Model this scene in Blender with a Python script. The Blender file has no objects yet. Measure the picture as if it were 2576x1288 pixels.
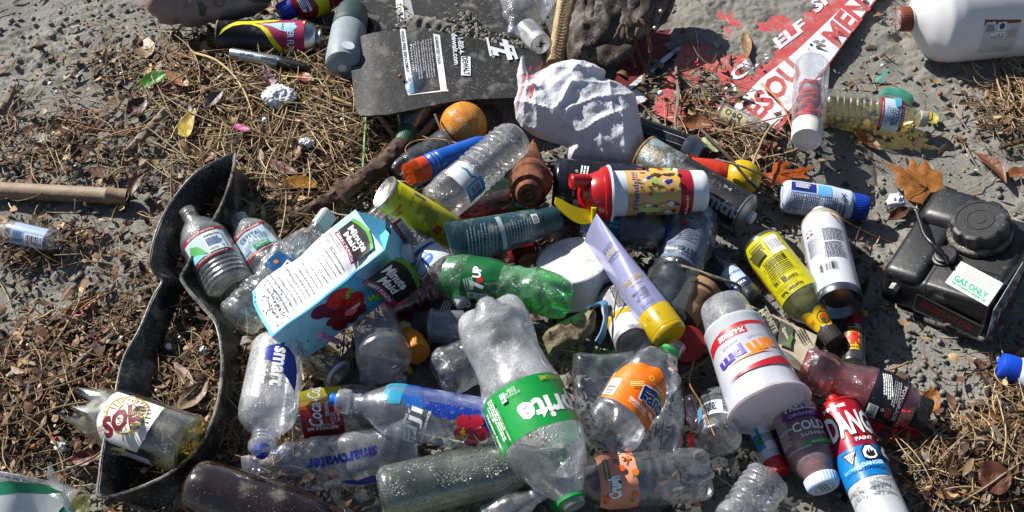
import bpy, bmesh, math, random
import numpy as np
from mathutils import Vector, Matrix, noise as mnoise

# ------------------------------------------------------------------ camera, sky, sun
SC = bpy.context.scene
COL = SC.collection
PITCH = math.radians(50.0)
F, PW, PH = 2930.0, 2576.0, 1288.0          # focal length and frame in picture units
CAMZ = 1.43
cd = bpy.data.cameras.new('camera'); cam = bpy.data.objects.new('camera', cd); COL.objects.link(cam)
cam.location = (0, 0, CAMZ); cam.rotation_euler = (math.radians(90) - PITCH, 0, 0)
cd.sensor_width = 36.0; cd.sensor_fit = 'HORIZONTAL'; cd.lens = 36.0 * F / PW
cd.clip_start = 0.02; cd.clip_end = 500.0
SC.camera = cam
SUN_EL = math.radians(36.0)
SUN_DIR = Vector((-0.80, 0.60, 0)).normalized() * math.cos(SUN_EL) + Vector((0, 0, math.sin(SUN_EL)))   # towards the sun
w = bpy.data.worlds.new('World'); SC.world = w; w.use_nodes = True
sky = w.node_tree.nodes.new('ShaderNodeTexSky'); sky.sky_type = 'NISHITA'; sky.sun_disc = False
sky.sun_elevation = SUN_EL; sky.sun_rotation = math.atan2(SUN_DIR.x, SUN_DIR.y)
bg = w.node_tree.nodes['Background']; bg.inputs[1].default_value = 0.05
w.node_tree.links.new(sky.outputs[0], bg.inputs[0])
sl = bpy.data.lights.new('sun', 'SUN'); sl.energy = 5.0; sl.angle = math.radians(0.5); sl.color = (1.0, 0.965, 0.905)
sun = bpy.data.objects.new('sun', sl); COL.objects.link(sun)
sun.location = SUN_DIR * 8; sun.rotation_euler = SUN_DIR.to_track_quat('Z', 'Y').to_euler()
SC.view_settings.view_transform = 'Standard'; SC.view_settings.look = 'None'
SC.view_settings.gamma = 1.0; SC.view_settings.exposure = 0.92
SC.view_settings.use_curve_mapping = False
cy = SC.cycles
cy.max_bounces = 32; cy.transparent_max_bounces = 40; cy.diffuse_bounces = 3; cy.glossy_bounces = 4; cy.transmission_bounces = 8
cy.sample_clamp_indirect = 3.0; cy.caustics_reflective = False; cy.caustics_refractive = False

# ------------------------------------------------------------------ picture unit -> place
CV = Vector((0, 0, CAMZ))
FW = Vector((0, math.cos(PITCH), -math.sin(PITCH))); UPV = Vector((0, math.sin(PITCH), math.cos(PITCH))); RT = Vector((1, 0, 0))
rng = np.random.default_rng(7); random.seed(7)

def _hash(ix, iy, s):
    n = (ix * 374761393 + iy * 668265263 + s * 982451653) & 0xFFFFFFFF
    n = ((n ^ (n >> 13)) * 1274126177) & 0xFFFFFFFF
    return ((n ^ (n >> 16)) & 0xFFFF) / 65535.0
def vnoise(x, y, s=0):
    x = np.asarray(x, float); y = np.asarray(y, float)
    ca, sa = math.cos(s * 1.31 + .4), math.sin(s * 1.31 + .4); x, y = x * ca - y * sa, x * sa + y * ca
    ix = np.floor(x).astype(np.int64); iy = np.floor(y).astype(np.int64)
    fx = x - ix; fy = y - iy; fx = fx * fx * (3 - 2 * fx); fy = fy * fy * (3 - 2 * fy)
    a = _hash(ix, iy, s); b = _hash(ix + 1, iy, s); c = _hash(ix, iy + 1, s); d = _hash(ix + 1, iy + 1, s)
    return (a + (b - a) * fx) * (1 - fy) + (c + (d - c) * fx) * fy - 0.5
def gauss(x, y, cx, cy_, rx, ry): return np.exp(-(((x - cx) / rx) ** 2 + ((y - cy_) / ry) ** 2))
def to_pic(x, y, z=0.0):
    vx = x; vy = y; vz = z - CAMZ
    d = vy * FW.y + vz * FW.z
    return PW / 2 + F * vx / d, PH / 2 - F * (vy * UPV.y + vz * UPV.z) / d
# where the dead reeds, needles and leaves washed up (picture units: centre x, y, radius x, y, strength)
BANDS = [(760, 330, 230, 190, 1.0), (540, 230, 180, 120, .7), (640, 520, 170, 120, .9), (330, 900, 300, 130, .55), (420, 1050, 260, 180, .8),
         (100, 1010, 220, 160, .7), (560, 1180, 200, 150, .7), (2560, 300, 110, 90, .6), (2480, 1190, 190, 110, .85), (1760, 300, 120, 120, .5),
         (1830, 400, 150, 90, .6), (170, 390, 260, 140, .30), (120, 620, 190, 60, .4), (470, 700, 110, 120, .5), (2540, 1020, 90, 110, .5), (330, 170, 170, 80, .3)]
def band(px, py):
    b = 0
    for (cx, cy_, rx, ry, s) in BANDS: b = np.maximum(b, s * gauss(px, py, cx, cy_, rx, ry) * 1.5)
    return np.clip(b, 0, 1)
def ground_z(x, y, fine=True):
    x = np.asarray(x, float); y = np.asarray(y, float)
    px, py = to_pic(x, np.maximum(y, .2))
    z = 0.030 * vnoise(x * 2.2 + 9, y * 2.2 + 3, 1) + 0.016 * vnoise(x * 6.5, y * 6.5, 2)
    # footprints and scuffs
    z += 0.012 * np.abs(vnoise(x * 11, y * 11, 3)) - .003
    near = 1.0 / (1 + ((np.hypot(x, y - 1.2)) / 3.0) ** 4)
    b = band(px, py)
    z = z * near + b * 0.018
    if fine:
        rough = np.clip(0.35 + 1.8 * vnoise(x * 5 + 4, y * 5 + 1, 9), 0.12, 1.3)
        z = z + rough * near * (0.012 * vnoise(x * 34, y * 34, 4) + 0.011 * np.maximum(vnoise(x * 75, y * 75, 5), -.1)
                                + 0.0065 * np.maximum(vnoise(x * 160, y * 160, 6), -.15)) + near * 0.0010 * vnoise(x * 320, y * 320, 7)
    return z
def gz(x, y): return float(ground_z(np.array([x]), np.array([y]), False)[0])
def P(x, y, z=0.0):
    """picture point (x, y) at z centimetres above the sand -> place"""
    d = FW + RT * ((x - PW / 2) / F) - UPV * ((y - PH / 2) / F)
    h = z / 100.0
    for _ in range(3):
        p = CV + d * ((h - CAMZ) / d.z); h = z / 100.0 + gz(p.x, p.y)
    return CV + d * ((h - CAMZ) / d.z)
def depth(p): return (p - CV).dot(FW)
def lin(c): return tuple(((v / 12.92) if v <= .04045 else ((v + .055) / 1.055) ** 2.4) for v in c)
def hexc(h):
    h = h.lstrip('#'); return lin(tuple(int(h[i:i + 2], 16) / 255 for i in (0, 2, 4)))

# ------------------------------------------------------------------ materials
_mats = {}
class NT:
    def __init__(s, name):
        s.m = bpy.data.materials.new(name); s.m.use_nodes = True; s.t = s.m.node_tree; s.t.nodes.clear()
        s.out = s.n('OutputMaterial')
    def n(s, k, **kw):
        o = s.t.nodes.new('ShaderNode' + k)
        for a, v in kw.items(): setattr(o, a, v)
        return o
    def l(s, a, b): s.t.links.new(a, b)
    def noise(s, co, scale, detail=3.0, rough=.55):
        o = s.n('TexNoise'); o.inputs['Scale'].default_value = scale; o.inputs['Detail'].default_value = detail; o.inputs['Roughness'].default_value = rough
        s.l(co, o.inputs['Vector']); return o.outputs['Fac']
    def ramp(s, v, a, b, lo=0.0, hi=1.0):
        o = s.n('MapRange'); o.clamp = True; s.l(v, o.inputs['Value'])
        for k, x in zip(('From Min', 'From Max', 'To Min', 'To Max'), (a, b, lo, hi)): o.inputs[k].default_value = x
        return o.outputs['Result']
    def mix(s, f, a, b):
        o = s.n('Mix', data_type='RGBA')
        if hasattr(f, 'node'): s.l(f, o.inputs['Factor'])
        else: o.inputs['Factor'].default_value = f
        for v, k in ((a, 'A'), (b, 'B')):
            i = [q for q in o.inputs if q.name == k and q.type == 'RGBA'][0]
            if hasattr(v, 'node'): s.l(v, i)
            else: i.default_value = (*v[:3], 1)
        return [q for q in o.outputs if q.type == 'RGBA'][0]
    def math(s, op, a, b=None):
        o = s.n('Math', operation=op)
        for i, v in enumerate((a, b)):
            if v is None: continue
            if hasattr(v, 'node'): s.l(v, o.inputs[i])
            else: o.inputs[i].default_value = v
        return o.outputs[0]
    def bump(s, h, strength, dist, nrm=None):
        o = s.n('Bump'); o.inputs['Strength'].default_value = strength; o.inputs['Distance'].default_value = dist
        s.l(h, o.inputs['Height'])
        if nrm is not None: s.l(nrm, o.inputs['Normal'])
        return o.outputs[0]
    def objco(s): return s.n('TexCoord').outputs['Object']
SAND = (0.30, 0.275, 0.24)
def M(col, rough=.45, dirt=.25, metal=0.0, bump=.1, var=.12, spec=.4, trans=0.0, fine=False, dcol=None, coat=0.0):
    """painted / plastic / paper surface with grit and dust stuck to it"""
    key = ('M', col, rough, dirt, metal, bump, var, spec, trans, fine, dcol, coat)
    if key in _mats: return _mats[key]
    c = hexc(col) if isinstance(col, str) else col
    if dirt > .08: dirt = min(1.0, dirt * 1.35)
    N = NT('surface_' + (col.lstrip('#') if isinstance(col, str) else 'mix')); co = N.objco()
    b = N.n('BsdfPrincipled')
    c2 = tuple(max(0, v * (1 - var)) for v in c); c3 = tuple(min(1, v * (1 + var)) for v in c)
    base = N.mix(N.ramp(N.noise(co, 38, 4), .3, .7), c2, c3)
    rsock = None
    if dirt > 0:
        d1 = N.math('MULTIPLY', N.ramp(N.noise(co, 300, 5, .75), .69 - .13 * dirt, .74 - .13 * dirt), N.ramp(N.noise(co, 17, 3, .6), .40, .58))          # specks
        d2 = N.ramp(N.noise(co, 26, 6, .65), .66 - .16 * dirt, .92 - .16 * dirt, 0, min(1, .25 + .65 * dirt))   # dust patches
        base = N.mix(d2, base, dcol or (.26, .24, .21))
        base = N.mix(N.math('MULTIPLY', d1, .85), base, (.10, .085, .065) if sum(c) > .5 else (.33, .31, .28))
        rsock = N.math('ADD', rough, N.math('MULTIPLY', d2, .5))
    N.l(base, b.inputs['Base Color'])
    if rsock: N.l(rsock, b.inputs['Roughness'])
    else: b.inputs['Roughness'].default_value = rough
    b.inputs['Metallic'].default_value = metal; b.inputs['Specular IOR Level'].default_value = spec
    b.inputs['Coat Weight'].default_value = coat
    if bump > 0:
        nb = N.bump(N.noise(co, 60, 3), bump, .004); nb = N.bump(N.noise(co, 420, 2), bump * .7, .0007, nb)
        N.l(nb, b.inputs['Normal'])
    sh = b.outputs[0]
    if trans > 0:
        t = N.n('BsdfTranslucent'); N.l(base, t.inputs[0]); mx = N.n('MixShader'); mx.inputs[0].default_value = trans
        N.l(sh, mx.inputs[1]); N.l(t.outputs[0], mx.inputs[2]); sh = mx.outputs[0]
    N.l(sh, N.out.inputs[0]); _mats[key] = N.m; return N.m
def CLEAR(tint='f4f7fa', haze=.16, drops=.6, crumple=.35, rough=.07, gloss=1.15, hazecol=(.80, .81, .84), dirt=.12):
    """thin clear plastic or glass wall: lets light through, mirrors at grazing angles, misted with beads of water"""
    key = ('C', tint, haze, drops, crumple, rough, gloss, hazecol, dirt)
    if key in _mats: return _mats[key]
    N = NT('clear_' + tint); co = N.objco()
    v = N.n('TexVoronoi'); v.inputs['Scale'].default_value = 360; N.l(co, v.inputs['Vector'])
    bead = N.ramp(v.outputs['Distance'], .08, .42, 1, 0)
    patch = N.ramp(N.noise(co, 20, 3), .40, .58)
    beadp = N.math('MULTIPLY', bead, patch)
    nb = N.bump(N.noise(co, 30, 2, .5), crumple * .45, .008)
    nb = N.bump(beadp, drops * .8, .0013, nb)
    tr = N.n('BsdfTransparent'); tr.inputs[0].default_value = (*hexc(tint), 1)
    gl = N.n('BsdfGlossy'); gl.inputs['Roughness'].default_value = rough; N.l(nb, gl.inputs['Normal']); gl.inputs[0].default_value = (.95, .96, 1, 1)
    lw = N.n('LayerWeight'); lw.inputs['Blend'].default_value = .5; N.l(nb, lw.inputs['Normal'])
    fr = N.math('ADD', N.math('MULTIPLY', N.math('POWER', lw.outputs['Facing'], 3.0), .70 * gloss), .07 * gloss)
    df = N.n('BsdfDiffuse'); df.inputs[0].default_value = (*hazecol, 1); N.l(nb, df.inputs['Normal'])
    tl = N.n('BsdfTranslucent'); tl.inputs[0].default_value = (*hazecol, 1); N.l(nb, tl.inputs['Normal'])
    hz = N.n('MixShader'); hz.inputs[0].default_value = .45; N.l(df.outputs[0], hz.inputs[1]); N.l(tl.outputs[0], hz.inputs[2])
    hf = N.math('ADD', N.math('MULTIPLY', N.ramp(N.noise(co, 16, 5, .65), .44, .66), haze * 1.2), haze * .38)
    hf = N.math('MULTIPLY', hf, N.math('ADD', .80, N.math('MULTIPLY', beadp, .40)))
    m1 = N.n('MixShader'); N.l(hf, m1.inputs[0]); N.l(tr.outputs[0], m1.inputs[1]); N.l(hz.outputs[0], m1.inputs[2])
    m2 = N.n('MixShader'); N.l(fr, m2.inputs[0]); N.l(m1.outputs[0], m2.inputs[1]); g2 = N.n('BsdfGlossy'); g2.inputs['Roughness'].default_value = .26; N.l(nb, g2.inputs['Normal']); g2.inputs[0].default_value = (.95, .96, 1, 1)
    gm = N.n('MixShader'); gm.inputs[0].default_value = .5; N.l(gl.outputs[0], gm.inputs[1]); N.l(g2.outputs[0], gm.inputs[2]); N.l(gm.outputs[0], m2.inputs[2])
    sh = m2.outputs[0]
    if dirt > 0:
        d = N.n('BsdfDiffuse'); d.inputs[0].default_value = (.13, .115, .09, 1)
        d1 = N.ramp(N.noise(co, 260, 2), .72 - .12 * dirt, .76 - .12 * dirt)
        m3 = N.n('MixShader'); N.l(N.math('MULTIPLY', d1, .9), m3.inputs[0]); N.l(sh, m3.inputs[1]); N.l(d.outputs[0], m3.inputs[2]); sh = m3.outputs[0]
    N.l(sh, N.out.inputs[0]); _mats[key] = N.m; return N.m
def RUST(dark='3a2416', light='8a4a22', rough=.75, metal=.2, scale=45, lo=.38, hi=.62):
    key = ('R', dark, light, rough, scale, lo)
    if key in _mats: return _mats[key]
    N = NT('rust'); co = N.objco(); b = N.n('BsdfPrincipled')
    c = N.mix(N.ramp(N.noise(co, scale, 6, .7), lo, hi), hexc(dark), hexc(light))
    c = N.mix(N.ramp(N.noise(co, 300, 3), .55, .75), c, hexc('2a1a10'))
    N.l(c, b.inputs['Base Color']); b.inputs['Roughness'].default_value = rough; b.inputs['Metallic'].default_value = metal
    nb = N.bump(N.noise(co, 90, 5, .7), .6, .003); N.l(nb, b.inputs['Normal'])
    N.l(b.outputs[0], N.out.inputs[0]); _mats[key] = N.m; return N.m
def VCOL(name, rough=.7, trans=.15, bump=.3, vein=0.0):
    """surface whose own colour is carried piece by piece"""
    key = ('V', name)
    if key in _mats: return _mats[key]
    N = NT(name); co = N.objco(); b = N.n('BsdfPrincipled'); a = N.n('VertexColor', layer_name='col')
    c = N.mix(N.ramp(N.noise(co, 150, 4), .3, .75, 0, .55), a.outputs[0], (.05, .035, .025))
    N.l(c, b.inputs['Base Color']); b.inputs['Roughness'].default_value = rough; b.inputs['Specular IOR Level'].default_value = .35
    N.l(N.bump(N.noise(co, 260, 3), bump, .002), b.inputs['Normal'])
    t = N.n('BsdfTranslucent'); N.l(c, t.inputs[0]); mx = N.n('MixShader'); mx.inputs[0].default_value = trans
    N.l(b.outputs[0], mx.inputs[1]); N.l(t.outputs[0], mx.inputs[2]); N.l(mx.outputs[0], N.out.inputs[0])
    _mats[key] = N.m; return N.m

# ------------------------------------------------------------------ objects
def tag(o, label=None, cat=None, group=None, kind=None):
    if label: o['label'] = label
    if cat: o['category'] = cat
    if group: o['group'] = group
    if kind: o['kind'] = kind
    return o
def empty(name, label, cat, group=None, mat=None):
    o = bpy.data.objects.new(name, None); COL.objects.link(o); o.empty_display_size = .02
    if mat is not None: o.matrix_world = mat
    return tag(o, label, cat, group)
def mesh_obj(name, verts, faces, mats, parent=None, fmat=None, smooth=True, sharp=40):
    me = bpy.data.meshes.new(name); me.from_pydata([tuple(v) for v in verts], [], faces)
    if not isinstance(mats, (list, tuple)): mats = [mats]
    for m in mats: me.materials.append(m)
    if fmat is not None: me.polygons.foreach_set('material_index', np.asarray(fmat, dtype=np.int32))
    me.validate()
    if smooth:
        me.shade_smooth()
        if sharp: me.set_sharp_from_angle(angle=math.radians(sharp))
    o = bpy.data.objects.new(name, me); COL.objects.link(o)
    if parent is not None: o.parent = parent
    return o
def bm_obj(name, bm, mats, parent=None, smooth=True, sharp=40):
    me = bpy.data.meshes.new(name); bm.to_mesh(me); bm.free()
    if not isinstance(mats, (list, tuple)): mats = [mats]
    for m in mats: me.materials.append(m)
    if smooth:
        me.shade_smooth()
        if sharp: me.set_sharp_from_angle(angle=math.radians(sharp))
    o = bpy.data.objects.new(name, me); COL.objects.link(o)
    if parent is not None: o.parent = parent
    return o

# ------------------------------------------------------------------ flat artwork (lettering, bars, patches) laid on a surface
_txt = {}
def text2d(s, bold=0.0, shear=0.0, space=1.0):
    k = (s, bold, shear, space)
    if k in _txt: return _txt[k]
    cu = bpy.data.curves.new('txt', 'FONT'); cu.body = s; cu.offset = bold; cu.shear = shear; cu.space_character = space; cu.resolution_u = 2
    cu.fill_mode = 'BOTH' if False else 'FRONT' if False else cu.fill_mode
    o = bpy.data.objects.new('txt', cu); COL.objects.link(o)
    me = o.to_mesh()
    vs = np.array([(v.co.x, v.co.y) for v in me.vertices]) if len(me.vertices) else np.zeros((1, 2))
    fs = [tuple(p.vertices) for p in me.polygons]
    o.to_mesh_clear(); bpy.data.objects.remove(o); bpy.data.curves.remove(cu)
    lo = vs.min(0); hi = vs.max(0); vs = (vs - (lo + hi) / 2) / np.maximum(hi - lo, 1e-6)
    _txt[k] = (vs, fs); return _txt[k]
def items2d(it):
    """one artwork item -> list of (verts2d, faces, material)"""
    k = it[0]
    if k == 'r':
        _, x0, y0, x1, y1, m = it; return [([(x0, y0), (x1, y0), (x1, y1), (x0, y1)], [(0, 1, 2, 3)], m)]
    if k == 'p': return [(list(it[1]), [tuple(range(len(it[1])))], it[2])]
    if k == 'c':
        _, cx, cy_, rx, ry, m = it; n = 28
        return [([(cx + rx * math.cos(2 * math.pi * i / n), cy_ + ry * math.sin(2 * math.pi * i / n)) for i in range(n)], [tuple(range(n))], m)]
    if k == 'ring':
        _, cx, cy_, r0, r1, m = it; n = 28; a = [2 * math.pi * i / n for i in range(n)]
        v = [(cx + r0 * math.cos(t), cy_ + r0 * math.sin(t)) for t in a] + [(cx + r1 * math.cos(t), cy_ + r1 * math.sin(t)) for t in a]
        return [(v, [(i, (i + 1) % n, n + (i + 1) % n, n + i) for i in range(n)], m)]
    if k == 't':
        _, s, cx, cy_, tw, th, rot, m = it[:8]; bold = it[8] if len(it) > 8 else 0.0; sh = it[9] if len(it) > 9 else 0.0
        vs, fs = text2d(s, bold, sh); c, q = math.cos(math.radians(rot)), math.sin(math.radians(rot))
        return [([(cx + x * tw * c - y * th * q, cy_ + x * tw * q + y * th * c) for x, y in vs], fs, m)]
    if k in ('w', 'b'):
        # rows of print too small to read / bar code
        rr = random.Random(hash((it[1], it[2], it[3])) & 0xffff)
        if k == 'w':
            _, cx, cy_, tw, th, rows, rot, m = it; R = []
            for i in range(rows):
                y = th / 2 - (i + .5) * th / rows; x = -tw / 2; end = tw / 2 * rr.uniform(.55, 1)
                while x < end:
                    d = rr.uniform(.05, .16) * tw; R.append((x, y - th / rows * .26, min(x + d, end), y + th / rows * .26)); x += d + tw * .022
        else:
            _, cx, cy_, tw, th, rot, m = it; R = []; x = -tw / 2
            while x < tw / 2:
                d = rr.choice((.012, .02, .035)) * tw; R.append((x, -th / 2, x + d, th / 2)); x += d + rr.choice((.015, .025, .035)) * tw
        c, q = math.cos(math.radians(rot)), math.sin(math.radians(rot)); v = []; f = []
        for (x0, y0, x1, y1) in R:
            f.append(tuple(range(len(v), len(v) + 4)))
            for x, y in ((x0, y0), (x1, y0), (x1, y1), (x0, y1)): v.append((cx + x * c - y * q, cy_ + x * q + y * c))
        return [(v, f, m)]
    raise ValueError(k)
def decal(name, items, mapf, parent, step=(None, None), lift=.00016, base=.0002):
    """all the artwork of one label as one mesh, bent onto its surface by mapf(x, y, lift)"""
    V = []; Fc = []; FM = []; mats = []
    lev = base
    for it in items:
        for vs, fs, m in items2d(it):
            bm = bmesh.new(); bv = [bm.verts.new((x, y, 0)) for x, y in vs]
            for f in fs:
                try: bm.faces.new([bv[i] for i in f])
                except Exception: pass
            bm.normal_update()
            bmesh.ops.triangulate(bm, faces=bm.faces[:])
            if bm.verts:
                for axis in (0, 1):
                    if step[axis]:
                        xs = [v.co[axis] for v in bm.verts]; a = math.ceil(min(xs) / step[axis]); b = math.floor(max(xs) / step[axis])
                        for q in range(a, b + 1):
                            co = [0, 0, 0]; no = [0, 0, 0]; co[axis] = q * step[axis] + 1e-4; no[axis] = 1
                            bmesh.ops.bisect_plane(bm, geom=bm.verts[:] + bm.edges[:] + bm.faces[:], dist=1e-6, plane_co=co, plane_no=no)
            bm.verts.ensure_lookup_table(); off = len(V); bm.verts.index_update()
            if m not in mats: mats.append(m)
            mi = mats.index(m)
            for v in bm.verts: V.append(mapf(v.co.x, v.co.y, lev))
            for f in bm.faces:
                idx = [off + v.index for v in f.verts]
                if f.normal.z < 0: idx.reverse()
                Fc.append(tuple(idx)); FM.append(mi)
            bm.free()
        lev += lift
    return mesh_obj(name, V, Fc, mats, parent, FM, smooth=True, sharp=30)

def smoothprof(prof, n, sm=1):
    ts = [p[0] for p in prof]; ws = [p[1] for p in prof]
    t = np.linspace(ts[0], ts[-1], n); w_ = np.interp(t, ts, ws)
    for _ in range(sm):
        k = w_.copy(); k[1:-1] = .25 * w_[:-2] + .5 * w_[1:-1] + .25 * w_[2:]; w_ = k
    return t, w_

class Ax:
    """a thing with a long axis: p0 and p1 are (picture x, picture y, cm above the sand) of the axis ends; widths in picture units"""
    def __init__(s, name, label, cat, p0, p1, roll=0.0, group=None, bend=0.0, squash=1.0, dents=(), crumple=0.0, seed=0, bendz=0.0, taper=None, shear=0, crange=(-1, 2)):
        a = P(*p0); b = P(*p1); s.a, s.b = a, b
        s.k = depth((a + b) / 2) / F; s.L = (b - a).length; s.Lp = s.L / s.k
        X = (b - a).normalized(); V = (CV - (a + b) / 2); Z = (V - X * V.dot(X)).normalized(); Y = Z.cross(X)
        R = Matrix((X, Y, Z)).transposed().to_4x4() @ Matrix.Rotation(math.radians(roll), 4, 'X')
        s.mat = Matrix.Translation(a) @ R
        s.o = empty(name, label, cat, group, s.mat); s.inv = s.mat.inverted()
        s.bend, s.squash, s.dents, s.crumple, s.seed, s.bendz, s.shear, s.crange = bend, squash, dents, crumple, seed, bendz, shear, crange
    def D(s, x, y, z):
        """the dents and folds of this one item; picture units in, metres out"""
        t = x / s.Lp
        if s.crumple:
            v = Vector((x / 55 + s.seed * 7.3, y / 55, z / 55)); n1 = mnoise.noise(v); n2 = mnoise.noise(v * 2.3 + Vector((5, 1, 3)))
            r = math.hypot(y, z) + 1e-6; d = s.crumple * (abs(n1) * -1.5 + .35 + n2 * .5); q = min(1, r / 14) * min(1, max(0, (t - s.crange[0]) * 7)) * min(1, max(0, (s.crange[1] - t) * 7)); ar = math.atan2(y, z) * r
            for cq in range(5):
                a_ = cq * 1.37 + s.seed; lam = 26 + 13 * cq; u_ = ((x * math.cos(a_) + ar * math.sin(a_)) / lam + cq * .6 + .2 * n1) % 2
                d -= s.crumple * .5 * max(0, min(1, .2 + 1.8 * mnoise.noise(Vector((x / 80 + cq * 3, ar / 80, s.seed))))) * abs(u_ - 1)
            y += y / r * d * q; z += z / r * d * q
        for (dt, dy, rad, dep) in s.dents:     # dt along the axis, dy across towards the viewer's side
            dd = ((x - dt * s.Lp) ** 2 + (y - dy) ** 2) / rad ** 2
            if z > -5 and dd < 6: z -= dep * math.exp(-dd)
        if s.squash != 1.0: z *= s.squash; y *= (1 + (1 - s.squash) * .25)
        if s.bend: y += s.bend * math.sin(math.pi * min(max(t, -.1), 1.1))
        if s.bendz: z += s.bendz * math.sin(math.pi * min(max(t, -.1), 1.1))
        if s.shear: y += s.shear * t
        return Vector((x, y, z)) * s.k
    def rad(s, t): return float(np.interp(t, s.pt, s.pw)) / 2
    def lathe(s, name, prof, mat, n=64, seg=40, sm=1, ribs=(), petal=None, caps=(True, True), parent=None, main=False, exact=False, fscale=1.0, sharp=40, spiral=(), squarish=0.0, tag_label=None):
        if exact: t = np.array([p[0] for p in prof]); wd = np.array([p[1] for p in prof], float)
        else: t, wd = smoothprof(prof, n, sm)
        wd = wd * fscale
        for (t0, t1, cnt, amp) in ribs:
            m = (t >= t0) & (t <= t1); wd = np.where(m, wd * (1 + amp * (np.cos((t - t0) / (t1 - t0) * 2 * math.pi * cnt) - 1)), wd)
        if main: s.pt, s.pw = t, wd
        V = []; Fc = []
        for i in range(len(t)):
            r = wd[i] / 2
            for j in range(seg):
                an = 2 * math.pi * j / seg; rr = r; x = t[i] * s.Lp
                for (t0, t1, cnt, amp, tw) in spiral:
                    if t0 <= t[i] <= t1: e = min(1, (t[i] - t0) * 12, (t1 - t[i]) * 12); rr *= 1 - amp * e * (.5 + .5 * math.cos(cnt * an + tw * (t[i] - t0)))
                if petal:
                    q = petal  # (lobes, t_end, depth, at_start)
                    d = (t[i] / q[1]) if q[3] else ((1 - t[i]) / (1 - q[1]))
                    if d < 1:
                        lob = .5 + .5 * math.cos(q[0] * an); rr *= 1 - (1 - lob) ** 1.5 * q[2] * (1 - d) ** .8
                if squarish: rr *= 1 + squarish * (1 / max(abs(math.cos(an)), abs(math.sin(an))) - 1)
                V.append(s.D(x, rr * math.sin(an), rr * math.cos(an)))
        for i in range(len(t) - 1):
            for j in range(seg):
                a = i * seg + j; b = i * seg + (j + 1) % seg; Fc.append((a, a + seg, b + seg, b))
        if caps[0]:
            c = len(V); V.append(s.D(t[0] * s.Lp + (wd[0] * .06 if petal and petal[3] else 0), 0, 0)); Fc += [(c, j, (j + 1) % seg) for j in range(seg)]
        if caps[1]:
            c = len(V); V.append(s.D(t[-1] * s.Lp, 0, 0)); q = (len(t) - 1) * seg; Fc += [(c, q + (j + 1) % seg, q + j) for j in range(seg)]
        o = mesh_obj(name, V, Fc, mat, parent or s.o, sharp=sharp)
        if tag_label: o['label'] = tag_label
        return o
    def liquid(s, name, prof, mat, level, fscale=.93, n=40, seg=28):
        """drink inside, its top flattened at `level` (0..1 of the height of the body)"""
        t, wd = smoothprof(prof, n, 1); V = []; Fc = []; M3 = s.mat
        zs = []
        for i in range(len(t)):
            for j in range(seg):
                an = 2 * math.pi * j / seg; r = wd[i] / 2 * fscale
                V.append(M3 @ s.D(t[i] * s.Lp, r * math.sin(an), r * math.cos(an)))
        zz = [v.z for v in V]; lv = min(zz) + (max(zz) - min(zz)) * level
        for v in V:
            if v.z > lv: v.z = lv
        V = [s.inv @ v for v in V]
        for i in range(len(t) - 1):
            for j in range(seg):
                a = i * seg + j; b = i * seg + (j + 1) % seg; Fc.append((a, a + seg, b + seg, b))
        Fc.append(tuple(range(seg))); q = (len(t) - 1) * seg; Fc.append(tuple(reversed(range(q, q + seg))))
        return mesh_obj(name, V, Fc, mat, s.o)
    def surf(s, X, Y, off):
        t = X / s.Lp; r = s.rad(t); R = s.R0
        a = Y / R; o = off / s.k
        return s.D(X, (r + o) * math.sin(a), (r + o) * math.cos(a))
    def art(s, name, items, tc=.5, parent=None, lift=.00022, base=.0003, nx=14):
        """label artwork; X in picture units along the axis measured from tc, Y in picture units round the body"""
        s.R0 = s.rad(tc); xc = tc * s.Lp
        return decal(name, items, lambda x, y, l: s.surf(x + xc, y, l), parent or s.o, step=(min(s.Lp / nx, 11), min(s.R0 * .12, 8)), lift=lift, base=base)
    def disc_art(s, name, items, t, parent=None, sign=1, base=.0003):
        """artwork on an end face (sign +1: at the p1 end)"""
        return decal(name, items, lambda x, y, l: s.D(t * s.Lp + sign * l / s.k, y, -sign * x), parent or s.o, step=(None, None), base=base)
    def cap(s, name, t0, t1, w0, w1, mat, ribs=28, parent=None, at_end=True, bev=.15, tag_label=None):
        """closure with grip ribs"""
        seg = ribs * 4; rows = [(t0, .93), (t0 + (t1 - t0) * .08, 1.0), (t1 - (t1 - t0) * bev, 1.0), (t1 - (t1 - t0) * bev * .3, .965), (t1, .9), (t1, .8)]
        V = []; Fc = []
        for q, (t, f) in enumerate(rows):
            wv = w0 + (w1 - w0) * ((t - t0) / (t1 - t0))
            for j in range(seg):
                an = 2 * math.pi * j / seg; r = wv / 2 * f * (1 + (.028 if (j % 4) < 2 and 0 < q < 3 else 0))
                V.append(s.D(t * s.Lp, r * math.sin(an), r * math.cos(an)))
        for i in range(len(rows) - 1):
            for j in range(seg):
                a = i * seg + j; b = i * seg + (j + 1) % seg; Fc.append((a, a + seg, b + seg, b) if t1 > t0 else (a, b, b + seg, a + seg))
        for (tt, q, fl) in ((t0, 0, 0), (t1, (len(rows) - 1) * seg, 1)):
            c = len(V); V.append(s.D(tt * s.Lp, 0, 0))
            Fc += [(c, q + j, q + (j + 1) % seg) if fl == (0 if t1 > t0 else 1) else (c, q + (j + 1) % seg, q + j) for j in range(seg)]
        o = mesh_obj(name, V, Fc, mat, parent or s.o, sharp=28)
        if tag_label: o['label'] = tag_label
        return o

def plate_frame(pts, zs=None):
    return [P(*p) for p in pts]
def local_empty(name, label, cat, c, group=None): return empty(name, label, cat, group, Matrix.Translation(c))

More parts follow.
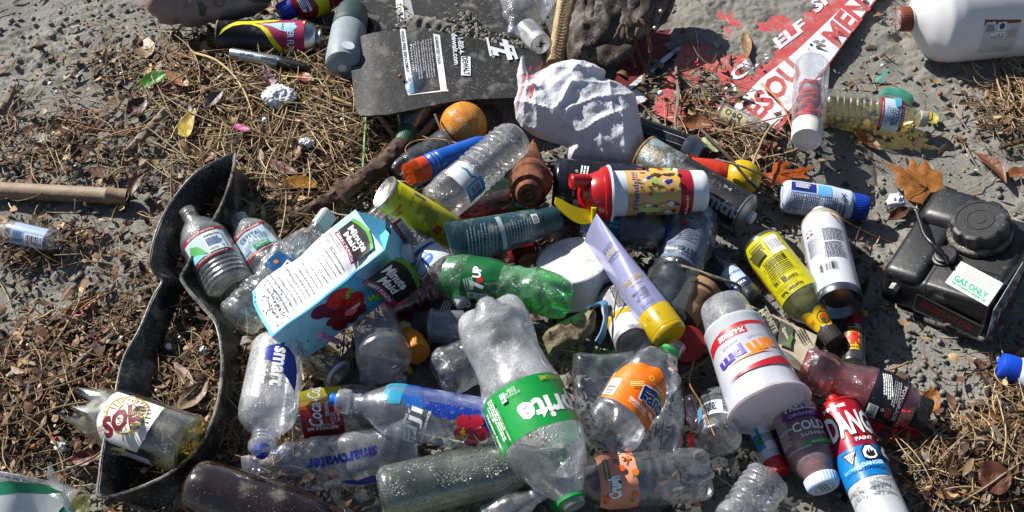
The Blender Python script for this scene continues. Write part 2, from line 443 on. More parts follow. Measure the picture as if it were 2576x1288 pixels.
def slab(name, poly, mat, parent, origin, thick, nrm=None, div=0, disp=None, tris=False):
    """a sheet of real thickness through world points `poly` (fan from a grid triangulation)"""
    bm = bmesh.new(); vs = [bm.verts.new(p - origin) for p in poly]; f = bm.faces.new(vs); bm.normal_update()
    n = nrm or f.normal.copy()
    if n.z < 0: n = -n; f.normal_flip()
    if f.normal.z < 0: f.normal_flip()
    bmesh.ops.triangulate(bm, faces=[f])
    if div: bmesh.ops.subdivide_edges(bm, edges=bm.edges[:], cuts=div, use_grid_fill=True)
    if disp:
        for v in bm.verts: v.co += disp(v.co + origin)
    r = bmesh.ops.solidify(bm, geom=bm.faces[:], thickness=thick)
    bm.normal_update()
    return bm_obj(name, bm, mat, parent)
def tube_mesh(pts, rads, seg=8, wob=0.0, seed=0, cap=True):
    V = []; Fc = []; n = len(pts)
    for i, p in enumerate(pts):
        d = (pts[min(i + 1, n - 1)] - pts[max(i - 1, 0)]).normalized()
        u = d.cross(Vector((0, 0, 1))); u = u.normalized() if u.length > 1e-4 else Vector((1, 0, 0)); v = d.cross(u)
        for j in range(seg):
            a = 2 * math.pi * j / seg; r = rads[i] * (1 + wob * mnoise.noise(Vector((i * .7 + seed, j * 1.3, seed * 2.1))))
            V.append(p + (u * math.cos(a) + v * math.sin(a)) * r)
    for i in range(n - 1):
        for j in range(seg):
            a = i * seg + j; b = i * seg + (j + 1) % seg; Fc.append((a, b, b + seg, a + seg))
    if cap: Fc.append(tuple(range(seg))[::-1]); Fc.append(tuple(range((n - 1) * seg, n * seg)))
    return V, Fc
def resample(pts, n):
    """smooth curve through world points"""
    P4 = [pts[0] * 2 - pts[1]] + list(pts) + [pts[-1] * 2 - pts[-2]]; out = []
    m = len(pts) - 1
    for i in range(n):
        u = i / (n - 1) * m; k = min(int(u), m - 1); t = u - k; a, b, c, d = P4[k:k + 4]
        out.append(.5 * ((2 * b) + (c - a) * t + (2 * a - 5 * b + 4 * c - d) * t * t + (3 * b - a - 3 * c + d) * t ** 3))
    return out
def stick(name, label, cat, pts, wpx, mat, group=None, n=20, seg=9, wob=.25, seed=0, taper=1.0, parts=None):
    W = [P(*p) for p in pts]; k = depth(W[0]) / F; c = resample(W, n); o0 = c[0].copy()
    rads = [wpx / 2 * k * (1 + (taper - 1) * i / (n - 1)) for i in range(n)]
    V, Fc = tube_mesh([p - o0 for p in c], rads, seg, wob, seed)
    o = mesh_obj(name, V, Fc, mat); o.location = o0; return tag(o, label, cat, group)
# --- colours used again and again
WHITE = M('e2e2e0', .45, .10); BLACK = M('16161a', .4, .2); PAPER = M('d8d8d6', .6, .15)
def ink(c, d=.26, r=.45): return M(c, r, d, 0, .03, .05)
IW = ink('e6e6e4'); IK = ink('141416')
# ------------------------------------------------------------------ ground
def ground():
    xs = np.concatenate([np.array([-220, -90, -40, -18, -8, -4, -2.4, -1.9, -1.5]), np.arange(-1.30, 1.3001, .0036), np.array([1.5, 1.9, 2.4, 4, 8, 18, 40, 90, 220])])
    ys = np.concatenate([np.array([-220, -90, -40, -18, -8, -3, -1, 0, .35]), np.arange(.58, 2.02, .0036), np.array([2.1, 2.3, 2.6, 3.4, 5, 9, 18, 40, 90, 220])])
    X, Y = np.meshgrid(xs, ys); Z = ground_z(X, Y)
    n, m = X.shape
    co = np.stack([X, Y, Z], -1).reshape(-1, 3)
    i = np.arange(n * m).reshape(n, m); q = np.stack([i[:-1, :-1], i[:-1, 1:], i[1:, 1:], i[1:, :-1]], -1).reshape(-1, 4)
    me = bpy.data.meshes.new('ground'); me.vertices.add(len(co)); me.vertices.foreach_set('co', co.ravel())
    me.loops.add(q.size); me.loops.foreach_set('vertex_index', q.ravel().astype(np.int32))
    me.polygons.add(len(q)); me.polygons.foreach_set('loop_start', np.arange(0, q.size, 4, dtype=np.int32))
    me.update(calc_edges=True); me.shade_smooth()
    N = NT('sand'); co_ = N.objco(); b = N.n('BsdfPrincipled')
    c = N.mix(N.ramp(N.noise(co_, 6, 5), .3, .7), (.180, .172, .158), (.262, .252, .230))
    c = N.mix(N.ramp(N.noise(co_, 900, 2, .7), .35, .7), c, (.13, .12, .10))
    c = N.mix(N.ramp(N.noise(co_, 420, 2), .66, .74), c, (.48, .46, .42))
    c = N.mix(N.ramp(N.noise(co_, 300, 3), .66, .72, 0, .8), c, (.10, .085, .07))
    c = N.mix(N.ramp(N.noise(co_, 16, 4), .56, .72, 0, .45), c, (.20, .17, .135))
    N.l(c, b.inputs['Base Color']); b.inputs['Roughness'].default_value = .95; b.inputs['Specular IOR Level'].default_value = .15
    nb = N.bump(N.noise(co_, 130, 5, .75), .55, .006); nb = N.bump(N.noise(co_, 900, 2), .5, .0012, nb)
    N.l(nb, b.inputs['Normal']); N.l(b.outputs[0], N.out.inputs[0])
    me.materials.append(N.m)
    o = bpy.data.objects.new('ground', me); COL.objects.link(o); tag(o, 'grey beach sand churned into clods and footprints', 'ground', None, 'structure')
ground()

# ------------------------------------------------------------------ washed-up litter of plants, as masses nobody could count
def colattr(me, cols):
    a = me.color_attributes.new('col', 'FLOAT_COLOR', 'POINT'); a.data.foreach_set('color', np.concatenate([cols, np.ones((len(cols), 1))], 1).astype(np.float32).ravel())
def scatter(n, bias, extra=None):
    """n picture points drawn where the litter lies"""
    out = []
    while len(out) < n:
        px = rng.uniform(-380, 2960, 8000); py = rng.uniform(-140, 1440, 8000); d = bias(px, py)
        k = rng.uniform(0, 1, 8000) < d
        out += list(zip(px[k], py[k]))
    return np.array(out[:n])
def pic_ground(px, py):
    dx = (px - PW / 2) / F; dy = -(py - PH / 2) / F
    D = np.stack([dx, FW.y + UPV.y * dy, FW.z + UPV.z * dy], -1); t = -CAMZ / D[:, 2]
    return D * t[:, None] + np.array([0, 0, CAMZ])
PALETTE = np.array([hexc(c) for c in ('9a7c5a', '7a5a3c', 'bd9f76', '4d3726', '75503a', 'c9b28a', '6a5240', '3a2a20', 'a88b68', '7a7066', 'aa9c8a', 'd8c49c')])
def quads_mesh(name, label, cat, V, Q, C, mat, kind='stuff'):
    me = bpy.data.meshes.new(name); me.vertices.add(len(V)); me.vertices.foreach_set('co', V.ravel())
    me.loops.add(Q.size); me.loops.foreach_set('vertex_index', Q.ravel().astype(np.int32)); me.polygons.add(len(Q))
    me.polygons.foreach_set('loop_start', np.arange(0, Q.size, 4, dtype=np.int32)); me.update(calc_edges=True)
    colattr(me, C); me.materials.append(mat); me.shade_smooth()
    o = bpy.data.objects.new(name, me); COL.objects.link(o); tag(o, label, cat, None, kind); return o
def strands(name, label, cat, pts, length, radius, curve, cols, lift, tilt, mat, S=7):
    n = len(pts); G = pic_ground(pts[:, 0], pts[:, 1]); an = rng.uniform(0, 2 * np.pi, n); L = rng.uniform(*length, n); R = rng.uniform(*radius, n)
    cv = rng.normal(0, curve, n); zl = rng.uniform(0, 1, n) ** 1.6 * lift; tl = rng.normal(0, tilt, n)
    t = np.linspace(-.5, .5, S)
    ang = an[:, None] + cv[:, None] * t[None, :]
    sx = np.cumsum(np.cos(ang), 1) / S * L[:, None]; sy = np.cumsum(np.sin(ang), 1) / S * L[:, None]
    X = G[:, 0:1] + sx - sx.mean(1, keepdims=True); Y = G[:, 1:2] + sy - sy.mean(1, keepdims=True)
    gzv = ground_z(X.ravel(), Y.ravel(), False).reshape(X.shape)
    arch = rng.normal(0, .10, n)
    Z = np.maximum(gzv, gzv.mean(1, keepdims=True)) + (zl + R)[:, None] + (np.abs(tl[:, None] * L[:, None] * (t + .5)[None, :])) + (arch * L)[:, None] * (t ** 2)[None, :] * .6 + .001
    taper = (1 - .55 * np.abs(t * 2) ** 2)[None, :]
    V = np.zeros((n, S, 3, 3))
    nx = -np.sin(ang); ny = np.cos(ang)
    for q, (u, v) in enumerate(((0, 1), (-.87, -.5), (.87, -.5))):
        r = R[:, None] * taper
        V[:, :, q, 0] = X + nx * u * r; V[:, :, q, 1] = Y + ny * u * r; V[:, :, q, 2] = Z + v * r
    base = (np.arange(n) * S * 3)[:, None, None] + (np.arange(S - 1) * 3)[None, :, None]
    qs = []
    for q in range(3):
        a = base + q; b = base + (q + 1) % 3; qs.append(np.concatenate([a, b, b + 3, a + 3], 2))
    Q = np.concatenate(qs, 1).reshape(-1, 4)
    c = cols[rng.integers(0, len(cols), n)] * rng.uniform(.6, 1.25, (n, 1)); C = np.repeat(c, S * 3, 0)
    return quads_mesh(name, label, cat, V.reshape(-1, 3), Q, np.clip(C, 0, 1), mat)
def flakes(name, label, cat, pts, size, aspect, cols, lift, mat, curl=.5, S=4):
    """small curled leaf and bark scraps: S x 3 vertex grids with an oval outline"""
    n = len(pts); G = pic_ground(pts[:, 0], pts[:, 1]); an = rng.uniform(0, 2 * np.pi, n); L = rng.uniform(0, 1, n) ** 2 * (size[1] - size[0]) + size[0]
    A = rng.uniform(*aspect, n) * L; zl = rng.uniform(0, 1, n) ** 1.5 * lift
    t = np.linspace(-.5, .5, S); s = np.array([-.5, 0, .5]); prof = np.sqrt(np.maximum(0, 1 - (t * 1.94) ** 2))
    cu = rng.normal(0, curl, n); cu2 = rng.normal(0, curl, n); tx = rng.normal(0, .35, n); ty = rng.normal(0, .35, n)
    u = t[None, :, None] * L[:, None, None] + np.zeros((n, S, 3)); v = s[None, None, :] * prof[None, :, None] * A[:, None, None]
    zz = cu[:, None, None] * (u / L[:, None, None]) ** 2 * L[:, None, None] + cu2[:, None, None] * (v ** 2) / np.maximum(A, 1e-4)[:, None, None] * 2 + tx[:, None, None] * u + ty[:, None, None] * v
    zz -= zz.min((1, 2), keepdims=True)
    c, q = np.cos(an)[:, None, None], np.sin(an)[:, None, None]
    X = G[:, 0][:, None, None] + u * c - v * q; Y = G[:, 1][:, None, None] + u * q + v * c
    gzv = ground_z(G[:, 0], G[:, 1], False)
    Z = gzv[:, None, None] + zl[:, None, None] + zz + .0015
    V = np.stack([X, Y, Z], -1).reshape(-1, 3)
    base = (np.arange(n) * S * 3)[:, None, None]; i = (np.arange(S - 1) * 3)[None, :, None] + np.arange(2)[None, None, :]
    a = (base + i).reshape(-1); Q = np.stack([a, a + 3, a + 4, a + 1], -1)
    cc = cols[rng.integers(0, len(cols), n)] * rng.uniform(.55, 1.25, (n, 1)); C = np.repeat(cc, S * 3, 0)
    return quads_mesh(name, label, cat, V, Q, np.clip(C, 0, 1), mat)
ndens = lambda x, y: dens(x, y) * (1 - .72 * gauss(x, y, 300, 1000, 420, 260)) * (1 - .35 * gauss(x, y, 2500, 1180, 260, 180))
litter_mat = VCOL('dry_plant', .75, .12)
dens = lambda x, y: np.clip(band(x, y) ** 1.7 * 1.1 + .010, 0, 1)
sparse = lambda x, y: np.clip(band(x, y) ** .8 * .8 + .10, 0, 1)
pileD = lambda x, y: np.clip(gauss(x, y, 1250, 760, 620, 420) * .8 + band(x, y) * .15, 0, 1)
strands('pine_needles', 'tan dead pine needles and grass stems matted over the wrack line', 'pine needles', scatter(3600, ndens), (.03, .13), (.0005, .0011), 1.3, PALETTE[[0, 2, 5, 8, 11, 4, 5, 11]], .022, .10, litter_mat)
strands('dry_straw', 'pale dry straw and reed stems lying over the wrack line', 'straw', scatter(1200, lambda x, y: np.clip(gauss(x, y, 760, 320, 230, 170) * 1.2 + gauss(x, y, 1830, 385, 100, 40) * .7 + gauss(x, y, 2570, 290, 80, 60) * .7 + gauss(x, y, 2510, 1200, 110, 70) * .22 + gauss(x, y, 420, 1000, 300, 200) * .12, 0, 1)), (.04, .16), (.0007, .0019), .6, PALETTE[[2, 5, 11, 11, 8]], .028, .12, litter_mat)
strands('twig_bits', 'short broken brown twigs and reed bits mixed in the litter', 'twigs', scatter(5900, dens), (.008, .05), (.0007, .0026), .35, PALETTE, .016, .12, litter_mat, 4)
flakes('leaf_scraps', 'crumbled brown leaf and bark scraps carpeting the sand', 'leaf litter', scatter(21000, dens), (.003, .024), (.22, .7), PALETTE[[0, 1, 3, 4, 6, 7, 8, 10, 1, 4, 3, 7, 2]], .020, litter_mat)
flakes('shell_and_chip_debris', 'tiny shell chips and seed husks sprinkled over bare sand', 'debris', scatter(4200, sparse), (.002, .008), (.4, .9), np.concatenate([PALETTE, [hexc('c9c2b4'), hexc('b07a52')]]), .004, litter_mat)
flakes('dark_debris', 'dark wet leaf crumbs lying on the sand beneath the heap', 'debris', scatter(6000, pileD), (.003, .018), (.3, .8), PALETTE[[1, 3, 6, 7, 7]], .008, litter_mat)
def clods(n, bias, size, name, label):
    """loose lumps of damp sand"""
    pts = scatter(n, bias); G = pic_ground(pts[:, 0], pts[:, 1]); z = ground_z(G[:, 0], G[:, 1])
    bm = bmesh.new(); bmesh.ops.create_icosphere(bm, subdivisions=1, radius=1); bv = np.array([v.co for v in bm.verts]); bf = np.array([[v.index for v in f.verts] for f in bm.faces]); bm.free()
    r = size[0] + (size[1] - size[0]) * rng.uniform(0, 1, n) ** 4; V = bv[None] * (1 + rng.normal(0, .30, (n, len(bv), 1))) * r[:, None, None] * np.stack([rng.uniform(.8, 1.3, n), rng.uniform(.8, 1.2, n), rng.uniform(.6, .9, n)], -1)[:, None, :]
    V = V + np.stack([G[:, 0], G[:, 1], z + r * .35], -1)[:, None, :]
    Fc = (bf[None] + (np.arange(n) * len(bv))[:, None, None]).reshape(-1, 3)
    me = bpy.data.meshes.new(name); me.vertices.add(n * len(bv)); me.vertices.foreach_set('co', V.ravel())
    me.loops.add(Fc.size); me.loops.foreach_set('vertex_index', Fc.ravel().astype(np.int32)); me.polygons.add(len(Fc)); me.polygons.foreach_set('loop_start', np.arange(0, Fc.size, 3, dtype=np.int32))
    me.update(calc_edges=True); me.materials.append(bpy.data.materials['sand']); me.shade_smooth()
    o = bpy.data.objects.new(name, me); COL.objects.link(o); tag(o, label, 'sand', None, 'stuff')
clods(14000, lambda x, y: np.clip(.16 + gauss(x, y, 2250, 1000, 260, 200) * .7 + gauss(x, y, 120, 720, 160, 120) * .4 + gauss(x, y, 260, 60, 300, 60) * .3, 0, 1), (.0010, .0070), 'sand_clods', 'loose crumbly lumps of damp grey sand')
# ------------------------------------------------------------------ more builders
def A(w_, y):
    """offset seen from the camera -> distance round a body of width w_"""
    R = w_ / 2; return R * math.asin(max(-.999, min(.999, y / R)))
def petprof(w_, neck=38, sh=.66, nk=.88, base=.92):
    return [(0, w_ * .62), (.012, w_ * base), (.05, w_), (sh, w_), (sh + .06, w_ * .97), (sh + (nk - sh) * .62, w_ * .72), (nk - .015, neck * 1.12), (nk, neck), (.93, neck), (1.0, neck)]
def neckring(ax, t, wd, mat, name='collar', th=.012):
    return ax.lathe(name, [(t - th, wd * .92), (t - th * .7, wd), (t + th * .7, wd), (t + th, wd * .92)], mat, exact=True, seg=32)
def threads(ax, t0, t1, wd, mat, name='neck', n=3):
    return ax.lathe(name, [(t0, wd), (t1, wd * .98)], mat, n=34, sm=0, ribs=((t0, t1, n, .05),), seg=28)
def negy(items):
    out = []
    for it in items:
        if it[0] == 'p': out.append(('p', [(x, -y) for x, y in it[1]], it[2]))
        elif it[0] == 't': out.append((it[0], it[1], it[2], -it[3]) + tuple(it[4:]))
        else: out.append((it[0], it[1], -it[2]) + tuple(it[3:]))
    return out
class Plane:
    """a flat face through three places; artwork on it is given in picture units"""
    def __init__(s, a, b, c):
        s.p = a; s.n = (b - a).cross(c - a).normalized()
        if s.n.dot(CV - a) < 0: s.n = -s.n
    def hit(s, x, y):
        d = FW + RT * ((x - PW / 2) / F) - UPV * ((y - PH / 2) / F)
        return CV + d * ((s.p - CV).dot(s.n) / d.dot(s.n))
def flip(items):
    out = []
    for it in items:
        k = it[0]
        if k == 'r': out.append(('r', it[1], -it[4], it[3], -it[2], it[5]))
        elif k == 'p': out.append(('p', [(x, -y) for x, y in it[1]], it[2]))
        elif k in ('c', 'ring'): out.append((k, it[1], -it[2]) + tuple(it[3:]))
        elif k == 't': out.append((k, it[1], it[2], -it[3]) + tuple(it[4:]))
        else: out.append((k, it[1], -it[2]) + tuple(it[3:]))
    return out
def plane_art(name, pl, items, parent, base=.0003, lift=.00016, step=(None, None), fn=None):
    inv = parent.matrix_world.inverted() if parent else Matrix()
    hit = fn or (lambda x, y: (pl.hit(x, y), pl.n))
    def f(x, y, l):
        q, n = hit(x, -y); return inv @ (q + n * l)
    return decal(name, flip(items), f, parent, step=step, base=base, lift=lift)
def inside(poly, x, y):
    c = False; j = len(poly) - 1
    for i in range(len(poly)):
        xi, yi = poly[i]; xj, yj = poly[j]
        if (yi > y) != (yj > y) and x < (xj - xi) * (y - yi) / (yj - yi) + xi: c = not c
        j = i
    return c
def edge_d(poly, x, y):
    m = 1e9
    for i in range(len(poly)):
        ax_, ay = poly[i - 1]; bx, by = poly[i]; dx, dy = bx - ax_, by - ay; L = dx * dx + dy * dy + 1e-9
        t = max(0, min(1, ((x - ax_) * dx + (y - ay) * dy) / L)); m = min(m, math.hypot(x - ax_ - t * dx, y - ay - t * dy))
    return m
def lump(name, poly, z, H, mat, parent=None, label=None, cat=None, group=None, res=9.0, wr=.8, ws=60, seed=0, D=70, back=.7, power=.5, ridges=None, raised=None, fold=0.0, facet=0.0, sharp=50):
    """a solid rounded lump with a given outline: bag, crumpled sheet, leather ..  H in picture units"""
    xs = [p[0] for p in poly]; ys = [p[1] for p in poly]; cx, cy_ = sum(xs) / len(xs), sum(ys) / len(ys)
    c = P(cx, cy_, z); k = depth(c) / F; N_ = (CV - c).normalized(); N_ = (N_ * .6 + Vector((0, 0, 1)) * .4).normalized(); pl = Plane(c, c + RT, c + RT.cross(N_)); pl.n = N_
    # dense outline + inner grid, triangulated
    ol = []
    for i in range(len(poly)):
        a, b = poly[i - 1], poly[i]; n = max(1, int(math.hypot(b[0] - a[0], b[1] - a[1]) / res))
        ol += [(a[0] + (b[0] - a[0]) * q / n, a[1] + (b[1] - a[1]) * q / n) for q in range(n)]
    pts = [(x + 1.2 * mnoise.noise(Vector((x * .09, y * .09, seed))), y + 1.2 * mnoise.noise(Vector((x * .09, y * .09, seed + 9)))) for x, y in ol]; nb = len(pts)
    y = min(ys) + res / 2
    while y < max(ys):
        x = min(xs) + res / 2 + (res / 2 if int(y / res) % 2 else 0)
        while x < max(xs):
            if inside(poly, x, y) and edge_d(poly, x, y) > res * .55: pts.append((x, y))
            x += res
        y += res
    from mathutils.geometry import delaunay_2d_cdt
    r = delaunay_2d_cdt([Vector(p) for p in pts], [(i, (i + 1) % nb) for i in range(nb)], [], 1, 1e-5)
    vs, _, fs = r[0], r[1], r[2]
    def hgt(x, y):
        d = min(1, edge_d(poly, x, y) / D); h = H * (1 - (1 - d) ** 2) ** power
        v = Vector((x / ws + seed * 3.1, y / ws, seed))
        n1 = mnoise.noise(v); n2 = mnoise.noise(v * 2.2 + Vector((3, 7, 1))); n3 = mnoise.noise(v * 5)
        e = min(1, d * 5)
        h += wr * e * ((1 - 2 * abs(n1)) * 12 + (1 - 2 * abs(n2)) * 6 - 9 + n3 * 3)
        if fold: h += fold * e * (abs(((x * .6 + y * .8) / 23 + 2 * n1) % 2 - 1) - .5)
        if facet:
            rr_ = random.Random(seed * 77 + 5)
            for q_ in range(16):
                an = rr_.uniform(0, 6.28); lam = rr_.choice((11, 14, 18, 24, 32, 48)); ph = rr_.uniform(0, 2); ox, oy = rr_.uniform(-60, 60), rr_.uniform(-60, 60)
                u_ = ((x * math.cos(an) + y * math.sin(an)) / lam + ph + .35 * n1) % 2
                mk = max(0, min(1, .35 + 2.2 * mnoise.noise(Vector(((x + ox) / 75, (y + oy) / 75, q_ + seed)))))
                h += facet * e * mk * lam * .24 * (abs(u_ - 1) - .5)
        for (x0, y0, x1, y1, rr, hh) in (ridges or ()):
            dx, dy = x1 - x0, y1 - y0; t = max(0, min(1, ((x - x0) * dx + (y - y0) * dy) / (dx * dx + dy * dy))); dd = math.hypot(x - x0 - t * dx, y - y0 - t * dy)
            h += hh * (math.exp(-(dd / rr) ** 2) if rr > 0 else math.exp(dd / rr))
        return h
    o0 = c
    V = [pl.hit(v.x, v.y) + N_ * (hgt(v.x, v.y) * k) - o0 for v in vs]; nV = len(V)
    bset = set()
    ec = {}
    for f in fs:
        for i in range(len(f)):
            e = tuple(sorted((f[i - 1], f[i]))); ec[e] = ec.get(e, 0) + 1
    for e, q in ec.items():
        if q == 1: bset.update(e)
    mp = {}
    for i, v in enumerate(vs):
        if i in bset: mp[i] = i
        else:
            mp[i] = len(V); d = min(1, edge_d(poly, v.x, v.y) / D); V.append(pl.hit(v.x, v.y) - N_ * (back * H * (1 - (1 - d) ** 2) ** .5 * k + .0004) - o0)
    Fc = []
    for f in fs:
        a, b, c3 = (V[f[0]], V[f[1]], V[f[2]]); f = list(f)
        if (b - a).cross(c3 - a).dot(N_) < 0: f.reverse()
        Fc.append(tuple(f)); Fc.append(tuple(mp[i] for i in reversed(f)))
    inv = Matrix()
    o = mesh_obj(name, V, Fc, mat, None, sharp=sharp)
    if parent is not None:
        o.parent = parent; o.matrix_world = Matrix.Translation(o0)
    else: o.matrix_world = Matrix.Translation(o0)
    tag(o, label, cat, group)
    o_hit = lambda x, y: (pl.hit(x, y) + N_ * ((hgt(x, y) + .8) * k), N_)
    return o, o_hit
def ribbon(name, pairs, thick, mat, label, cat, closed=False, n=6, bulge=0.0, rows=5, rim=0.0, seed=0):
    """a band between two edges, each given as (x, y, z)"""
    Aw = [P(*p[0]) for p in pairs]; Bw = [P(*p[1]) for p in pairs]
    if closed: Aw.append(Aw[0]); Bw.append(Bw[0])
    m = (len(Aw) - 1) * n + 1; Aw = resample(Aw, m); Bw = resample(Bw, m); o0 = Aw[0].copy()
    grid = []
    for i in range(m):
        a, b = Aw[i], Bw[i]; d = (Aw[min(i + 1, m - 1)] - Aw[max(i - 1, 0)]).normalized(); nn = d.cross(b - a).normalized()
        grid.append([a + (b - a) * (q / (rows - 1)) + nn * (bulge * math.sin(math.pi * q / (rows - 1)) + .0012 * mnoise.noise(Vector((i * .35, q, seed)))) for q in range(rows)])
    bm = bmesh.new(); vv = [[bm.verts.new(p - o0) for p in row] for row in grid]
    for i in range(m - 1):
        for q in range(rows - 1): bm.faces.new((vv[i][q], vv[i + 1][q], vv[i + 1][q + 1], vv[i][q + 1]))
    bmesh.ops.recalc_face_normals(bm, faces=bm.faces[:])
    bmesh.ops.solidify(bm, geom=bm.faces[:], thickness=thick)
    if rim:
        V, Fc = tube_mesh([p - o0 for p in Aw], [rim] * m, 7, .1, seed)
        bv = [bm.verts.new(v) for v in V]
        for f in Fc: bm.faces.new([bv[i] for i in f])
    o = bm_obj(name, bm, mat); o.location = o0; return tag(o, label, cat)

# ------------------------------------------------------------------ things at the top and on the left
# mud flaps of black rubber, the upper one half buried
RUB = M('1b1b1d', .62, .55, 0, .35, .2, .35)
def flap(name, label, poly, art, thick, bulge):
    pts = [P(*p) for p in poly]; c = sum(pts, Vector()) / len(pts)
    e = local_empty(name, label, 'mud flap', c); q = [(p[0], p[1]) for p in poly]
    pl = Plane(P(*poly[0]), P(*poly[len(poly) // 3]), P(*poly[2 * len(poly) // 3]))
    from mathutils.geometry import delaunay_2d_cdt
    ol = []; R = 14
    for i in range(len(q)):
        a, b = q[i - 1], q[i]; n = max(1, int(math.hypot(b[0] - a[0], b[1] - a[1]) / R)); ol += [(a[0] + (b[0] - a[0]) * k / n, a[1] + (b[1] - a[1]) * k / n) for k in range(n)]
    nb = len(ol); P2 = list(ol)
    for y in np.arange(min(p[1] for p in q), max(p[1] for p in q), R):
        for x in np.arange(min(p[0] for p in q), max(p[0] for p in q), R):
            if inside(q, x, y) and edge_d(q, x, y) > R * .6: P2.append((x, y))
    r = delaunay_2d_cdt([Vector(p) for p in P2], [(i, (i + 1) % nb) for i in range(nb)], [], 1, 1e-5)
    def hit(x, y): return pl.hit(x, y) + pl.n * bulge(x, y), pl.n
    bm = bmesh.new(); vs = [bm.verts.new(hit(v.x, v.y)[0] - c) for v in r[0]]
    for f in r[2]: bm.faces.new([vs[i] for i in f])
    bmesh.ops.recalc_face_normals(bm, faces=bm.faces[:])
    if sum((f.normal for f in bm.faces), Vector()).dot(pl.n) < 0: bmesh.ops.reverse_faces(bm, faces=bm.faces[:])
    bmesh.ops.solidify(bm, geom=bm.faces[:], thickness=thick)
    bm_obj('sheet', bm, RUB, e)
    plane_art('print', pl, art, e, base=.0006, step=(12, 12), fn=hit)
FW_ = M('c9ccd2', .6, .35)
rows = [('t', s, 934 + 0, 0, 1, 1, 0, FW_) for s in ()]
art = [('p', [(1007, 92), (1014, 91), (1036, 242), (1027, 246)], FW_), ('p', [(1014, 91), (1020, 91), (1043, 240), (1036, 243)], FW_), ('p', [(1027, 246), (1127, 232), (1128, 236), (1028, 247)], FW_),
       ('p', [(1090, 103), (1107, 106), (1125, 235), (1109, 238)], FW_),
       ('t', 'HASSLE FREE REPLACEMENT', 1019.5, 143, 96, 7.5, -82, ink('151517'), .012), ('t', 'GUARANTEED TOUGH.', 1102, 140, 62, 8, -83, ink('151517'), .014),
       ('t', '1-800-4-', 1160, 128, 34, 15, -84, FW_, .02), ('r', 1160, 150, 1184, 196, FW_), ('t', 'DEWALT', 1172, 173, 44, 15, -83, ink('151517'), .04), ('t', 'dewalt.com', 1146, 136, 68, 14, -84, FW_, .02),
       ('p', [(1222, 108), (1228, 109), (1238, 145), (1232, 147)], FW_), ('p', [(1228, 125), (1292, 136), (1292, 143), (1230, 133)], FW_), ('p', [(1238, 132), (1250, 134), (1256, 146), (1240, 144)], FW_),
       ('p', [(1262, 110), (1276, 112), (1290, 152), (1277, 154)], FW_), ('p', [(1256, 118), (1284, 122), (1286, 128), (1258, 124)], FW_), ('p', [(1284, 122), (1292, 124), (1304, 150), (1296, 152)], FW_), ('ring', 1241, 147, 2.6, 3.6, FW_)]
for i, s in enumerate(('If for any reason we will replace it.', 'go to the web for details. No proof of purchase required', 'si por algun motivo, lo reemplazaremos', 'por cualquier razon o visite para mas detalles',
                       'No es necesario comprobante de compra', 'pour une quelconque raison, nous le remplacerons', 'pour un remplacement, ou visitez le site', 'Aucune preuve exigee', 'fournir')):
    art.append(('t', s, 1089 - i * 6.3, 160 + i * 1.0 - (8 if i in (4, 7, 8) else 0), 88 - (22 if i in (4, 7, 8) else 0), 4.6, -83, FW_))
flap('mud_flap', 'black rubber flap with white printing lying over the orange and the blue bottle', [(877, 108, 6), (905, 96, 6), (1010, 92, 6), (1100, 97, 6), (1180, 108, 6), (1345, 130, 6), (1366, 148, 6), (1355, 195, 7), (1300, 243, 7), (1200, 252, 7), (1130, 262, 7), (1050, 280, 7), (975, 293, 7), (930, 290, 7), (905, 284, 7), (893, 265, 7), (886, 200, 6.5)],
     art, .004, lambda x, y: .006 * math.sin((x - 880) / 120) + .010 * math.exp(-((y - 95) / 40) ** 2) - .008 * math.exp(-((x - 890) / 40) ** 2))
art2 = [('p', [(992, -40), (1012, -40), (1020, 88), (1004, 92)], FW_), ('t', 'TOUGH', 1005, 33, 58, 13, -86, ink('151517'), .02), ('p', [(1014, -40), (1026, -40), (1042, 40), (1044, 62), (1022, 70)], M('8a8d92', .7, .8)),
        ] if True else [('p', [(1225, 33), (1252, 32), (1260, 62), (1230, 64)], M('8a8d92', .7, .8)), ('p', [(1240, 62), (1262, 60), (1266, 84), (1244, 80)], M('8a8d92', .7, .8))]
flap('mud_flap', 'black rubber flap half buried in sand behind the other flap', [(850, -60, 3), (868, 18, 3), (928, 46, 3), (938, 60, 3), (942, 118, 2.5), (1100, 130, 2.5), (1330, 150, 2), (1372, 90, 1.5), (1310, -60, 2)], art2, .004, lambda x, y: .004 * math.sin(x / 90) + .003 * math.sin(y / 50))
# gas cartridge
a = Ax('gas_cartridge', 'black gas cartridge with yellow and magenta flame print and bare metal valve end', 'gas cartridge', (553, 92, 3.4), (815, 98, 3.4))
a.lathe('body', [(0, 78), (.004, 86), (.02, 86), (.025, 84), (.81, 88), (.825, 90), (.84, 88)], M('15151a', .35, .35, 0, .05), main=True, exact=True)
a.lathe('dome', [(.84, 86), (.86, 82), (.89, 76), (.92, 66), (.935, 58), (.94, 40), (.955, 38), (.96, 50), (.975, 52), (.98, 44), (.985, 14), (1.0, 12)], M('a8adb4', .28, .2, .9, .05), exact=True)
a.lathe('rim', [(-.008, 80), (-.006, 88), (.008, 89), (.012, 86)], RUST('4a3a2c', '8a6a48'), exact=True)
W_ = 86; YE = ink('c9c500'); MG = ink('8e1648'); LB = ink('9cc4dc')
def cv(l): return [((x - 905) * .2197, A(W_, (432 - y) * .2197)) for x, y in l]
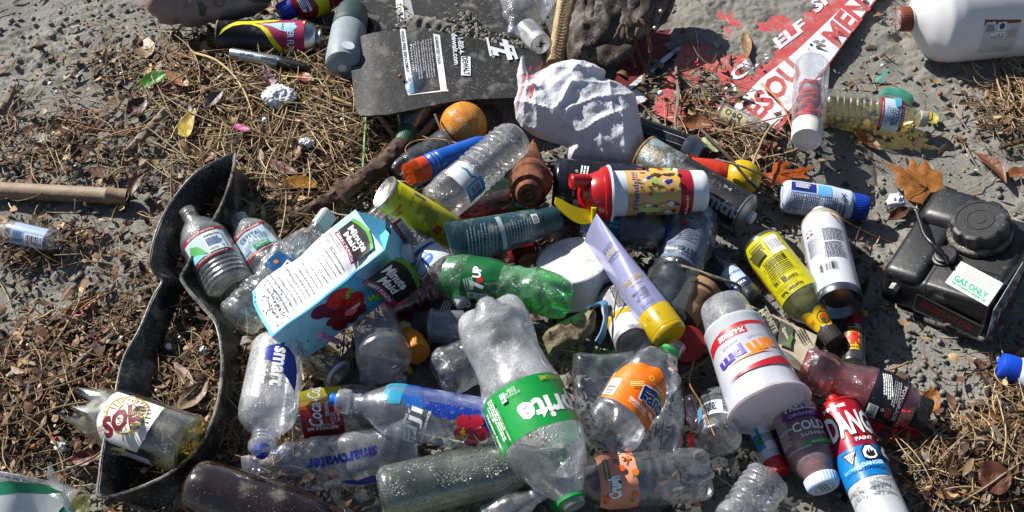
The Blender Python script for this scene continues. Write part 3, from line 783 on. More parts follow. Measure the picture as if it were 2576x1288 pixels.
a.art('label', [('p', cv([(935, 430), (985, 350), (1050, 305), (1130, 268), (1280, 262), (1450, 250), (1600, 228), (1700, 255), (1900, 255), (1905, 640), (1760, 640), (1660, 610), (1590, 555), (1530, 480), (1470, 390), (1400, 330), (1300, 300), (1200, 300), (1100, 318), (1020, 360)]), YE),
                ('p', cv([(1330, 290), (1450, 275), (1560, 262), (1640, 240), (1905, 236), (1905, 560), (1760, 560), (1680, 545), (1620, 500), (1560, 430), (1500, 350), (1420, 305)]), MG),
                ('p', cv([(1380, 293), (1500, 290), (1600, 278), (1770, 278), (1825, 318), (1780, 355), (1700, 368), (1620, 350), (1530, 315)]), LB),
                ('t', 'SUPER FLAME', (1755 - 905) * .2197, -2, 84, 17, -90, LB, .02), ('t', 'GAS CARTRIDGE', (1660 - 905) * .2197, 0, 74, 6, -90, IK), ('t', 'SUPER FLAME', 145, A(W_, -36), 62, 9, 0, ink('a01818'))], tc=0.0)
# marker
a = Ax('marker_pen', 'silver marker pen with black cap lying below the gas cartridge', 'marker pen', (714, 198 - 15, 1.2), (714, 198, 1.2)) if False else Ax('marker_pen', 'silver marker pen with black cap lying below the gas cartridge', 'marker pen', (580, 133, 4.0), (772, 170, 3.4))
a.lathe('body', [(0, 16), (.008, 25), (.02, 27), (.5, 30), (.62, 31), (.64, 29)], M('9ea4ac', .3, .12, .85, .03), main=True, exact=True)
a.lathe('pen_cap', [(.635, 30), (.65, 31.5), (.7, 31), (.9, 25), (.985, 21), (1, 14)], M('0f0f12', .4, .2), exact=True)
a.art('label', [('t', 'KING SIZE', 28, 4, 38, 8, 180, IK, .02), ('t', 'Sharpie', 88, 3, 42, 12, 180, IK, .015, .3)], tc=.1)
# grey bottle beside the flap
a = Ax('grey_bottle', 'dusty grey plastic bottle with ribbed round spout between the gas cartridge and the flaps', 'bottle', (884, 42, 4), (862, 172, 4.5))
a.lathe('body', [(0, 60), (.03, 84), (.28, 88), (.29, 90), (.85, 92), (.95, 86), (1, 60)], M('7a848c', .5, .6), main=True, exact=True)
a.lathe('neck_band', [(-.12, 60), (-.1, 78), (.0, 86), (.2, 89.5), (.27, 90), (.28, 86)], M('23383a', .5, .5), exact=True)
p = a.lathe('spout', [(0, 0)] if False else [(.86, 10), (.87, 20), (1.0, 22), (1.01, 12)], M('b9bec4', .5, .3), exact=True)
bm = bmesh.new(); bmesh.ops.create_cone(bm, cap_ends=True, segments=40, radius1=17 * a.k, radius2=16 * a.k, depth=9 * a.k)
for v in bm.verts:
    if abs(v.co.x) + abs(v.co.y) > 1e-6 and int((math.atan2(v.co.y, v.co.x) + math.pi) / (2 * math.pi) * 40 + .5) % 2: v.co.x *= .93; v.co.y *= .93
bmesh.ops.translate(bm, verts=bm.verts[:], vec=Vector((.84 * a.L, 4 * a.k, 42 * a.k))); bm_obj('flip_cap', bm, M('b4b9be', .5, .3), a.o)
# red and yellow bottle with blue cap at the top edge
a = Ax('sauce_bottle', 'red and yellow bottle with blue cap in shade at the top edge', 'bottle', (842, -38, 5.5), (703, 36, 3.5))
a.lathe('body', [(0, 70), (.03, 98), (.45, 104), (.62, 98), (.74, 64), (.76, 46), (.8, 44)], M('6a1218', .35, .15), main=True)
a.cap('bottle_cap', .76, 1.0, 50, 48, M('12309a', .45, .15))
a.art('label', [('p', [(-60, -70), (10, -60), (30, -10), (22, 30), (40, 70), (-60, 70)], ink('c7bd12')), ('p', [(-50, 4), (-10, 10), (-4, 60), (-50, 60)], ink('8c1226')), ('r', 40, -20, 62, 30, ink('d8dce6')), ('w', 51, 5, 40, 20, 5, 90, ink('1a2a70'))], tc=.3)
# dirty sack
SACK = M('7d6a66', .35, .45, 0, .3, .2, .4)
sk, hit = lump('plastic_sack', [(358, -50), (364, 8), (372, 30), (395, 48), (402, 60), (430, 66), (455, 60), (470, 70), (500, 66), (528, 58), (556, 62), (590, 52), (640, 40), (675, 20), (712, -50)], 5, 62, SACK, None, 'crumpled pinkish grey plastic sack with torn hem and green markings', 'sack', wr=.5, seed=2, facet=.6)
GR = ink('17452c')
plane_art('print', None, [('ring', 518, 9, 5, 7.2, GR), ('ring', 556, 24, 11, 13, GR), ('p', [(500, 28), (503, 27), (520, 52), (517, 53)], GR), ('p', [(505, 48), (525, 32), (527, 34), (508, 50)], GR), ('ring', 514, 40, 8, 10, GR), ('p', [(600, -10), (690, -14), (680, 14), (640, 22), (605, 14)], GR), ('t', 'off', 512, 40, 26, 16, 60, GR)], sk, fn=hit, step=(8, 8), base=.0006)
# clear bottle and vial by the boot
CL = CLEAR(); CLC = CLEAR('f4f7fa', .22, .5, .9, .10)
a = Ax('water_bottle', 'squashed clear bottle without cap between the flap and the boot', 'bottle', (1352, -50, 4), (1288, 92, 3), squash=.7, crumple=7, seed=3)
a.lathe('body', petprof(118, 34, .5, .85), CLC, main=True); threads(a, .88, 1.0, 36, CLC)
a = Ax('plastic_vial', 'small frosted white vial with a cracked end beside the boot sole', 'vial', (1322, 74, 2.2), (1361, 112, 3.6))
a.lathe('body', [(0, 54), (.03, 62), (.5, 58), (.98, 55), (1, 50)], CLEAR('dfe3e6', .8, .2, .2, .3, .7), main=True, caps=(False, True))
a.disc_art('crack', [('p', [(-8, -14), (2, -6), (10, -8), (4, 2), (12, 12), (0, 6), (-12, 4), (-2, -4)], ink('3c3a34'))], 1.0)
# boot
LEA = M('33271f', .6, .85, 0, .6, .3, .4, dcol=(.30, .28, .25))
e = local_empty('work_boot', 'worn dark brown leather work boot lying on its side with its sole to the flaps', 'boot', P(1540, 60, 4))
lump('upper', [(1425, -70), (1450, 0), (1432, 60), (1424, 120), (1428, 165), (1450, 176), (1500, 166), (1555, 150), (1590, 110), (1640, 92), (1668, 60), (1690, 10), (1700, -70)], 5, 50, LEA, e, wr=.45, ws=75, seed=5, D=80, facet=.55, ridges=[(1470, -60, 1462, 170, 5, 7), (1520, 40, 1535, 90, 6, 7), (1560, -60, 1570, 70, 8, -10), (1610, -40, 1675, 30, 8, 6)])
lump('toe_cap', [(1590, -60), (1600, 10), (1625, 60), (1655, 75), (1685, 40), (1700, 0), (1702, -60)], 6.5, 34, M('34261e', .4, .5, 0, .4, .3, .5), e, wr=.3, ws=60, seed=8, D=50)
LE2 = M('33251d', .55, .6, 0, .5, .3, .45, dcol=(.24, .22, .195)); LE3 = M('2a1f18', .75, .6, 0, .5, .3, .3, dcol=(.22, .2, .18))
lump('quarter_panel', [(1466, -60), (1474, 10), (1468, 60), (1474, 110), (1500, 128), (1524, 104), (1532, 60), (1528, 20), (1540, -60)], 8.2, 15, LE2, e, wr=.25, ws=50, seed=15, D=16, facet=.35, back=.2)
lump('quarter_panel', [(1544, -60), (1546, 0), (1556, 40), (1550, 84), (1562, 110), (1590, 86), (1618, 60), (1640, 40), (1652, 0), (1660, -60)], 8.4, 13, LE2, e, wr=.25, ws=50, seed=16, D=16, facet=.35, back=.2)
lump('tongue', [(1500, 120), (1520, 112), (1560, 118), (1590, 96), (1606, 120), (1570, 156), (1530, 172), (1504, 160)], 6.8, 10, LE3, e, wr=.2, ws=40, seed=17, D=20, facet=.3, back=.3)
lump('heel_counter', [(1652, -60), (1656, 0), (1640, 44), (1648, 74), (1676, 58), (1694, 20), (1704, -20), (1704, -60)], 8, 12, M('3e2616', .4, .3, 0, .35, .3, .55), e, wr=.15, ws=50, seed=18, D=14, back=.3)
SOLE = M('a18a63', .7, .4, 0, .35, .25)
so_, shit = lump('sole', [(1396, -70), (1402, 0), (1392, 60), (1384, 110), (1372, 160), (1376, 172), (1398, 172), (1424, 166), (1436, 110), (1446, 50), (1462, 0), (1462, -70)], 4, 34, SOLE, e, wr=.1, seed=9, D=16, power=.4)
tr = []
for i in range(21): tr.append(('p', [(1410 - i * 1.3, 8 + i * 7), (1428 - i * 1.3, -2 + i * 7), (1429 - i * 1.3, 1 + i * 7), (1411 - i * 1.3, 11 + i * 7)], ink('5a4a32')))
plane_art('tread', None, tr, so_, fn=shit, step=(6, 6), base=.0012)
sp = P(1415, 60, 4); spl = Plane(sp + (CV - sp).normalized() * .024, sp + (CV - sp).normalized() * .024 + RT, sp + (CV - sp).normalized() * .024 + Vector((0, .5, .45)))
def lace(pts, parent, w_=9):
    W = [P(*p) for p in pts]; k = depth(W[0]) / F; c = resample(W, 30); o0 = W[0]
    V, Fc = tube_mesh([p - o0 for p in c], [w_ / 2 * k * (1 + .18 * math.sin(i * 2.2)) for i in range(30)], 8, .3, 3)
    o = mesh_obj('lace', V, Fc, M('5b4632', .85, .6, 0, .6, .3), parent); o.location = parent.matrix_world.inverted() @ o0; return o
lace([(1548, 96, 8), (1560, 68, 10), (1572, 62, 10), (1580, 90, 9), (1585, 120, 6), (1592, 150, 3), (1600, 172, 2)], e)
lace([(1598, 60, 11), (1608, 50, 11.5), (1624, 66, 11), (1632, 100, 8), (1636, 140, 4), (1622, 180, 2), (1618, 215, 1.5)], e, 10)
lace([(1604, 70, 10), (1600, 100, 8), (1604, 130, 4), (1640, 190, 1.5), (1700, 196, 1.2), (1740, 190, 1.2), (1752, 168, 1.2), (1748, 140, 1.2)], e, 9)
for x, y in ((1647, 70), (1662, 28)):
    bm = bmesh.new(); bmesh.ops.create_uvsphere(bm, u_segments=14, v_segments=8, radius=.0035); o = bm_obj('eyelet', bm, M('b8b8b4', .4, .2, .5), e); o.location = e.matrix_world.inverted() @ (P(x, y, 9.8))
# rubber strap, a loop of inner tube
STRAP = M('131315', .45, .74, 0, .25, .2, .45)
pr = [((592, 383, 6), (582, 475, 1)), ((500, 430, 5.5), (556, 490, .4)), ((440, 495, 5.5), (510, 545, .3)), ((400, 565, 5.5), (466, 612, .3)), ((378, 644, 5), (438, 662, .3)), ((386, 682, 4.5), (440, 695, .3)),
      ((407, 708, 4), (458, 728, .3)), ((384, 750, 4), (440, 770, .3)), ((350, 830, 4), (405, 862, .3)), ((315, 892, 4), (392, 905, .3)), ((298, 950, 4), (385, 962, .3)), ((285, 1020, 4), (366, 1020, .3)), ((262, 1110, 4.5), (345, 1112, .3)),
      ((251, 1190, 5), (318, 1195, .3)), ((252, 1249, 5), (322, 1262, .3)), ((330, 1236, 4), (352, 1284, .3)), ((430, 1190, 4), (455, 1250, .3)), ((500, 1128, 4.5), (542, 1165, .3)), ((535, 1060, 4.5), (588, 1080, .3)), ((555, 980, 4.5), (604, 990, .3)),
      ((561, 900, 5), (607, 900, .3)), ((548, 820, 5), (602, 830, .3)), ((520, 780, 5), (578, 785, .3)), ((480, 735, 5), (548, 745, .3)), ((458, 700, 5), (505, 715, .3)), ((470, 672, 5), (525, 690, .3)), ((500, 620, 5), (565, 640, .3)), ((537, 555, 6), (598, 560, .3)), ((565, 500, 6), (618, 490, .3)), ((588, 425, 6), (626, 432, .5))]
pr = [((x, y, z + 2.2), (u_, v_, w_ + 1.6)) for (x, y, z), (u_, v_, w_) in pr]
ribbon('rubber_strap', pr, .0035, STRAP, 'loop of black rubber strap lying in a figure of eight on the litter', 'rubber strap', True, 6, .004, 5, .0022, 4)
# bamboo cane
a = Ax('bamboo_cane', 'long pale bamboo cane with one node lying on the sand', 'cane', (-60, 476, 1.6), (322, 495, 1.8))
a.lathe('cane', [(0, 44), (.855, 41), (.862, 45), (.872, 45), (.88, 41), (1, 40)], M('7d6a55', .65, .35, 0, .4, .25), main=True, exact=True, caps=(True, False))
a.lathe('hollow', [(.93, 33), (.999, 34), (1.0, 40)], M('4a3b2c', .8, .3), exact=True, caps=(True, False))
# miniature bottles of clear plastic
a = Ax('miniature_bottle', 'tiny clear bottle with pale blue label lying below the bamboo cane', 'bottle', (148, 611, 2), (-45, 566, 1.9))
a.lathe('body', [(0, 40), (.02, 60), (.06, 62), (.52, 62), (.62, 58), (.7, 40), (.78, 28), (1, 26)], CLEAR('f4f8fb', .10, .2, .1, .05), main=True)
a.art('label', [('r', -46, -32, 46, 30, M('9fb4d6', .4, .15, trans=.3)), ('r', -44, -4, 6, 26, ink('d9dfe8')), ('b', -19, 11, 44, 26, 180, IK), ('w', 26, 8, 32, 30, 7, 180, ink('2a4a80'))], tc=.32)
# Broken bottle with white and gold label
GLS = CLEAR('f2f4ea', .04, .02, .12, .04, 1.35, (.7, .7, .66), .06)
a = Ax('broken_bottle', 'clear glass bottle with jagged broken neck and white and gold label', 'broken bottle', (484, 1123, 5), (176, 1014, 5))
_D = a.D
def jag(x, y, z):
    t = x / a.Lp
    if t > .62: x = a.Lp * (.62 + (t - .62) * (.62 + .5 * abs(mnoise.noise(Vector((math.atan2(y, z) * 1.7, 3.3, 1)))) * 2.2 - .25 * math.cos(math.atan2(y, z) + .3)))
    return _D(x, y, z)
a.D = jag
a.lathe('body', [(0, 128), (.012, 146), (.05, 152), (.5, 152), (.62, 150), (.72, 138), (.84, 112), (1.0, 86)], GLS, main=True, caps=(False, False))
a.lathe('inner_wall', [(.05, 142), (.5, 142), (.62, 140), (.72, 128), (.84, 104), (.985, 80)], GLS, caps=(False, False))
a.lathe('foot', [(.0, 126), (.006, 146), (.045, 150), (.05, 140), (.04, 120), (.03, 60), (.03, 1)], CLEAR('d8d884', .12, .3, .2, .05, 1.6), exact=True, caps=(False, False))
LW = M('d5d4cd', .6, .3); GO = ink('a58b45', .2, .35); RD = ink('6d1220'); S = []
for i in range(26):
    t = math.radians(i * 14); S.append(('p', [(2 + 26 * math.cos(t), 24 + 26 * math.sin(t)), (2 + 52 * math.cos(t - .05), 24 + 46 * math.sin(t - .05)), (2 + 52 * math.cos(t + .05), 24 + 46 * math.sin(t + .05))], GO))
a.art('label', negy([('p', [(-70, 78), (70, 78), (76, 40), (72, -20), (50, -66), (-52, -66), (-72, -20), (-76, 40)], LW), ('ring', 2, 24, 50, 54, GO), ('ring', 2, 24, 24, 27, GO)] + S +
      [('c', 2, 42, 17, 15, LW), ('ring', 2, 42, 13, 15, GO), ('c', -4, 45, 2, 2.5, GO), ('c', 8, 45, 2, 2.5, GO), ('p', [(-3, 36), (7, 36), (2, 33)], GO),
       ('t', 'SOL', -4, 2, 86, 46, 220, LW, .09), ('t', 'SOL', -4, 2, 86, 44, 220, RD, .05), ('t', 'DESDE', 34, -24, 26, 10, 205, RD, .01), ('t', 'CERVEZA', -36, 22, 34, 8, 192, GO, .01), ('t', 'ORIGINAL', -50, 4, 30, 7, 192, GO), ('t', 'MEXICO', -52, -10, 26, 7, 192, GO),
       ('t', 'LAGER BEER', -20, -50, 44, 6, 192, GO), ('t', 'IMPORTADA', -26, -59, 40, 6, 192, GO)]), tc=.44, lift=.0004)
bx = a.art('paper_backing', negy([('p', [(-84, -76), (62, -76), (70, -92), (60, -112), (-20, -118), (-90, -112)], M('bdbdb6', .8, .4, 0, .5))]), tc=.44)
# green and white cup at the bottom edge
a = Ax('plastic_cup', 'clear plastic cup with green and white swirls, its rim split, at the bottom edge', 'cup', (-20, 1480, 3), (62, 1205, 8))
CUP = CLEAR('eef3f1', .30, .9, .25, .12)
a.lathe('body', [(0, 190), (.02, 200), (.9, 252), (.95, 262), (.97, 268), (.99, 270), (1, 262)], CUP, main=True, caps=(True, False))
a.lathe('rim', [(.965, 262), (.975, 272), (.99, 274), (1.0, 266)], CLEAR('f4f7fa', .3, .1, .1, .08), exact=True, caps=(False, False))
TG = M('2b8a63', .45, .15, trans=.25); TW = M('d2d6da', .45, .1, trans=.3)
a.art('label', [('p', [(70, 120), (62, 60), (66, 0), (72, -60), (60, -130), (-120, -150), (-120, 140)], TW), ('p', [(40, 150), (66, 90), (84, 30), (92, -40), (84, -100), (72, -60), (60, 10), (38, 70), (0, 120)], TG), ('p', [(-20, -140), (40, -110), (60, -126), (50, -160), (-30, -170)], TG),
                ('p', [(-10, 40), (8, 20), (14, -10), (4, 10), (-14, 30)], ink('c05a2a')), ('p', [(-30, 20), (-2, -4), (0, -40), (-30, -50)], ink('1d3f9a')), ('b', -14, -100, 34, 22, 0, IK)], tc=.62)
lump('torn_flap', [(120, 1176), (124, 1162), (130, 1164), (136, 1190), (160, 1230), (196, 1300), (176, 1300), (140, 1240), (118, 1200)], 9.5, 5, CLEAR('e8efec', .5, .5, .4, .12), a.o, wr=.2, D=10)
# Bottles with red edged labels
def red_label(a, tc, h, w_, green=False, txt='CRYSTAL', facts=True, rot=0):
    LBL = M('b9cbd6', .35, .15, trans=.15); RE = ink('8e1c26'); BL = ink('1d3f78'); it = [('r', -h, -w_ * .95, h, w_ * .95, LBL), ('r', -h, -w_ * .95, -h + 9, w_ * .95, RE), ('r', h - 9, -w_ * .95, h, w_ * .95, RE),
        ('t', 'BOTTLED AT THE SOURCE', h - 4.5, 0, w_ * 1.2, 4.5, -90, IW, .01), ('t', '16.9 FL OZ (1.05 PINTS) 500 mL', -h + 4.5, 0, w_ * 1.3, 4.5, -90, IW, .01)]
    return it, BL
a = Ax('water_bottle', 'uncapped clear bottle with red edged nutrition label standing out of the strap loop', 'bottle', (585, 728, 4.5), (470, 530, 6.5))
a.lathe('body', petprof(126, 42, .58, .87), CLEAR('f2f2e6', .24, .3, .4, .08), main=True, ribs=((.03, .28, 5, .02),)); threads(a, .87, 1.0, 42, CLEAR('f6f6ee', .25, .1, .1))
it, BL = red_label(a, .43, 40, 62)
a.art('label', it + [('p', [(-26, 8), (-22, 36), (4, 50), (16, 40), (4, 22), (-10, 14)], ink('4a9a4a')), ('p', [(-30, 10), (-30, 56), (-8, 56), (-14, 34)], ink('7fc0d8')), ('r', -30, -44, 28, 2, ink('cfd8de')), ('t', 'Nutrition Facts', 18, -22, 40, 8, -90, IK, .02), ('w', -2, -22, 40, 24, 5, -90, BL), ('t', 'Calories', -22, -12, 22, 6, -90, IK, .01), ('t', '0', -22, -36, 6, 8, -90, IK, .02)], tc=.43)
a = Ax('water_bottle', 'crushed clear bottle with blue and red edged label wedged behind the sparkling crumpled bottle', 'bottle', (700, 694, 3.5), (600, 546, 4.5), crumple=5, seed=6)
a.lathe('body', petprof(112, 50, .62, .88), CLEAR('eef2f6', .26, .5, .5, .08), main=True)
it, BL = red_label(a, .46, 40, 56)
a.art('label', it + [('t', 'CRYSTAL', 16, 4, 64, 13, -90, BL, .02), ('t', 'GEYSER', 2, -10, 50, 10, -90, BL, .01), ('t', 'NATURAL', -4, 20, 30, 6, -90, BL), ('t', 'ALPINE SPRING WATER', -11, 0, 64, 6, -90, BL, .01), ('p', [(-30, -30), (-18, -30), (-16, 10), (-28, 10)], ink('3fa85a')), ('t', 'ALPINE', -23, -10, 30, 7, -90, IW, .02), ('w', -22, 34, 30, 14, 4, -90, BL)], tc=.46)
a = Ax('water_bottle', 'crumpled clear bottle with blue label and ribbed base under the white carton', 'bottle', (594, 812, 4.5), (822, 540, 6), crumple=9, seed=1, bend=-10, squash=.8)
a.lathe('body', petprof(116, 44, .60, .86), CLEAR('f2f2ee', .22, 1.0, .8, .1), main=True, ribs=((.05, .34, 7, .03),)); a.cap('bottle_cap', .89, 1.02, 46, 48, M('c4c6c8', .4, .1, trans=.3), 26)
a.art('label', [('r', -28, -62, 28, 52, M('24517f', .35, .2, trans=.2)), ('t', 'para', 6, -14, 56, 26, -90 + 0, IW, .02), ('t', 'DRINKING WATER', -16, -16, 60, 7, -90, IW, .01), ('c', -2, 34, 6, 6, ink('c86a2c'))], tc=.47)
# bark plank
BARK = M('3d2a1e', .8, .45, 0, 1.0, .55, dcol=(.24, .16, .11))
e = stick('driftwood', 'long split piece of reddish brown bark above the carton', 'driftwood', [(1016, 366, 3), (950, 428, 4), (880, 468, 4), (800, 520, 2.5), (690, 572, 1)], 56, BARK, n=60, seg=14, wob=.34, seed=4, taper=.55)
lump('driftwood', [(838, 462), (852, 452), (870, 456), (905, 446), (925, 462), (880, 500), (890, 520), (872, 516), (850, 495)], 7, 14, M('4a3222', .8, .3, 0, .9, .4), None, 'knobbly stub of brown bark broken off the long bark piece', 'driftwood', wr=.5, D=18, seed=3)
# ------------------------------------------------------------------ the middle of the heap
def hexl(pts): return [(x, -y) for x, y in pts]
# drink carton: its upper side panel lies flat, the fruit panel faces the camera
def carton():
    zt, zb = 15.5, 6.5
    pA, pB, pD = P(616, 734, zt), P(684, 849, zt), P(894, 529, zt); pC = P(768, 918, zb)
    u = pD - pA; w1 = pB - pA; dn = pC - pB
    E = pB + u; G = pC + u; H = pA + u + dn; Cb = pA + dn
    un = u.normalized(); mid = (pD + E) / 2
    K = mid + un * .034 + dn * .20; L2 = K + dn * .80 - un * .002
    K2 = K + un * .016; L3 = L2 + un * .016
    e = local_empty('drink_carton', 'white and blue drink carton with printed fruit on top of the bottles', 'carton', (pA + G) / 2); o0 = e.location
    WP = M('d9dde0', .42, .6, 0, .12, .06, .5, dcol=(.16, .12, .08)); BP = M('9ad4ea', .42, .6, 0, .12, .08, .5, dcol=(.13, .10, .07))
    V = [v - o0 for v in (pA, pB, E, pD, Cb, pC, G, H)]
    n_ = 10
    # panels finely gridded so that the soft dents show
    bm = bmesh.new()
    def grid(a, b, c, d, mi, nu=26, nv=12):
        P_ = [[None] * (nv + 1) for _ in range(nu + 1)]
        for i in range(nu + 1):
            for j in range(nv + 1):
                s, t = i / nu, j / nv; q = a * (1 - s) * (1 - t) + b * s * (1 - t) + c * s * t + d * (1 - s) * t
                P_[i][j] = bm.verts.new(dent(q) - o0)
        for i in range(nu):
            for j in range(nv):
                f = bm.faces.new((P_[i][j], P_[i + 1][j], P_[i + 1][j + 1], P_[i][j + 1])); f.material_index = mi
    crease = pB + u * .80
    ctr = (pA + G) / 2
    def dent(q):
        d = (q - crease).length; q = q + (ctr - q).normalized() * .013 * math.exp(-(d / .022) ** 2)
        for (pt_, r_, dp_) in ((pA, .02, .010), (pC, .025, .012), (pB + u * .3 + dn * .9, .03, .006), (pA + u * .45, .03, .006), (pB + w1 * -.4 + u * .22, .028, .005)): q = q + (ctr - q).normalized() * dp_ * math.exp(-((q - pt_).length / r_) ** 2)
        n1 = mnoise.noise(q * 22) * .0030 + mnoise.noise(q * 60) * .0010
        return q + Vector((0, 0, 1)) * n1
    grid(pA, pD, E, pB, 0); grid(pB, E, G, pC, 1); grid(pC, G, H, Cb, 0); grid(Cb, H, pD, pA, 1); grid(pA, pB, pC, Cb, 0, 12, 12)
    bmesh.ops.remove_doubles(bm, verts=bm.verts[:], dist=.0004); bmesh.ops.recalc_face_normals(bm, faces=bm.faces[:])
    bm_obj('body', bm, [WP, BP], e, sharp=50)
    # gable: two sloping panels, two folded-in side panels, standing fin
    gb = bmesh.new(); LBm = M('8fcbe0', .42, .3, 0, .1, .06, .5); DBm = M('4d9fc0', .42, .2, 0, .1, .06, .5)
    q = {k: gb.verts.new(v - o0) for k, v in dict(D=pD, E=E, G=G, H=H, K=K, L=L2, K2=K2, L3=L3).items()}
    in1 = gb.verts.new(mid + un * .006 + dn * .25 - o0); in2 = gb.verts.new((G + H) / 2 + un * .006 - o0)
    for f, mi in ((('E', 'G', 'L', 'K'), 0), (('D', 'K', 'L', 'H'), 0), (('K', 'K2', 'L3', 'L'), 2)):
        ff = gb.faces.new([q[k] for k in f]); ff.material_index = mi
    for a_, b_, c_ in (('D', 'E', in1), ('E', 'K', in1), ('K', 'D', in1)):
        ff = gb.faces.new((q[a_], q[b_], c_)); ff.material_index = 1 if a_ != 'D' else 0
    for a_, b_, c_ in (('H', 'G', in2), ('G', 'L', in2), ('L', 'H', in2)): gb.faces.new((q[a_], q[b_], c_)).material_index = 1
    bmesh.ops.recalc_face_normals(gb, faces=gb.faces[:]); bmesh.ops.solidify(gb, geom=gb.faces[:], thickness=.0007)
    MGm = M('7d1c4a', .45, .3)
    bm_obj('gable', gb, [LBm, DBm, MGm], e, smooth=False)
    # artwork: (s along the carton, t across) -> place
    def face(o_, su, sv):
        n = su.cross(sv).normalized()
        if n.dot(CV - o_) < 0: n = -n
        def f(x, y, l): return dent(o_ + su * x + sv * y) + n * l - o0
        return f
    L1, L2_ = u.length, w1.length; L3_ = dn.length
    pu = 100.0; s_ = L1 / pu                       # artwork units: a hundredth of the carton's length
    up = -w1.normalized() * s_
    def sty(i_, f, _):
        k_ = i_[0]
        if k_ == 'r': return (k_, i_[1], i_[2] * f, i_[3], i_[4] * f, i_[5])
        if k_ == 'p': return (k_, [(x, y * f) for x, y in i_[1]], i_[2])
        if k_ == 'c': return (k_, i_[1], i_[2] * f, i_[3], i_[4] * f, i_[5])
        if k_ == 'ring': return (k_, i_[1], i_[2] * f) + tuple(i_[3:])
        if k_ == 't': return (k_, i_[1], i_[2], i_[3] * f, i_[4] * f) + tuple(i_[5:])
        return i_
    fA = face(pB, u.normalized() * s_, up)           # x along the carton, y towards its far edge
    Wd = L2_ / s_
    txt = ['We have been in', 'over a century', 'the juice business', 'bringing you naturally', 'you love and trust.', 'can be a marathon,', 'school, work, family,', 'that hobby and about a',
           'other things life throws', 'assured that the real', 'all-natural flavors', 'great tasting fruit drinks', 'you and your family', 'and happy and refreshed.', 'So, whatever life throws your way,', 'we have got the juice covered.', 'In our fruit drinks, the great taste', 'of real fruit juice in every carton.']
    it = [('r', -.1, -.1, 2.2, Wd, ink('5fb0d0')), ('p', [(-.1, 0), (100, 0), (100, 2.2), (-.1, 1.2)], ink('4a9fd0')), ('p', [(78, Wd - .2), (100, Wd - .2), (100, 1), (90, 1)], ink('a8d6e6'))]
    for i, s in enumerate(txt):
        x = 76 - i * 3.95 - (2.5 if i < 2 else 0); wd_ = len(s) * .98
        y = 5.2 + wd_ / 2 + .6 * (i % 3) + (12 if i < 2 else 0)
        it.append(('t', s, x, y, wd_, 1.9, -90, IK if i > 1 else M('8a8a8a', .6, .6), .012))
    it += [('r', 76.5, 5.5, 79.6, 28.5, ink('9a1d5a')), ('p', [(80, 5), (92, 5), (95, 11), (96.5, 17), (95, 23), (92, 28.5), (80, 28.5)], IK), ('p', [(92, 28.5), (95, 23), (96.5, 17), (95, 11), (92, 5), (94.5, 5), (98, 12), (99.3, 17), (97.5, 24), (94.5, 28.5)], ink('4f9a2c')),
           ('t', 'Minute', 89, 16.5, 18, 5.4, -90, IW, .03), ('t', 'Maid', 83.4, 17.5, 13, 4.6, -90, IW, .03), ('t', 'BERRY PUNCH', 78.1, 17, 20, 2, -90, IW, .02), ('t', 'FLAVORED', 74.6, 22, 10, 1.3, -90, IK)]
    it = it[:3] + [sty(i_, 1.36, 0) for i_ in it[3:]]
    rs = random.Random(3); MUD = M('5a4630', .8, 0, 0, .3, .3); MUD2 = M('30261a', .8, 0, 0, .3, .3)
    def stain(cx, cy_, r0, m_): return ('p', [(cx + r0 * rs.uniform(.5, 1.2) * math.cos(k_ * .785), cy_ + r0 * rs.uniform(.5, 1.2) * math.sin(k_ * .785)) for k_ in range(8)], m_)
    it += [stain(rs.gauss(9, 6), rs.gauss(22, 11), rs.choice((.25, .3, .4, .6, .9)), rs.choice((MUD, MUD2))) for _ in range(90)] + [stain(rs.uniform(2, 96), rs.uniform(2, 42), rs.choice((.2, .25, .35)), MUD2) for _ in range(50)] + [stain(rs.gauss(84, 5), rs.gauss(6, 4), rs.choice((.25, .4, .7)), MUD2) for _ in range(40)]
    it = [i_ for i_ in it if i_[0] != 'p' or len(i_[1]) != 8 or min(y for _, y in i_[1]) > .2 and max(y for _, y in i_[1]) < Wd - .2 and min(x for x, _ in i_[1]) > .2]
    decal('label', it, fA, e, step=(4, 4), base=.0004)
    fB = face(pB, u.normalized() * s_, -dn.normalized() * s_)   # y goes up towards pB from below: negative values run down the fruit panel
    Hd = L3_ / s_
    BR = ink('c4202e'); DR = ink('8a1624'); PU = ink('641c3e'); GL = ink('3f8a28'); GL2 = ink('7bb23c')
    def seeds(cx, cy_, rx, ry, n, col):
        r_ = random.Random(int(cx * 10)); return [('c', cx + rx * r_.uniform(-.75, .75), cy_ + ry * r_.uniform(-.75, .75), .28, .18, col) for _ in range(n)]
    def blob(cx, cy_, rx, ry, col, w_=.08, n=20): return ('p', [(cx + rx * math.cos(i / n * 6.2832) * (1 + w_ * math.sin(3 * i / n * 6.2832)), cy_ + ry * math.sin(i / n * 6.2832)) for i in range(n)], col)
    it = [('p', [(44, 0), (76, 0), (76, -35), (58, -35), (50, -35 * .6)], ink('58b0dc')), blob(36, -7.5, 7.5, 6, PU), blob(40, -12, 6, 6, ink('641838')), blob(52, -9, 10, 8.6, BR), blob(57, -18, 9.5, 7.6, ink('b81a28')), blob(44, -22, 9, 7, DR), blob(36, -22, 5.5, 4.5, ink('7a2a22')), blob(37, -29, 6.5, 5, ink('7a1218')), blob(47, -29, 6, 4.2, ink('5e1016')), blob(56, -27, 6, 4, ink('6e1018'))]
    it += seeds(52, -9, 10, 8.6, 46, ink('c9a45a')) + seeds(57, -18, 9, 7, 40, ink('c9a45a'))
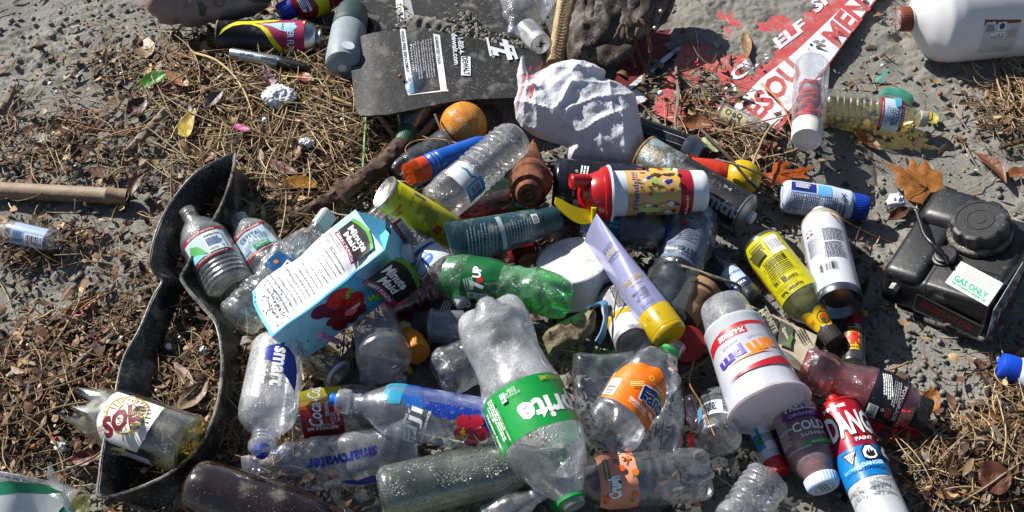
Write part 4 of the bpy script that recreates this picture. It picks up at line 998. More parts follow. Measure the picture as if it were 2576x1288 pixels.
    for k in range(9):
        t = .5 + k * .33; it.append(('p', [(60 + math.cos(t) * 1.5, -3.5 + math.sin(t) * 1.2), (60 + math.cos(t - .2) * 6, -3.5 + math.sin(t - .2) * 4.4), (60 + math.cos(t + .2) * 5.5, -3.5 + math.sin(t + .2) * 4)], GL if k % 2 else GL2))
        it.append(('p', [(67 + math.cos(t - 1) * 1.5, -22 + math.sin(t - 1) * 2), (67 + math.cos(t - 1.2) * 7, -22 + math.sin(t - 1.2) * 7.5), (67 + math.cos(t - .8) * 6, -22 + math.sin(t - .8) * 6.5)], GL2 if k % 2 else GL))
    it += [blob(50, -15, 5, 3, ink('c85a6a')), blob(55, -14, 4, 1.2, ink('d9a0aa')), ('p', [(20, -13), (25, -11), (28, -32), (23.5, -33.5)], ink('d58fa8')), ('t', '100% NATURAL', 25.6, -22, 19, 1.9, -84, ink('3a2a8a'), .02), ('t', 'FLAVORS', 23.6, -22, 12, 1.6, -84, ink('3a2a8a'), .02),
           ('t', '59 FL OZ (1.8 QT) 1.75L', 7, -22, 24, 1.7, -90, ink('123a5a'), .01), ('c', 7.5, -35 + 4, 2.2, 3.6, IW), ('ring', 7.5, -35 + 4, 2.3, 2.7, IK), ('t', '80', 8, -35 + 4, 3, 1.8, -90, IK, .02),
           ('p', [(79, -1.5), (97, -1.5), (101, -7), (102.5, -14), (101.5, -22), (98, -35 + .6), (79, -35 + .6)], IK), ('p', [(97, -1.5), (101, -7), (102.5, -14), (101.5, -22), (98, -35 + .6), (101, -35 + .6), (105, -24), (106.2, -14), (104.5, -6), (101, -1.5)], ink('4f8f2a')),
           ('t', 'Minute', 91.5, -15, 24, 7.5, -90, IW, .03, .15), ('t', 'Maid', 83.6, -16.5, 18, 6.6, -90, IW, .03, .15), ('r', 73.2, -35 + 1, 78.2, -.6, ink('8c1c50')), ('t', 'BERRY PUNCH', 75.7, -15.5, 25, 3, -90, IW, .02), ('t', 'FLAVORED', 71, -19, 12, 1.5, -90, ink('123a5a'), .01)]
    it = [sty(i_, 1.36, 0) for i_ in it]
    it += [stain(rs.gauss(8, 6), rs.gauss(-14, 9), rs.choice((.25, .4, .6, 1.0)), rs.choice((MUD, MUD2))) for _ in range(60)] + [stain(rs.uniform(2, 100), rs.uniform(-44, -2), rs.choice((.2, .25, .35)), rs.choice((MUD2, IW))) for _ in range(80)]
    it = [i_ for i_ in it if i_[0] != 'p' or len(i_[1]) != 8 or min(x for x, _ in i_[1]) > .2 and max(y for _, y in i_[1]) < -.2]
    decal('label', it, fB, e, step=(4, 4), base=.0004)
    # print on the gable
    n1 = (G - E).cross(K - E).normalized(); n1 = n1 if n1.dot(CV - E) > 0 else -n1
    ax_ = (G - E).normalized() * s_; bx_ = (K - E) - ax_.normalized() * (K - E).dot(ax_.normalized()); lb = bx_.length; bx_ = bx_.normalized() * s_
    fG = lambda x, y, l: E + ax_ * x + bx_ * y + n1 * (l + .0004) - o0
    hb = lb / s_
    decal('label', [('r', 3, hb - 3.6, 12, hb - 12 if hb > 14 else 1, IK), ('t', 'Minute', 7.5, hb - 6, 7, 2, 0, IW, .03), ('t', 'Maid', 7.5, hb - 8.4, 5.5, 1.8, 0, IW, .03), ('r', 3, hb - 3.4, Hd - 2, hb - .1, MGm), ('t', 'MADE WITH REAL FRUIT JUICE', 17, hb - 1.8, 26, 1.5, 0, IW, .01)], fG, e, step=(None, None))
    n2 = (L2 - K).cross(K2 - K).normalized(); n2 = n2 if n2.dot(CV - K) > 0 else -n2
    a3 = (L2 - K).normalized() * s_; b3 = (K2 - K).normalized() * s_
    decal('label', [('r', 3, 2.2, Hd * .78, 7.3, M('b9babc', .5, .4)), ('t', 'OCT 07 22 5:11', 16, 4.8, 20, 3, 0, ink('3a3a3e'), .01)], lambda x, y, l: K + a3 * x + b3 * y + n2 * (l + .0006) - o0, e, step=(None, None))
    # screw cap on the sloping panel
    cc = E + (G - E) * .60 + (K - E) * .52; bm = bmesh.new(); bmesh.ops.create_cone(bm, cap_ends=True, segments=72, radius1=.0155, radius2=.0145, depth=.014)
    for v in bm.verts:
        a_ = int(round((math.atan2(v.co.y, v.co.x) + math.pi) / (2 * math.pi) * 72))
        if a_ % 2: v.co.x *= .95; v.co.y *= .95
    bmesh.ops.bevel(bm, geom=[ed for ed in bm.edges if all(v.co.z > .005 for v in ed.verts)], offset=.0015, segments=2, affect='EDGES')
    cp = bm_obj('screw_cap', bm, M('c9ccd4', .4, .35), e); cp.matrix_local = Matrix.Translation(cc + n1 * .007 - o0) @ n1.to_track_quat('Z', 'Y').to_matrix().to_4x4()
carton()
# two litre bottle with green label, base up
CB = CLEAR('f5f7f8', .44, .9, .2, .07)
a = Ax('soda_bottle', 'large clear bottle with green label lying over everything, its base uppermost', 'bottle', (1228, 778, 14), (1446, 1275, 9), bend=-8, crumple=3, seed=2, crange=(.08, .42))
PR = [(0, 150), (.015, 176), (.06, 192), (.14, 196), (.26, 180), (.36, 190), (.44, 212), (.70, 210), (.76, 192), (.86, 140), (.93, 86), (.955, 62), (1.0, 56)]
a.lathe('body', PR, CB, main=True, n=90, seg=60, petal=(5, .10, .42, True))
a.lathe('collar', [(.955, 60), (.958, 74), (.972, 74), (.975, 60)], M('1d7d40', .4, .1), exact=True)
SG = M('138a3c', .35, .12, 0, .12, .06, .5)
LBL = [('r', -68, -190, 68, 320, SG)]
LBL += [('t', 'Sprite', 16, 74, 200, 84, -90, IW, .035), ('t', 'LEMON-LIME', -54, 96, 80, 13, -90, ink('b9c43a'), .01), ('t', '2 LITER', -52, -20, 22, 6, -90, IW), ('t', '67.6 FL OZ', -45, -24, 30, 6, -90, IW), ('t', '(2 QT 3.6 FL OZ)', -38, -20, 38, 6, -90, IW),
        ('r', -52, -52, -28, -38, ink('cfe0d4')), ('t', '140', -36, -45, 12, 7, -90, SG, .02), ('t', 'Nutrition Facts', 10, -112, 90, 10, 0, IW, .02), ('t', 'Calories 140', -26, -96, 40, 8, 0, IW, .01), ('t', 'Serving Size 12 fl oz (360 mL)', 12, -90, 80, 5, 0, IW), ('w', 0, -80, 110, 18, 3, 0, IW), ('r', -60, -124, 62, -123, IW), ('t', 'A PRODUCT OF THE COMPANY', 20, -68, 90, 5, 0, IW)]
a.art('label', LBL, tc=.57, lift=.0005)
# orange soda bottle, folded
a = Ax('soda_bottle', 'crushed clear bottle with folded orange label beside the green label bottle', 'bottle', (1530, 1105, 8), (1706, 868, 9), crumple=12, seed=8, bend=14, crange=(.5, .95))
a.lathe('body', [(0, 110), (.03, 140), (.1, 152), (.3, 146), (.55, 150), (.66, 158), (.78, 130), (.86, 70), (.9, 48), (1, 46)], CLEAR('f6f6f6', .09, .15, .25, .05, 1.45), main=True, n=80, petal=(5, .16, .5, True))
neckring(a, .9, 58, M('2f8f4c', .4, .1), th=.018)
OR = M('d9690a', .38, .28, 0, .25, .06, .5); NV = ink('16205e')
a.art('label', [('p', [(-56, 80), (-58, -110), (6, -118), (40, -110), (84, -10), (60, 60), (10, 96)], OR), ('r', -46, 50, 6, 84, IW), ('b', -20, 67, 46, 28, 0, IK), ('p', [(-14, -22), (-4, -8), (14, -6), (28, -18), (34, -44), (26, -70), (8, -80), (-6, -66), (-12, -44)], IW), ('p', [(-11, -24), (-3, -11), (13, -9), (25, -20), (31, -44), (24, -67), (8, -76), (-4, -64), (-9, -44)], NV),
                ('p', [(18, -54), (30, -50), (34, -66), (22, -78), (14, -68)], ink('2a7a35')), ('t', 'Fanta', 10, -58, 104, 44, -80, IW, .06), ('t', 'Fanta', 10, -58, 98, 39, -80, NV, .03), ('t', 'ORANGE SODA', -31, -18, 52, 9, -90, IW, .02), ('t', 'NATURALLY FLAVORED', -40, -20, 54, 5, -90, IW), ('t', 'ORANGE', -26, -74, 40, 10, -90, IW, .06), ('t', 'CAFFEINE FREE', 40, -40, 40, 5, -90, ink('f0d27a')), ('ring', 46, -10, 4, 7, ink('e2c23a')), ('w', 12, 8, 36, 14, 3, -50, ink('f0d27a'))], tc=.36)
# crumpled clear plastic behind it
lump('crushed_bottle', [(1440, 892), (1462, 886), (1500, 892), (1545, 890), (1590, 884), (1640, 900), (1690, 930), (1716, 980), (1722, 1040), (1716, 1120), (1700, 1150), (1640, 1146), (1560, 1148), (1490, 1120), (1455, 1060), (1440, 990)], 5, 34, CLEAR('eceef4', .10, .12, .5, .07, 1.3), None, 'flattened clear plastic bottle under the crushed orange label bottle', 'bottle', wr=.8, ws=70, seed=12, D=40)
# bottle with peach label
a = Ax('soda_bottle', 'clear bottle with peach coloured fruit label lying at the bottom edge', 'bottle', (1784, 1190, 4.5), (1425, 1222, 4.5), crumple=3, seed=4)
a.lathe('body', [(0, 108), (.02, 132), (.1, 144), (.22, 136), (.3, 142), (.74, 140), (.84, 110), (.92, 60), (1, 50)], CLEAR('f3f3f3', .08, .2, .25, .06, 1.35), main=True, petal=(5, .13, .5, True), ribs=((.3, .5, 3, .02),))
a.liquid('drink', [(.55, 140), (.74, 136), (.84, 106), (.92, 56)], CLEAR('b5641e', .02, 0, .05, .1, .4, dirt=0), .5)
PE = M('d28a6e', .4, .15); O2 = ink('d8661a'); G3 = ink('2f6a34'); TQ = ink('1c5a50')
a.art('label', [('r', -46, -105, 48, 90, PE), ('t', 'Crush', 14, 16, 62, 38, -90, TQ, .10), ('t', 'Crush', 14, 16, 60, 34, -90, IW, .06), ('r', 8, -46, 26, 4, TQ) if False else ('r', 18, -40, 34, -39, PE), ('r', -42, -34, -28, 32, TQ) if False else ('r', 24, -64, 36, -8, TQ), ('t', 'DIA DE MUERTOS', 30, -36, 52, 6, -90, ink('e6d08a'), .02),
                ('c', -36, 36, 8, 8, O2), ('c', -40, -18, 9, 9, O2), ('c', -30, -60, 7, 7, O2), ('c', 38, 44, 8, 8, O2), ('c', 30, 40, 6, 5, O2), ('p', [(40, 50), (46, 60), (36, 60)], G3), ('p', [(-42, -8), (-32, -2), (-34, -14)], G3), ('p', [(-28, 44), (-20, 54), (-34, 54)], G3), ('c', 4, -54, 6, 5, TQ), ('c', -8, -30, 8, 8, ink('c24a1a')), ('t', '12 fl oz', -10, -78, 36, 6, -90, IW), ('c', 8, -78, 6, 6, O2), ('p', [(-20, -40), (-14, -48), (-20, -52), (-12, -60), (-16, -62), (-26, -52), (-20, -48)], IK)], tc=.66)
# ribbed bottle and others along the bottom edge
a = Ax('water_bottle', 'ribbed clear bottle base alone at the bottom edge below the pill jar', 'bottle', (1936, 1200, 4), (1830, 1345, 3.5), crumple=3, seed=9)
a.lathe('body', petprof(120, 40, .8, .92), CLEAR('f0f2f6', .26, 1.0, .5, .10), main=True, ribs=((.06, .7, 6, .06),), petal=(6, .06, .25, True))
a = Ax('water_bottle', 'small uncapped clear bottle poking up from the bottom edge beside the green glass', 'bottle', (1225, 1320, 3), (1366, 1236, 5), crumple=4, seed=5)
a.lathe('body', petprof(92, 42, .45, .80), CLEAR('f4f6fa', .25, .6, .6, .1), main=True); threads(a, .80, 1.0, 42, CLC)
# green tinted glass bottle
a = Ax('glass_bottle', 'wet pale green glass bottle lying along the bottom edge', 'glass bottle', (955, 1246, 5), (1420, 1140, 4.5))
a.lathe('body', [(0, 100), (.012, 128), (.05, 140), (.64, 140), (.74, 118), (.86, 62), (1, 52)], CLEAR('b9c8b6', .26, 1.3, .05, .06, 1.5, (.5, .56, .5), .2), main=True)
a.lathe('inner_wall', [(.04, 100), (.06, 128), (.64, 128), (.74, 106), (.86, 52), (1, 42)], CLEAR('d3ddcf', .05, .2, .05, .05, 1.2, dirt=.05), caps=(True, False))
# brown glass bottle
BG = M('1d0f0b', .12, .42, 0, .06, .3, .8, coat=.3)
a = Ax('glass_bottle', 'dark brown glass bottle gritty with sand at the bottom edge', 'glass bottle', (478, 1222, 5), (880, 1350, 4.5))
a.lathe('body', [(0, 96), (.015, 126), (.05, 146), (.12, 156), (.62, 156), (.78, 130), (.9, 66), (1, 54)], BG, main=True)
# flattened bottle with navy lettering
a = Ax('water_bottle', 'flattened clear bottle with navy lettering and a crease, near the brown glass', 'bottle', (1048, 1118, 3.6), (608, 1168, 3.6), squash=.7, crumple=6, seed=11, bend=20, dents=((.42, -10, 34, 18),))
a.lathe('body', [(0, 90), (.02, 128), (.1, 138), (.3, 132), (.55, 128), (.74, 110), (.84, 70), (.88, 44), (1, 42)], CLEAR('f2f4fa', .20, .35, .3, .06, 1.3), main=True, n=80); threads(a, .88, .99, 44, CLC)
NB = ink('141c6e')
a.art('label', [('t', 'smartwater', 14, -4, 176, 28, 3, NB, .03), ('p', [(-96, 66), (-60, 78), (0, 74), (22, 58), (-20, 58), (-60, 50)], ink('12309a')), ('t', '#3', 44, 60, 46, 24, 180, IW, .05)], tc=.40)
# smooth clear bottle with blue patch
SM = CLEAR('f4f7fc', .46, .8, .05, .07)
a = Ax('water_bottle', 'smooth clear bottle with white lettering on a deep blue patch', 'bottle', (702, 858, 10), (657, 1146, 8))
a.lathe('body', [(0, 92), (.02, 124), (.07, 134), (.2, 138), (.62, 148), (.70, 140), (.77, 104), (.80, 66), (.82, 56)], SM, main=True, caps=(True, False))
threads(a, .81, .90, 62, CLEAR('eef1f8', .5, .2, .1), 'cap_skirt', 3); a.lathe('cap_dome', [(.90, 62), (.91, 72), (.95, 70), (.98, 52), (1.0, 28)], CLEAR('e6ebf6', .35, .1, .05, .08, 1.3), exact=True)
a.lathe('spout', [(.93, 42), (.985, 38), (1.0, 26), (1.012, 24), (1.015, 1)], M('2b46a8', .35, .05, trans=.2), exact=True)
NB2 = M('1c2f8e', .35, .1, trans=.1)
a.art('label', [('p', [(-88, 0), (-84, 28), (-66, 50), (-40, 62), (-10, 66), (26, 64), (30, 60), (-6, 22), (-30, 6), (-38, -20), (-44, -44), (-58, -52), (-76, -40)], NB2), ('t', 'smart', -22, 10, 116, 38, 0, IW, .035), ('t', 'water', 4, -27, 58, 20, 0, IW, .03), ('w', -98, 10, 12, 30, 2, 90, NB2)], tc=.42)
# bottle with yellow and red label
a = Ax('soda_bottle', 'clear bottle with yellow and red script label beneath the blue square bottle', 'bottle', (722, 1050, 3.6), (1010, 1012, 3.6), crumple=3)
a.lathe('body', [(0, 96), (.02, 118), (.08, 124), (.6, 124), (.78, 104), (.9, 50), (1, 40)], CLEAR('f0f0ec', .12, .6, .3, .1), main=True, petal=(5, .1, .4, True))
RE2 = M('8e1f1c', .4, .2); 
a.art('label', [('r', -52, -86, 52, 20, RE2), ('r', -52, 12, 52, 26, M('a8501c', .4, .15)), ('r', -52, 22, 52, 44, M('b88a1a', .4, .12)), ('r', -52, 40, 52, 86, M('b5a61e', .4, .12)), ('t', 'Coca-Cola', -16, 30, 124, 34, 90, IW, .015, .35), ('t', 'ORIGINAL TASTE', 14, 22, 62, 9, 90, IW, .01), ('t', '16.9 FL OZ', 24, -14, 26, 6, 90, IW), ('t', '(1.06 PT)', 32, -14, 24, 6, 90, IW), ('t', '500 mL', 40, -14, 20, 6, 90, IW), ('t', 'RECYCLE ME', -2, -38, 76, 9, 180, IW, .03), ('t', 'SEE YOU AGAIN SOON', 0, -29, 56, 4, 180, IW), ('b', 4, -60, 60, 16, 0, IK)], tc=.32)
# square bottle with blue print and a red flower
FJ = CLEAR('eef4f8', .12, .3, .08, .07, 1.2, dirt=.15)
a = Ax('water_bottle', 'square clear bottle with blue and aqua print, a red flower and silver capital lettering', 'bottle', (1285, 1082, 7), (834, 1004, 8.5), roll=8)
a.lathe('body', [(0, 118), (.01, 136), (.62, 136), (.68, 130), (.80, 70), (.83, 50), (.85, 46)], FJ, main=True, squarish=.10, caps=(True, False), n=70)
threads(a, .84, .90, 54, CLEAR('f4f7fb', .3, .2, .1), 'neck', 1); a.lathe('cap_skirt', [(.895, 56), (.9, 64), (.94, 64), (.965, 56), (.968, 44)], CLEAR('f0f4fa', .45, .2, .1), exact=True); a.lathe('spout', [(.955, 26), (.965, 34), (.985, 30), (.998, 32), (1.005, 30), (1.006, 1)], M('1a66c4', .35, .05), exact=True)
FD = (.42, .47, .56); B1 = M('0f2f86', .3, .62, trans=.1, dcol=FD); B2 = M('1455a0', .3, .55, trans=.1, dcol=FD); B3 = M('2a8fae', .3, .55, trans=.15, dcol=FD); HI = M('9e0c2a', .4, .1); HD = ink('5e0818')
def petals(cx, cy_, r, n, ph): return [('p', [(cx, cy_), (cx + r * math.cos(ph + i * 6.283 / n - .55), cy_ + r * math.sin(ph + i * 6.283 / n - .55)), (cx + r * 1.22 * math.cos(ph + i * 6.283 / n - .2), cy_ + r * 1.22 * math.sin(ph + i * 6.283 / n - .2)), (cx + r * 1.2 * math.cos(ph + i * 6.283 / n + .25), cy_ + r * 1.2 * math.sin(ph + i * 6.283 / n + .25)), (cx + r * math.cos(ph + i * 6.283 / n + .6), cy_ + r * math.sin(ph + i * 6.283 / n + .6))], HI) for i in range(n)]
a.art('label', [('p', [(-170, -104), (62, -104), (60, -34), (30, -8), (0, 8), (-40, 10), (-60, -6), (-100, 4), (-130, 22), (-170, 26)], B1), ('p', [(60, -104), (92, -104), (98, -30), (78, -6), (40, 6), (30, -8), (54, -50)], B2), ('p', [(90, -104), (142, -98), (140, -30), (120, -4), (92, -8)], B3)] + petals(-92, 28, 36, 5, .5) +
      [('c', -92, 28, 9, 8, HD), ('p', [(-92, 30), (-118, 20), (-119, 23), (-94, 34)], HD)] + [('c', -74 + 5 * math.cos(i * 2.4) * (i / 12), 34 + 9 * math.sin(i * 2.4) * (i / 12), 1.7, 1.7, ink('c9a11e')) for i in range(18)] +
      [('t', 'FIJI', 46, 40, 88, 40, -100, ink('5a626c'), .03), ('t', 'FIJI', 47, 40, 86, 38, -100, IW, .01), ('t', 'NATURAL ARTESIAN WATER', 20, 40, 84, 7, -100, IW, .01), ('t', 'From the islands of', 76, 34, 70, 9, -112, IW, 0, .4)], tc=.40)
# small things between the bottles
a = Ax('water_bottle', 'ribbed clear bottle showing its round base beside the orange vial', 'bottle', (940, 792, 3), (967, 912, 8), crumple=2.5, seed=7)
a.lathe('body', [(0, 118), (.7, 128), (.92, 138), (.975, 126), (.985, 104), (.96, 60), (.95, 4)], CLEAR('f0eef4', .14, .3, .4, .07, 1.25), main=True, n=80, sm=0, ribs=((.1, .85, 9, .05),))
lump('plastic_film', [(902, 930), (930, 948), (970, 950), (1010, 936), (1026, 946), (1020, 970), (980, 962), (930, 972), (906, 962)], 4, 10, CLEAR('d4d0dc', .25, .2, .8, .12), None, 'crinkled clear film under the ribbed bottle base', 'plastic film', wr=.4, D=14)
a = Ax('juice_bottle', 'clear bottle holding amber drink beneath the carton corner', 'bottle', (968, 782, 3.6), (1104, 722, 4))
a.lathe('body', [(0, 76), (.04, 90), (.5, 92), (.6, 84), (.7, 92), (1, 88)], CLEAR('e8b468', .06, .2, .3, .08, dirt=.05), main=True, ribs=((.3, .9, 3, .04),))
a.liquid('drink', [(.02, 84), (.5, 88), (1, 84)], CLEAR('b5600c', .03, 0, .1, .1, .5, dirt=0), .8)
a = Ax('medicine_vial', 'orange vial with a ridged orange lid among clear bottles', 'vial', (1012, 830, 3.5), (1052, 890, 5.5))
a.lathe('body', [(0, 50), (.1, 62), (.6, 66)], M('c07a1a', .4, .2, trans=.2), main=True); a.lathe('paper_band', [(-.02, 52), (.18, 66), (.3, 68)], M('b9a888', .6, .3), exact=True)
a.cap('screw_cap', .5, 1.0, 70, 66, M('b36c08', .45, .2), 22); a.disc_art('ridges', [('ring', 0, 0, 24, 26, ink('8f5606')), ('ring', 0, 0, 14, 15.5, ink('8f5606'))], 1.0)
a = Ax('plastic_strip', 'thin yellow ribbed plastic piece below the orange vial', 'plastic piece', (1022, 914, 3), (1032, 938, 3)); a.lathe('piece', [(0, 14), (1, 15)], M('b39b12', .4, .2), ribs=((0, 1, 4, .1),), n=30)
a = Ax('sample_vial', 'clear cylinder vial with a black cap beside the green label bottle', 'vial', (1165, 824, 4.5), (1038, 817, 4.5))
a.lathe('body', [(0, 84), (.02, 86), (.60, 84), (.61, 92), (.66, 92), (.665, 80), (.7, 76)], CLEAR('dfe8f4', .30, .2, .1, .1), exact=True, main=True); a.cap('screw_cap', .69, 1.0, 70, 68, M('101013', .4, .2), 30)
a = Ax('spray_can', 'black can end with white lettering behind the clear vial', 'can', (1090, 776, 2.5), (1200, 764, 2.5)); a.lathe('body', [(0, 40), (.03, 46), (1, 46)], M('15151a', .35, .25), main=True); a.art('label', [('r', -50, -30, 50, 34, ink('15151a')), ('t', 'OR', 20, 2, 36, 18, 180, IW, .03), ('w', -24, 2, 40, 24, 4, 60, IW)], tc=.5)
a = Ax('soda_bottle', 'clear bottle knuckled base lying low beside the green label bottle', 'bottle', (1098, 945, 4), (1230, 890, 4), crumple=6, seed=14)
a.lathe('body', [(0, 96), (.05, 118), (.2, 128), (1, 124)], CLEAR('e2e9f4', .24, .8, .5, .1), main=True, petal=(5, .22, .5, True))
a = Ax('juice_jar', 'dark clear bottle neck with a pale plastic ring under the carton', 'bottle', (772, 880, 3.5), (872, 956, 3.2), crumple=2)
a.lathe('body', [(0, 80), (.1, 96), (.5, 90), (.72, 66), (.78, 62), (1, 62)], CLEAR('b8b9a0', .08, .2, .3, .1), main=True, caps=(True, False)); a.lathe('ring', [(.76, 64), (.765, 74), (.83, 74), (.835, 64)], M('b8bcc4', .5, .1), exact=True)
# bottle with a blue oval, bent, neck towards the camera
a = Ax('water_bottle', 'bent ribbed clear bottle with blue oval label and frosted cap beside the carton gable', 'bottle', (944, 540, 8), (1166, 760, 6.5), bend=17, crumple=2, seed=3)
a.lathe('body', [(0, 70), (.03, 90), (.1, 96), (.5, 98), (.62, 104), (.74, 104), (.84, 82), (.9, 46), (.91, 42), (1, 40)], CLEAR('f6f6f6', .12, .4, .2, .06, 1.3), main=True, n=110, ribs=((.05, .55, 11, .05),)); a.cap('bottle_cap', .925, 1.01, 46, 44, M('c9ccce', .4, .08, trans=.35), 26)
a.art('label', [('r', -34, -64, 36, 56, M('ccd3da', .35, .2, trans=.15)), ('ring', 2, -28, 30, 33, ink('1d4fa0')), ('c', 14, -2, 12, 16, ink('1f66c0')), ('t', 'Drinking', 4, -30, 42, 9, -90, ink('1d3f86'), .02), ('t', 'Water', -8, -36, 28, 8, -90, ink('1d3f86'), .02), ('t', 'Value', 14, -2, 20, 6, -90, IW, .02), ('p', [(-28, -20), (-20, 40), (-14, 44), (-12, -20)], ink('24487e'))], tc=.60)
# green bottle
a = Ax('soda_bottle', 'bent green bottle with white lettering and misted base below the teal tube', 'bottle', (1434, 757, 9), (1122, 690, 8), bend=-10, crumple=8, seed=2, crange=(.12, .66))
GN = CLEAR('72cc86', .42, .9, .2, .08, 1.1, (.22, .58, .28), .05)
a.lathe('body', [(0, 80), (.02, 98), (.10, 114), (.24, 118), (.40, 98), (.50, 98), (.62, 112), (.9, 112), (1, 96)], GN, main=True, n=80, seg=50, petal=(5, .16, .5, True))
a.art('label', [('r', -64, -72, 30, 72, M('0f5a2c', .35, .15, trans=.1)), ('t', '7', -14, 18, 24, 38, -84, IW, .07), ('c', -20, 4, 8, 8, ink('b81c22')), ('t', 'UP', -8, -14, 30, 22, -80, IW, .05, .2), ('r', -44, 40, 10, 62, ink('c9d2cc')), ('b', -17, 51, 50, 18, 0, IK), ('w', 6, 20, 34, 26, 4, 110, ink('9fc0a8'))], tc=.74)
# teal tube and lilac tube
def tube_thing(name, label, p0, p1, w0, w1, mat, capm, tcap, capw, roll=0, art=None, thick0=10, crimp=True, tagc='tube', flip_cap=False):
    a = Ax(name, label, tagc, p0, p1, roll=roll); base = a.D
    def D(x, y, z):
        t = min(1, max(0, x / a.Lp / tcap)); f = thick0 / w0 + (1 - thick0 / w0) * t ** .8
        return base(x, y, z * f if x / a.Lp < tcap else z)
    a.D = D
    a.lathe('body', [(0, w0), (.01, w0), (tcap * .97, w1), (tcap, w1 * .98)], mat, main=True, n=50, seg=56, sm=0)
    if flip_cap: a.lathe('flip_cap', [(tcap - .005, capw * .97), (tcap, capw), (.955, capw * 1.0), (.957, capw * .98), (.962, capw), (.985, capw * .97), (1.0, capw * .86), (1.0, capw * .5), (1.0, 1)], capm, exact=True, seg=56)
    elif capm: a.cap('tube_cap', tcap - .005, 1.0, capw, capw * .96, capm, 40, bev=.2)
    if art: a.art('label', art, tc=.4)
    return a
TE = M('163a42', .45, .55, 0, .15, .15, .45, dcol=(.34, .33, .30)); TX = M('7f959a', .6, .3); 
it = [('r', 6, -50, 18, 52, M('8f9ea4', .6, .4)), ('r', 96, 2, 112, 34, IW), ('b', 104, 18, 28, 13, 90, IK)]
for i in range(9): it.append(('w', -78 + i * 9, 0, 74 if i % 3 else 56, 5, 1, 80, TX))
for i in range(9): it.append(('w', 24 + i * 7.6, 0, 66 if i % 4 else 50, 4.6, 1, 84, TX))
tube_thing('cosmetic_tube', 'dark teal squeeze tube dusted with sand, its crimped end over the yellow can', (1132, 621, 11), (1404, 549, 8.5), 122, 80, TE, M('14363c', .45, .4), .80, 68, art=it)
LI = M('9698bc', .24, .14, .35, .03, .06, .6, coat=.4)
it = [('t', 'EVER', -56, -4, 46, 15, 90, ink('3a3a50'), .0), ('t', 'PURE', -40, 0, 40, 13, 90, ink('b59a3a')), ('t', 'SULFATE-FREE', -26, -4, 48, 6, 90, IK, .02), ('t', 'COLOR CARE', -17, -4, 40, 5, 90, IK), ('t', 'CONDITIONER', 62, 6, 70, 12, 90, ink('b08f1e'), .01), ('t', 'REPAIR', 77, 12, 34, 7, 90, ink('b08f1e')), ('t', 'BRIGHTENS', 100, 6, 44, 6, 90, IK, .02), ('t', 'CARING', 110, 10, 34, 6, 90, IK, .02), ('t', 'NO HARSH', 120, 6, 38, 6, 90, IK, .02), ('t', 'ECLAIRCIT', 138, 8, 38, 5, 90, ink('3a3a50')), ('t', 'SOIN DES', 147, 8, 36, 5, 90, ink('3a3a50')), ('t', '8.5 FL OZ', 176, 2, 34, 5, 90, IK), ('p', [(-86, 22), (-20, 22), (-10, 26), (-10, -40), (-90, -36)], M('7fa0a4', .3, .1, .2)) if False else ('r', -120, -2, -118, 2, LI)]
a = tube_thing('cosmetic_tube', 'shiny lilac squeeze tube with yellow flip cap lying across the white tub', (1486, 572, 12), (1688, 848, 9.5), 100, 92, LI, M('b59a0c', .28, .12, 0, .05, .08, .5, trans=.2), .80, 92, art=[('r', -90, -34, 190, 112, LI)] + [(i_[0], i_[1], i_[2], i_[3] + 34) + tuple(i_[4:]) if i_[0] == 't' else i_ for i_ in it], thick0=8, flip_cap=True, roll=48)
# white tub
a = Ax('plastic_tub', 'white round plastic tub upside down beside the lilac tube', 'tub', (1452, 722, 3), (1441, 650, 8.4))
a.lathe('body', [(0, 196), (.03, 204), (.10, 206), (.14, 198), (.2, 196), (.86, 184), (.88, 188), (.92, 188), (.96, 184), (.99, 174), (1.0, 164), (1.0, 160), (.994, 156), (.994, 70), (1.0, 68), (1.0, 62), (.994, 60), (.994, 1)], M('cccccc', .5, .7, 0, .12, .06, .35), exact=True, main=True, seg=72)
# yellow can
a = Ax('butane_can', 'yellow gas can with rusty bare end and red printing above the carton', 'can', (968, 484, 15.5), (1160, 600, 5.5))
YC = M('b3ac0a', .32, .14, 0, .05, .08, .5)
a.lathe('body', [(0, 82), (.012, 86), (.8, 88), (.9, 84), (1, 60)], YC, main=True, exact=True, caps=(False, True))
a.lathe('end', [(.03, 1), (.03, 60), (.02, 74), (-.006, 82), (-.012, 87), (0, 90), (.015, 88)], RUST('8a8780', 'b9b9b6', .35, .7, 30, .45, .5), exact=True, caps=(False, False))
RI = ink('9a1a14'); GI = ink('6b6a14')
a.art('label', [('t', 'UNIVERSAL GAS', -64, -26, 44, 8, -88, RI, .02), ('t', 'REFILL', -54, -34, 26, 8, -88, RI, .02), ('t', 'UN-2037', -44, 16, 30, 6, -88, GI, .02), ('t', 'MADE IN CHINA', -78, 20, 36, 5, -88, GI, .01), ('t', '14 FL OZ', -70, 24, 26, 5, -88, GI), ('r', -46, 34, -8, 44, IW), ('b', -27, 39, 36, 9, 0, IK), ('w', -6, 14, 40, 34, 6, -88, GI), ('w', 20, 2, 46, 30, 5, -88, GI),
                ('r', 42, -22, 62, -2, ink('b02018')), ('ring', 52, -12, 7, 9, IK), ('t', 'WARNING', 76, 6, 44, 10, -88, RI, .03), ('t', 'KEEP FROM CHILDREN', 36, -8, 50, 5, -88, IK), ('c', 60, -62, 46, 20, ink('a31812'))], tc=.42)
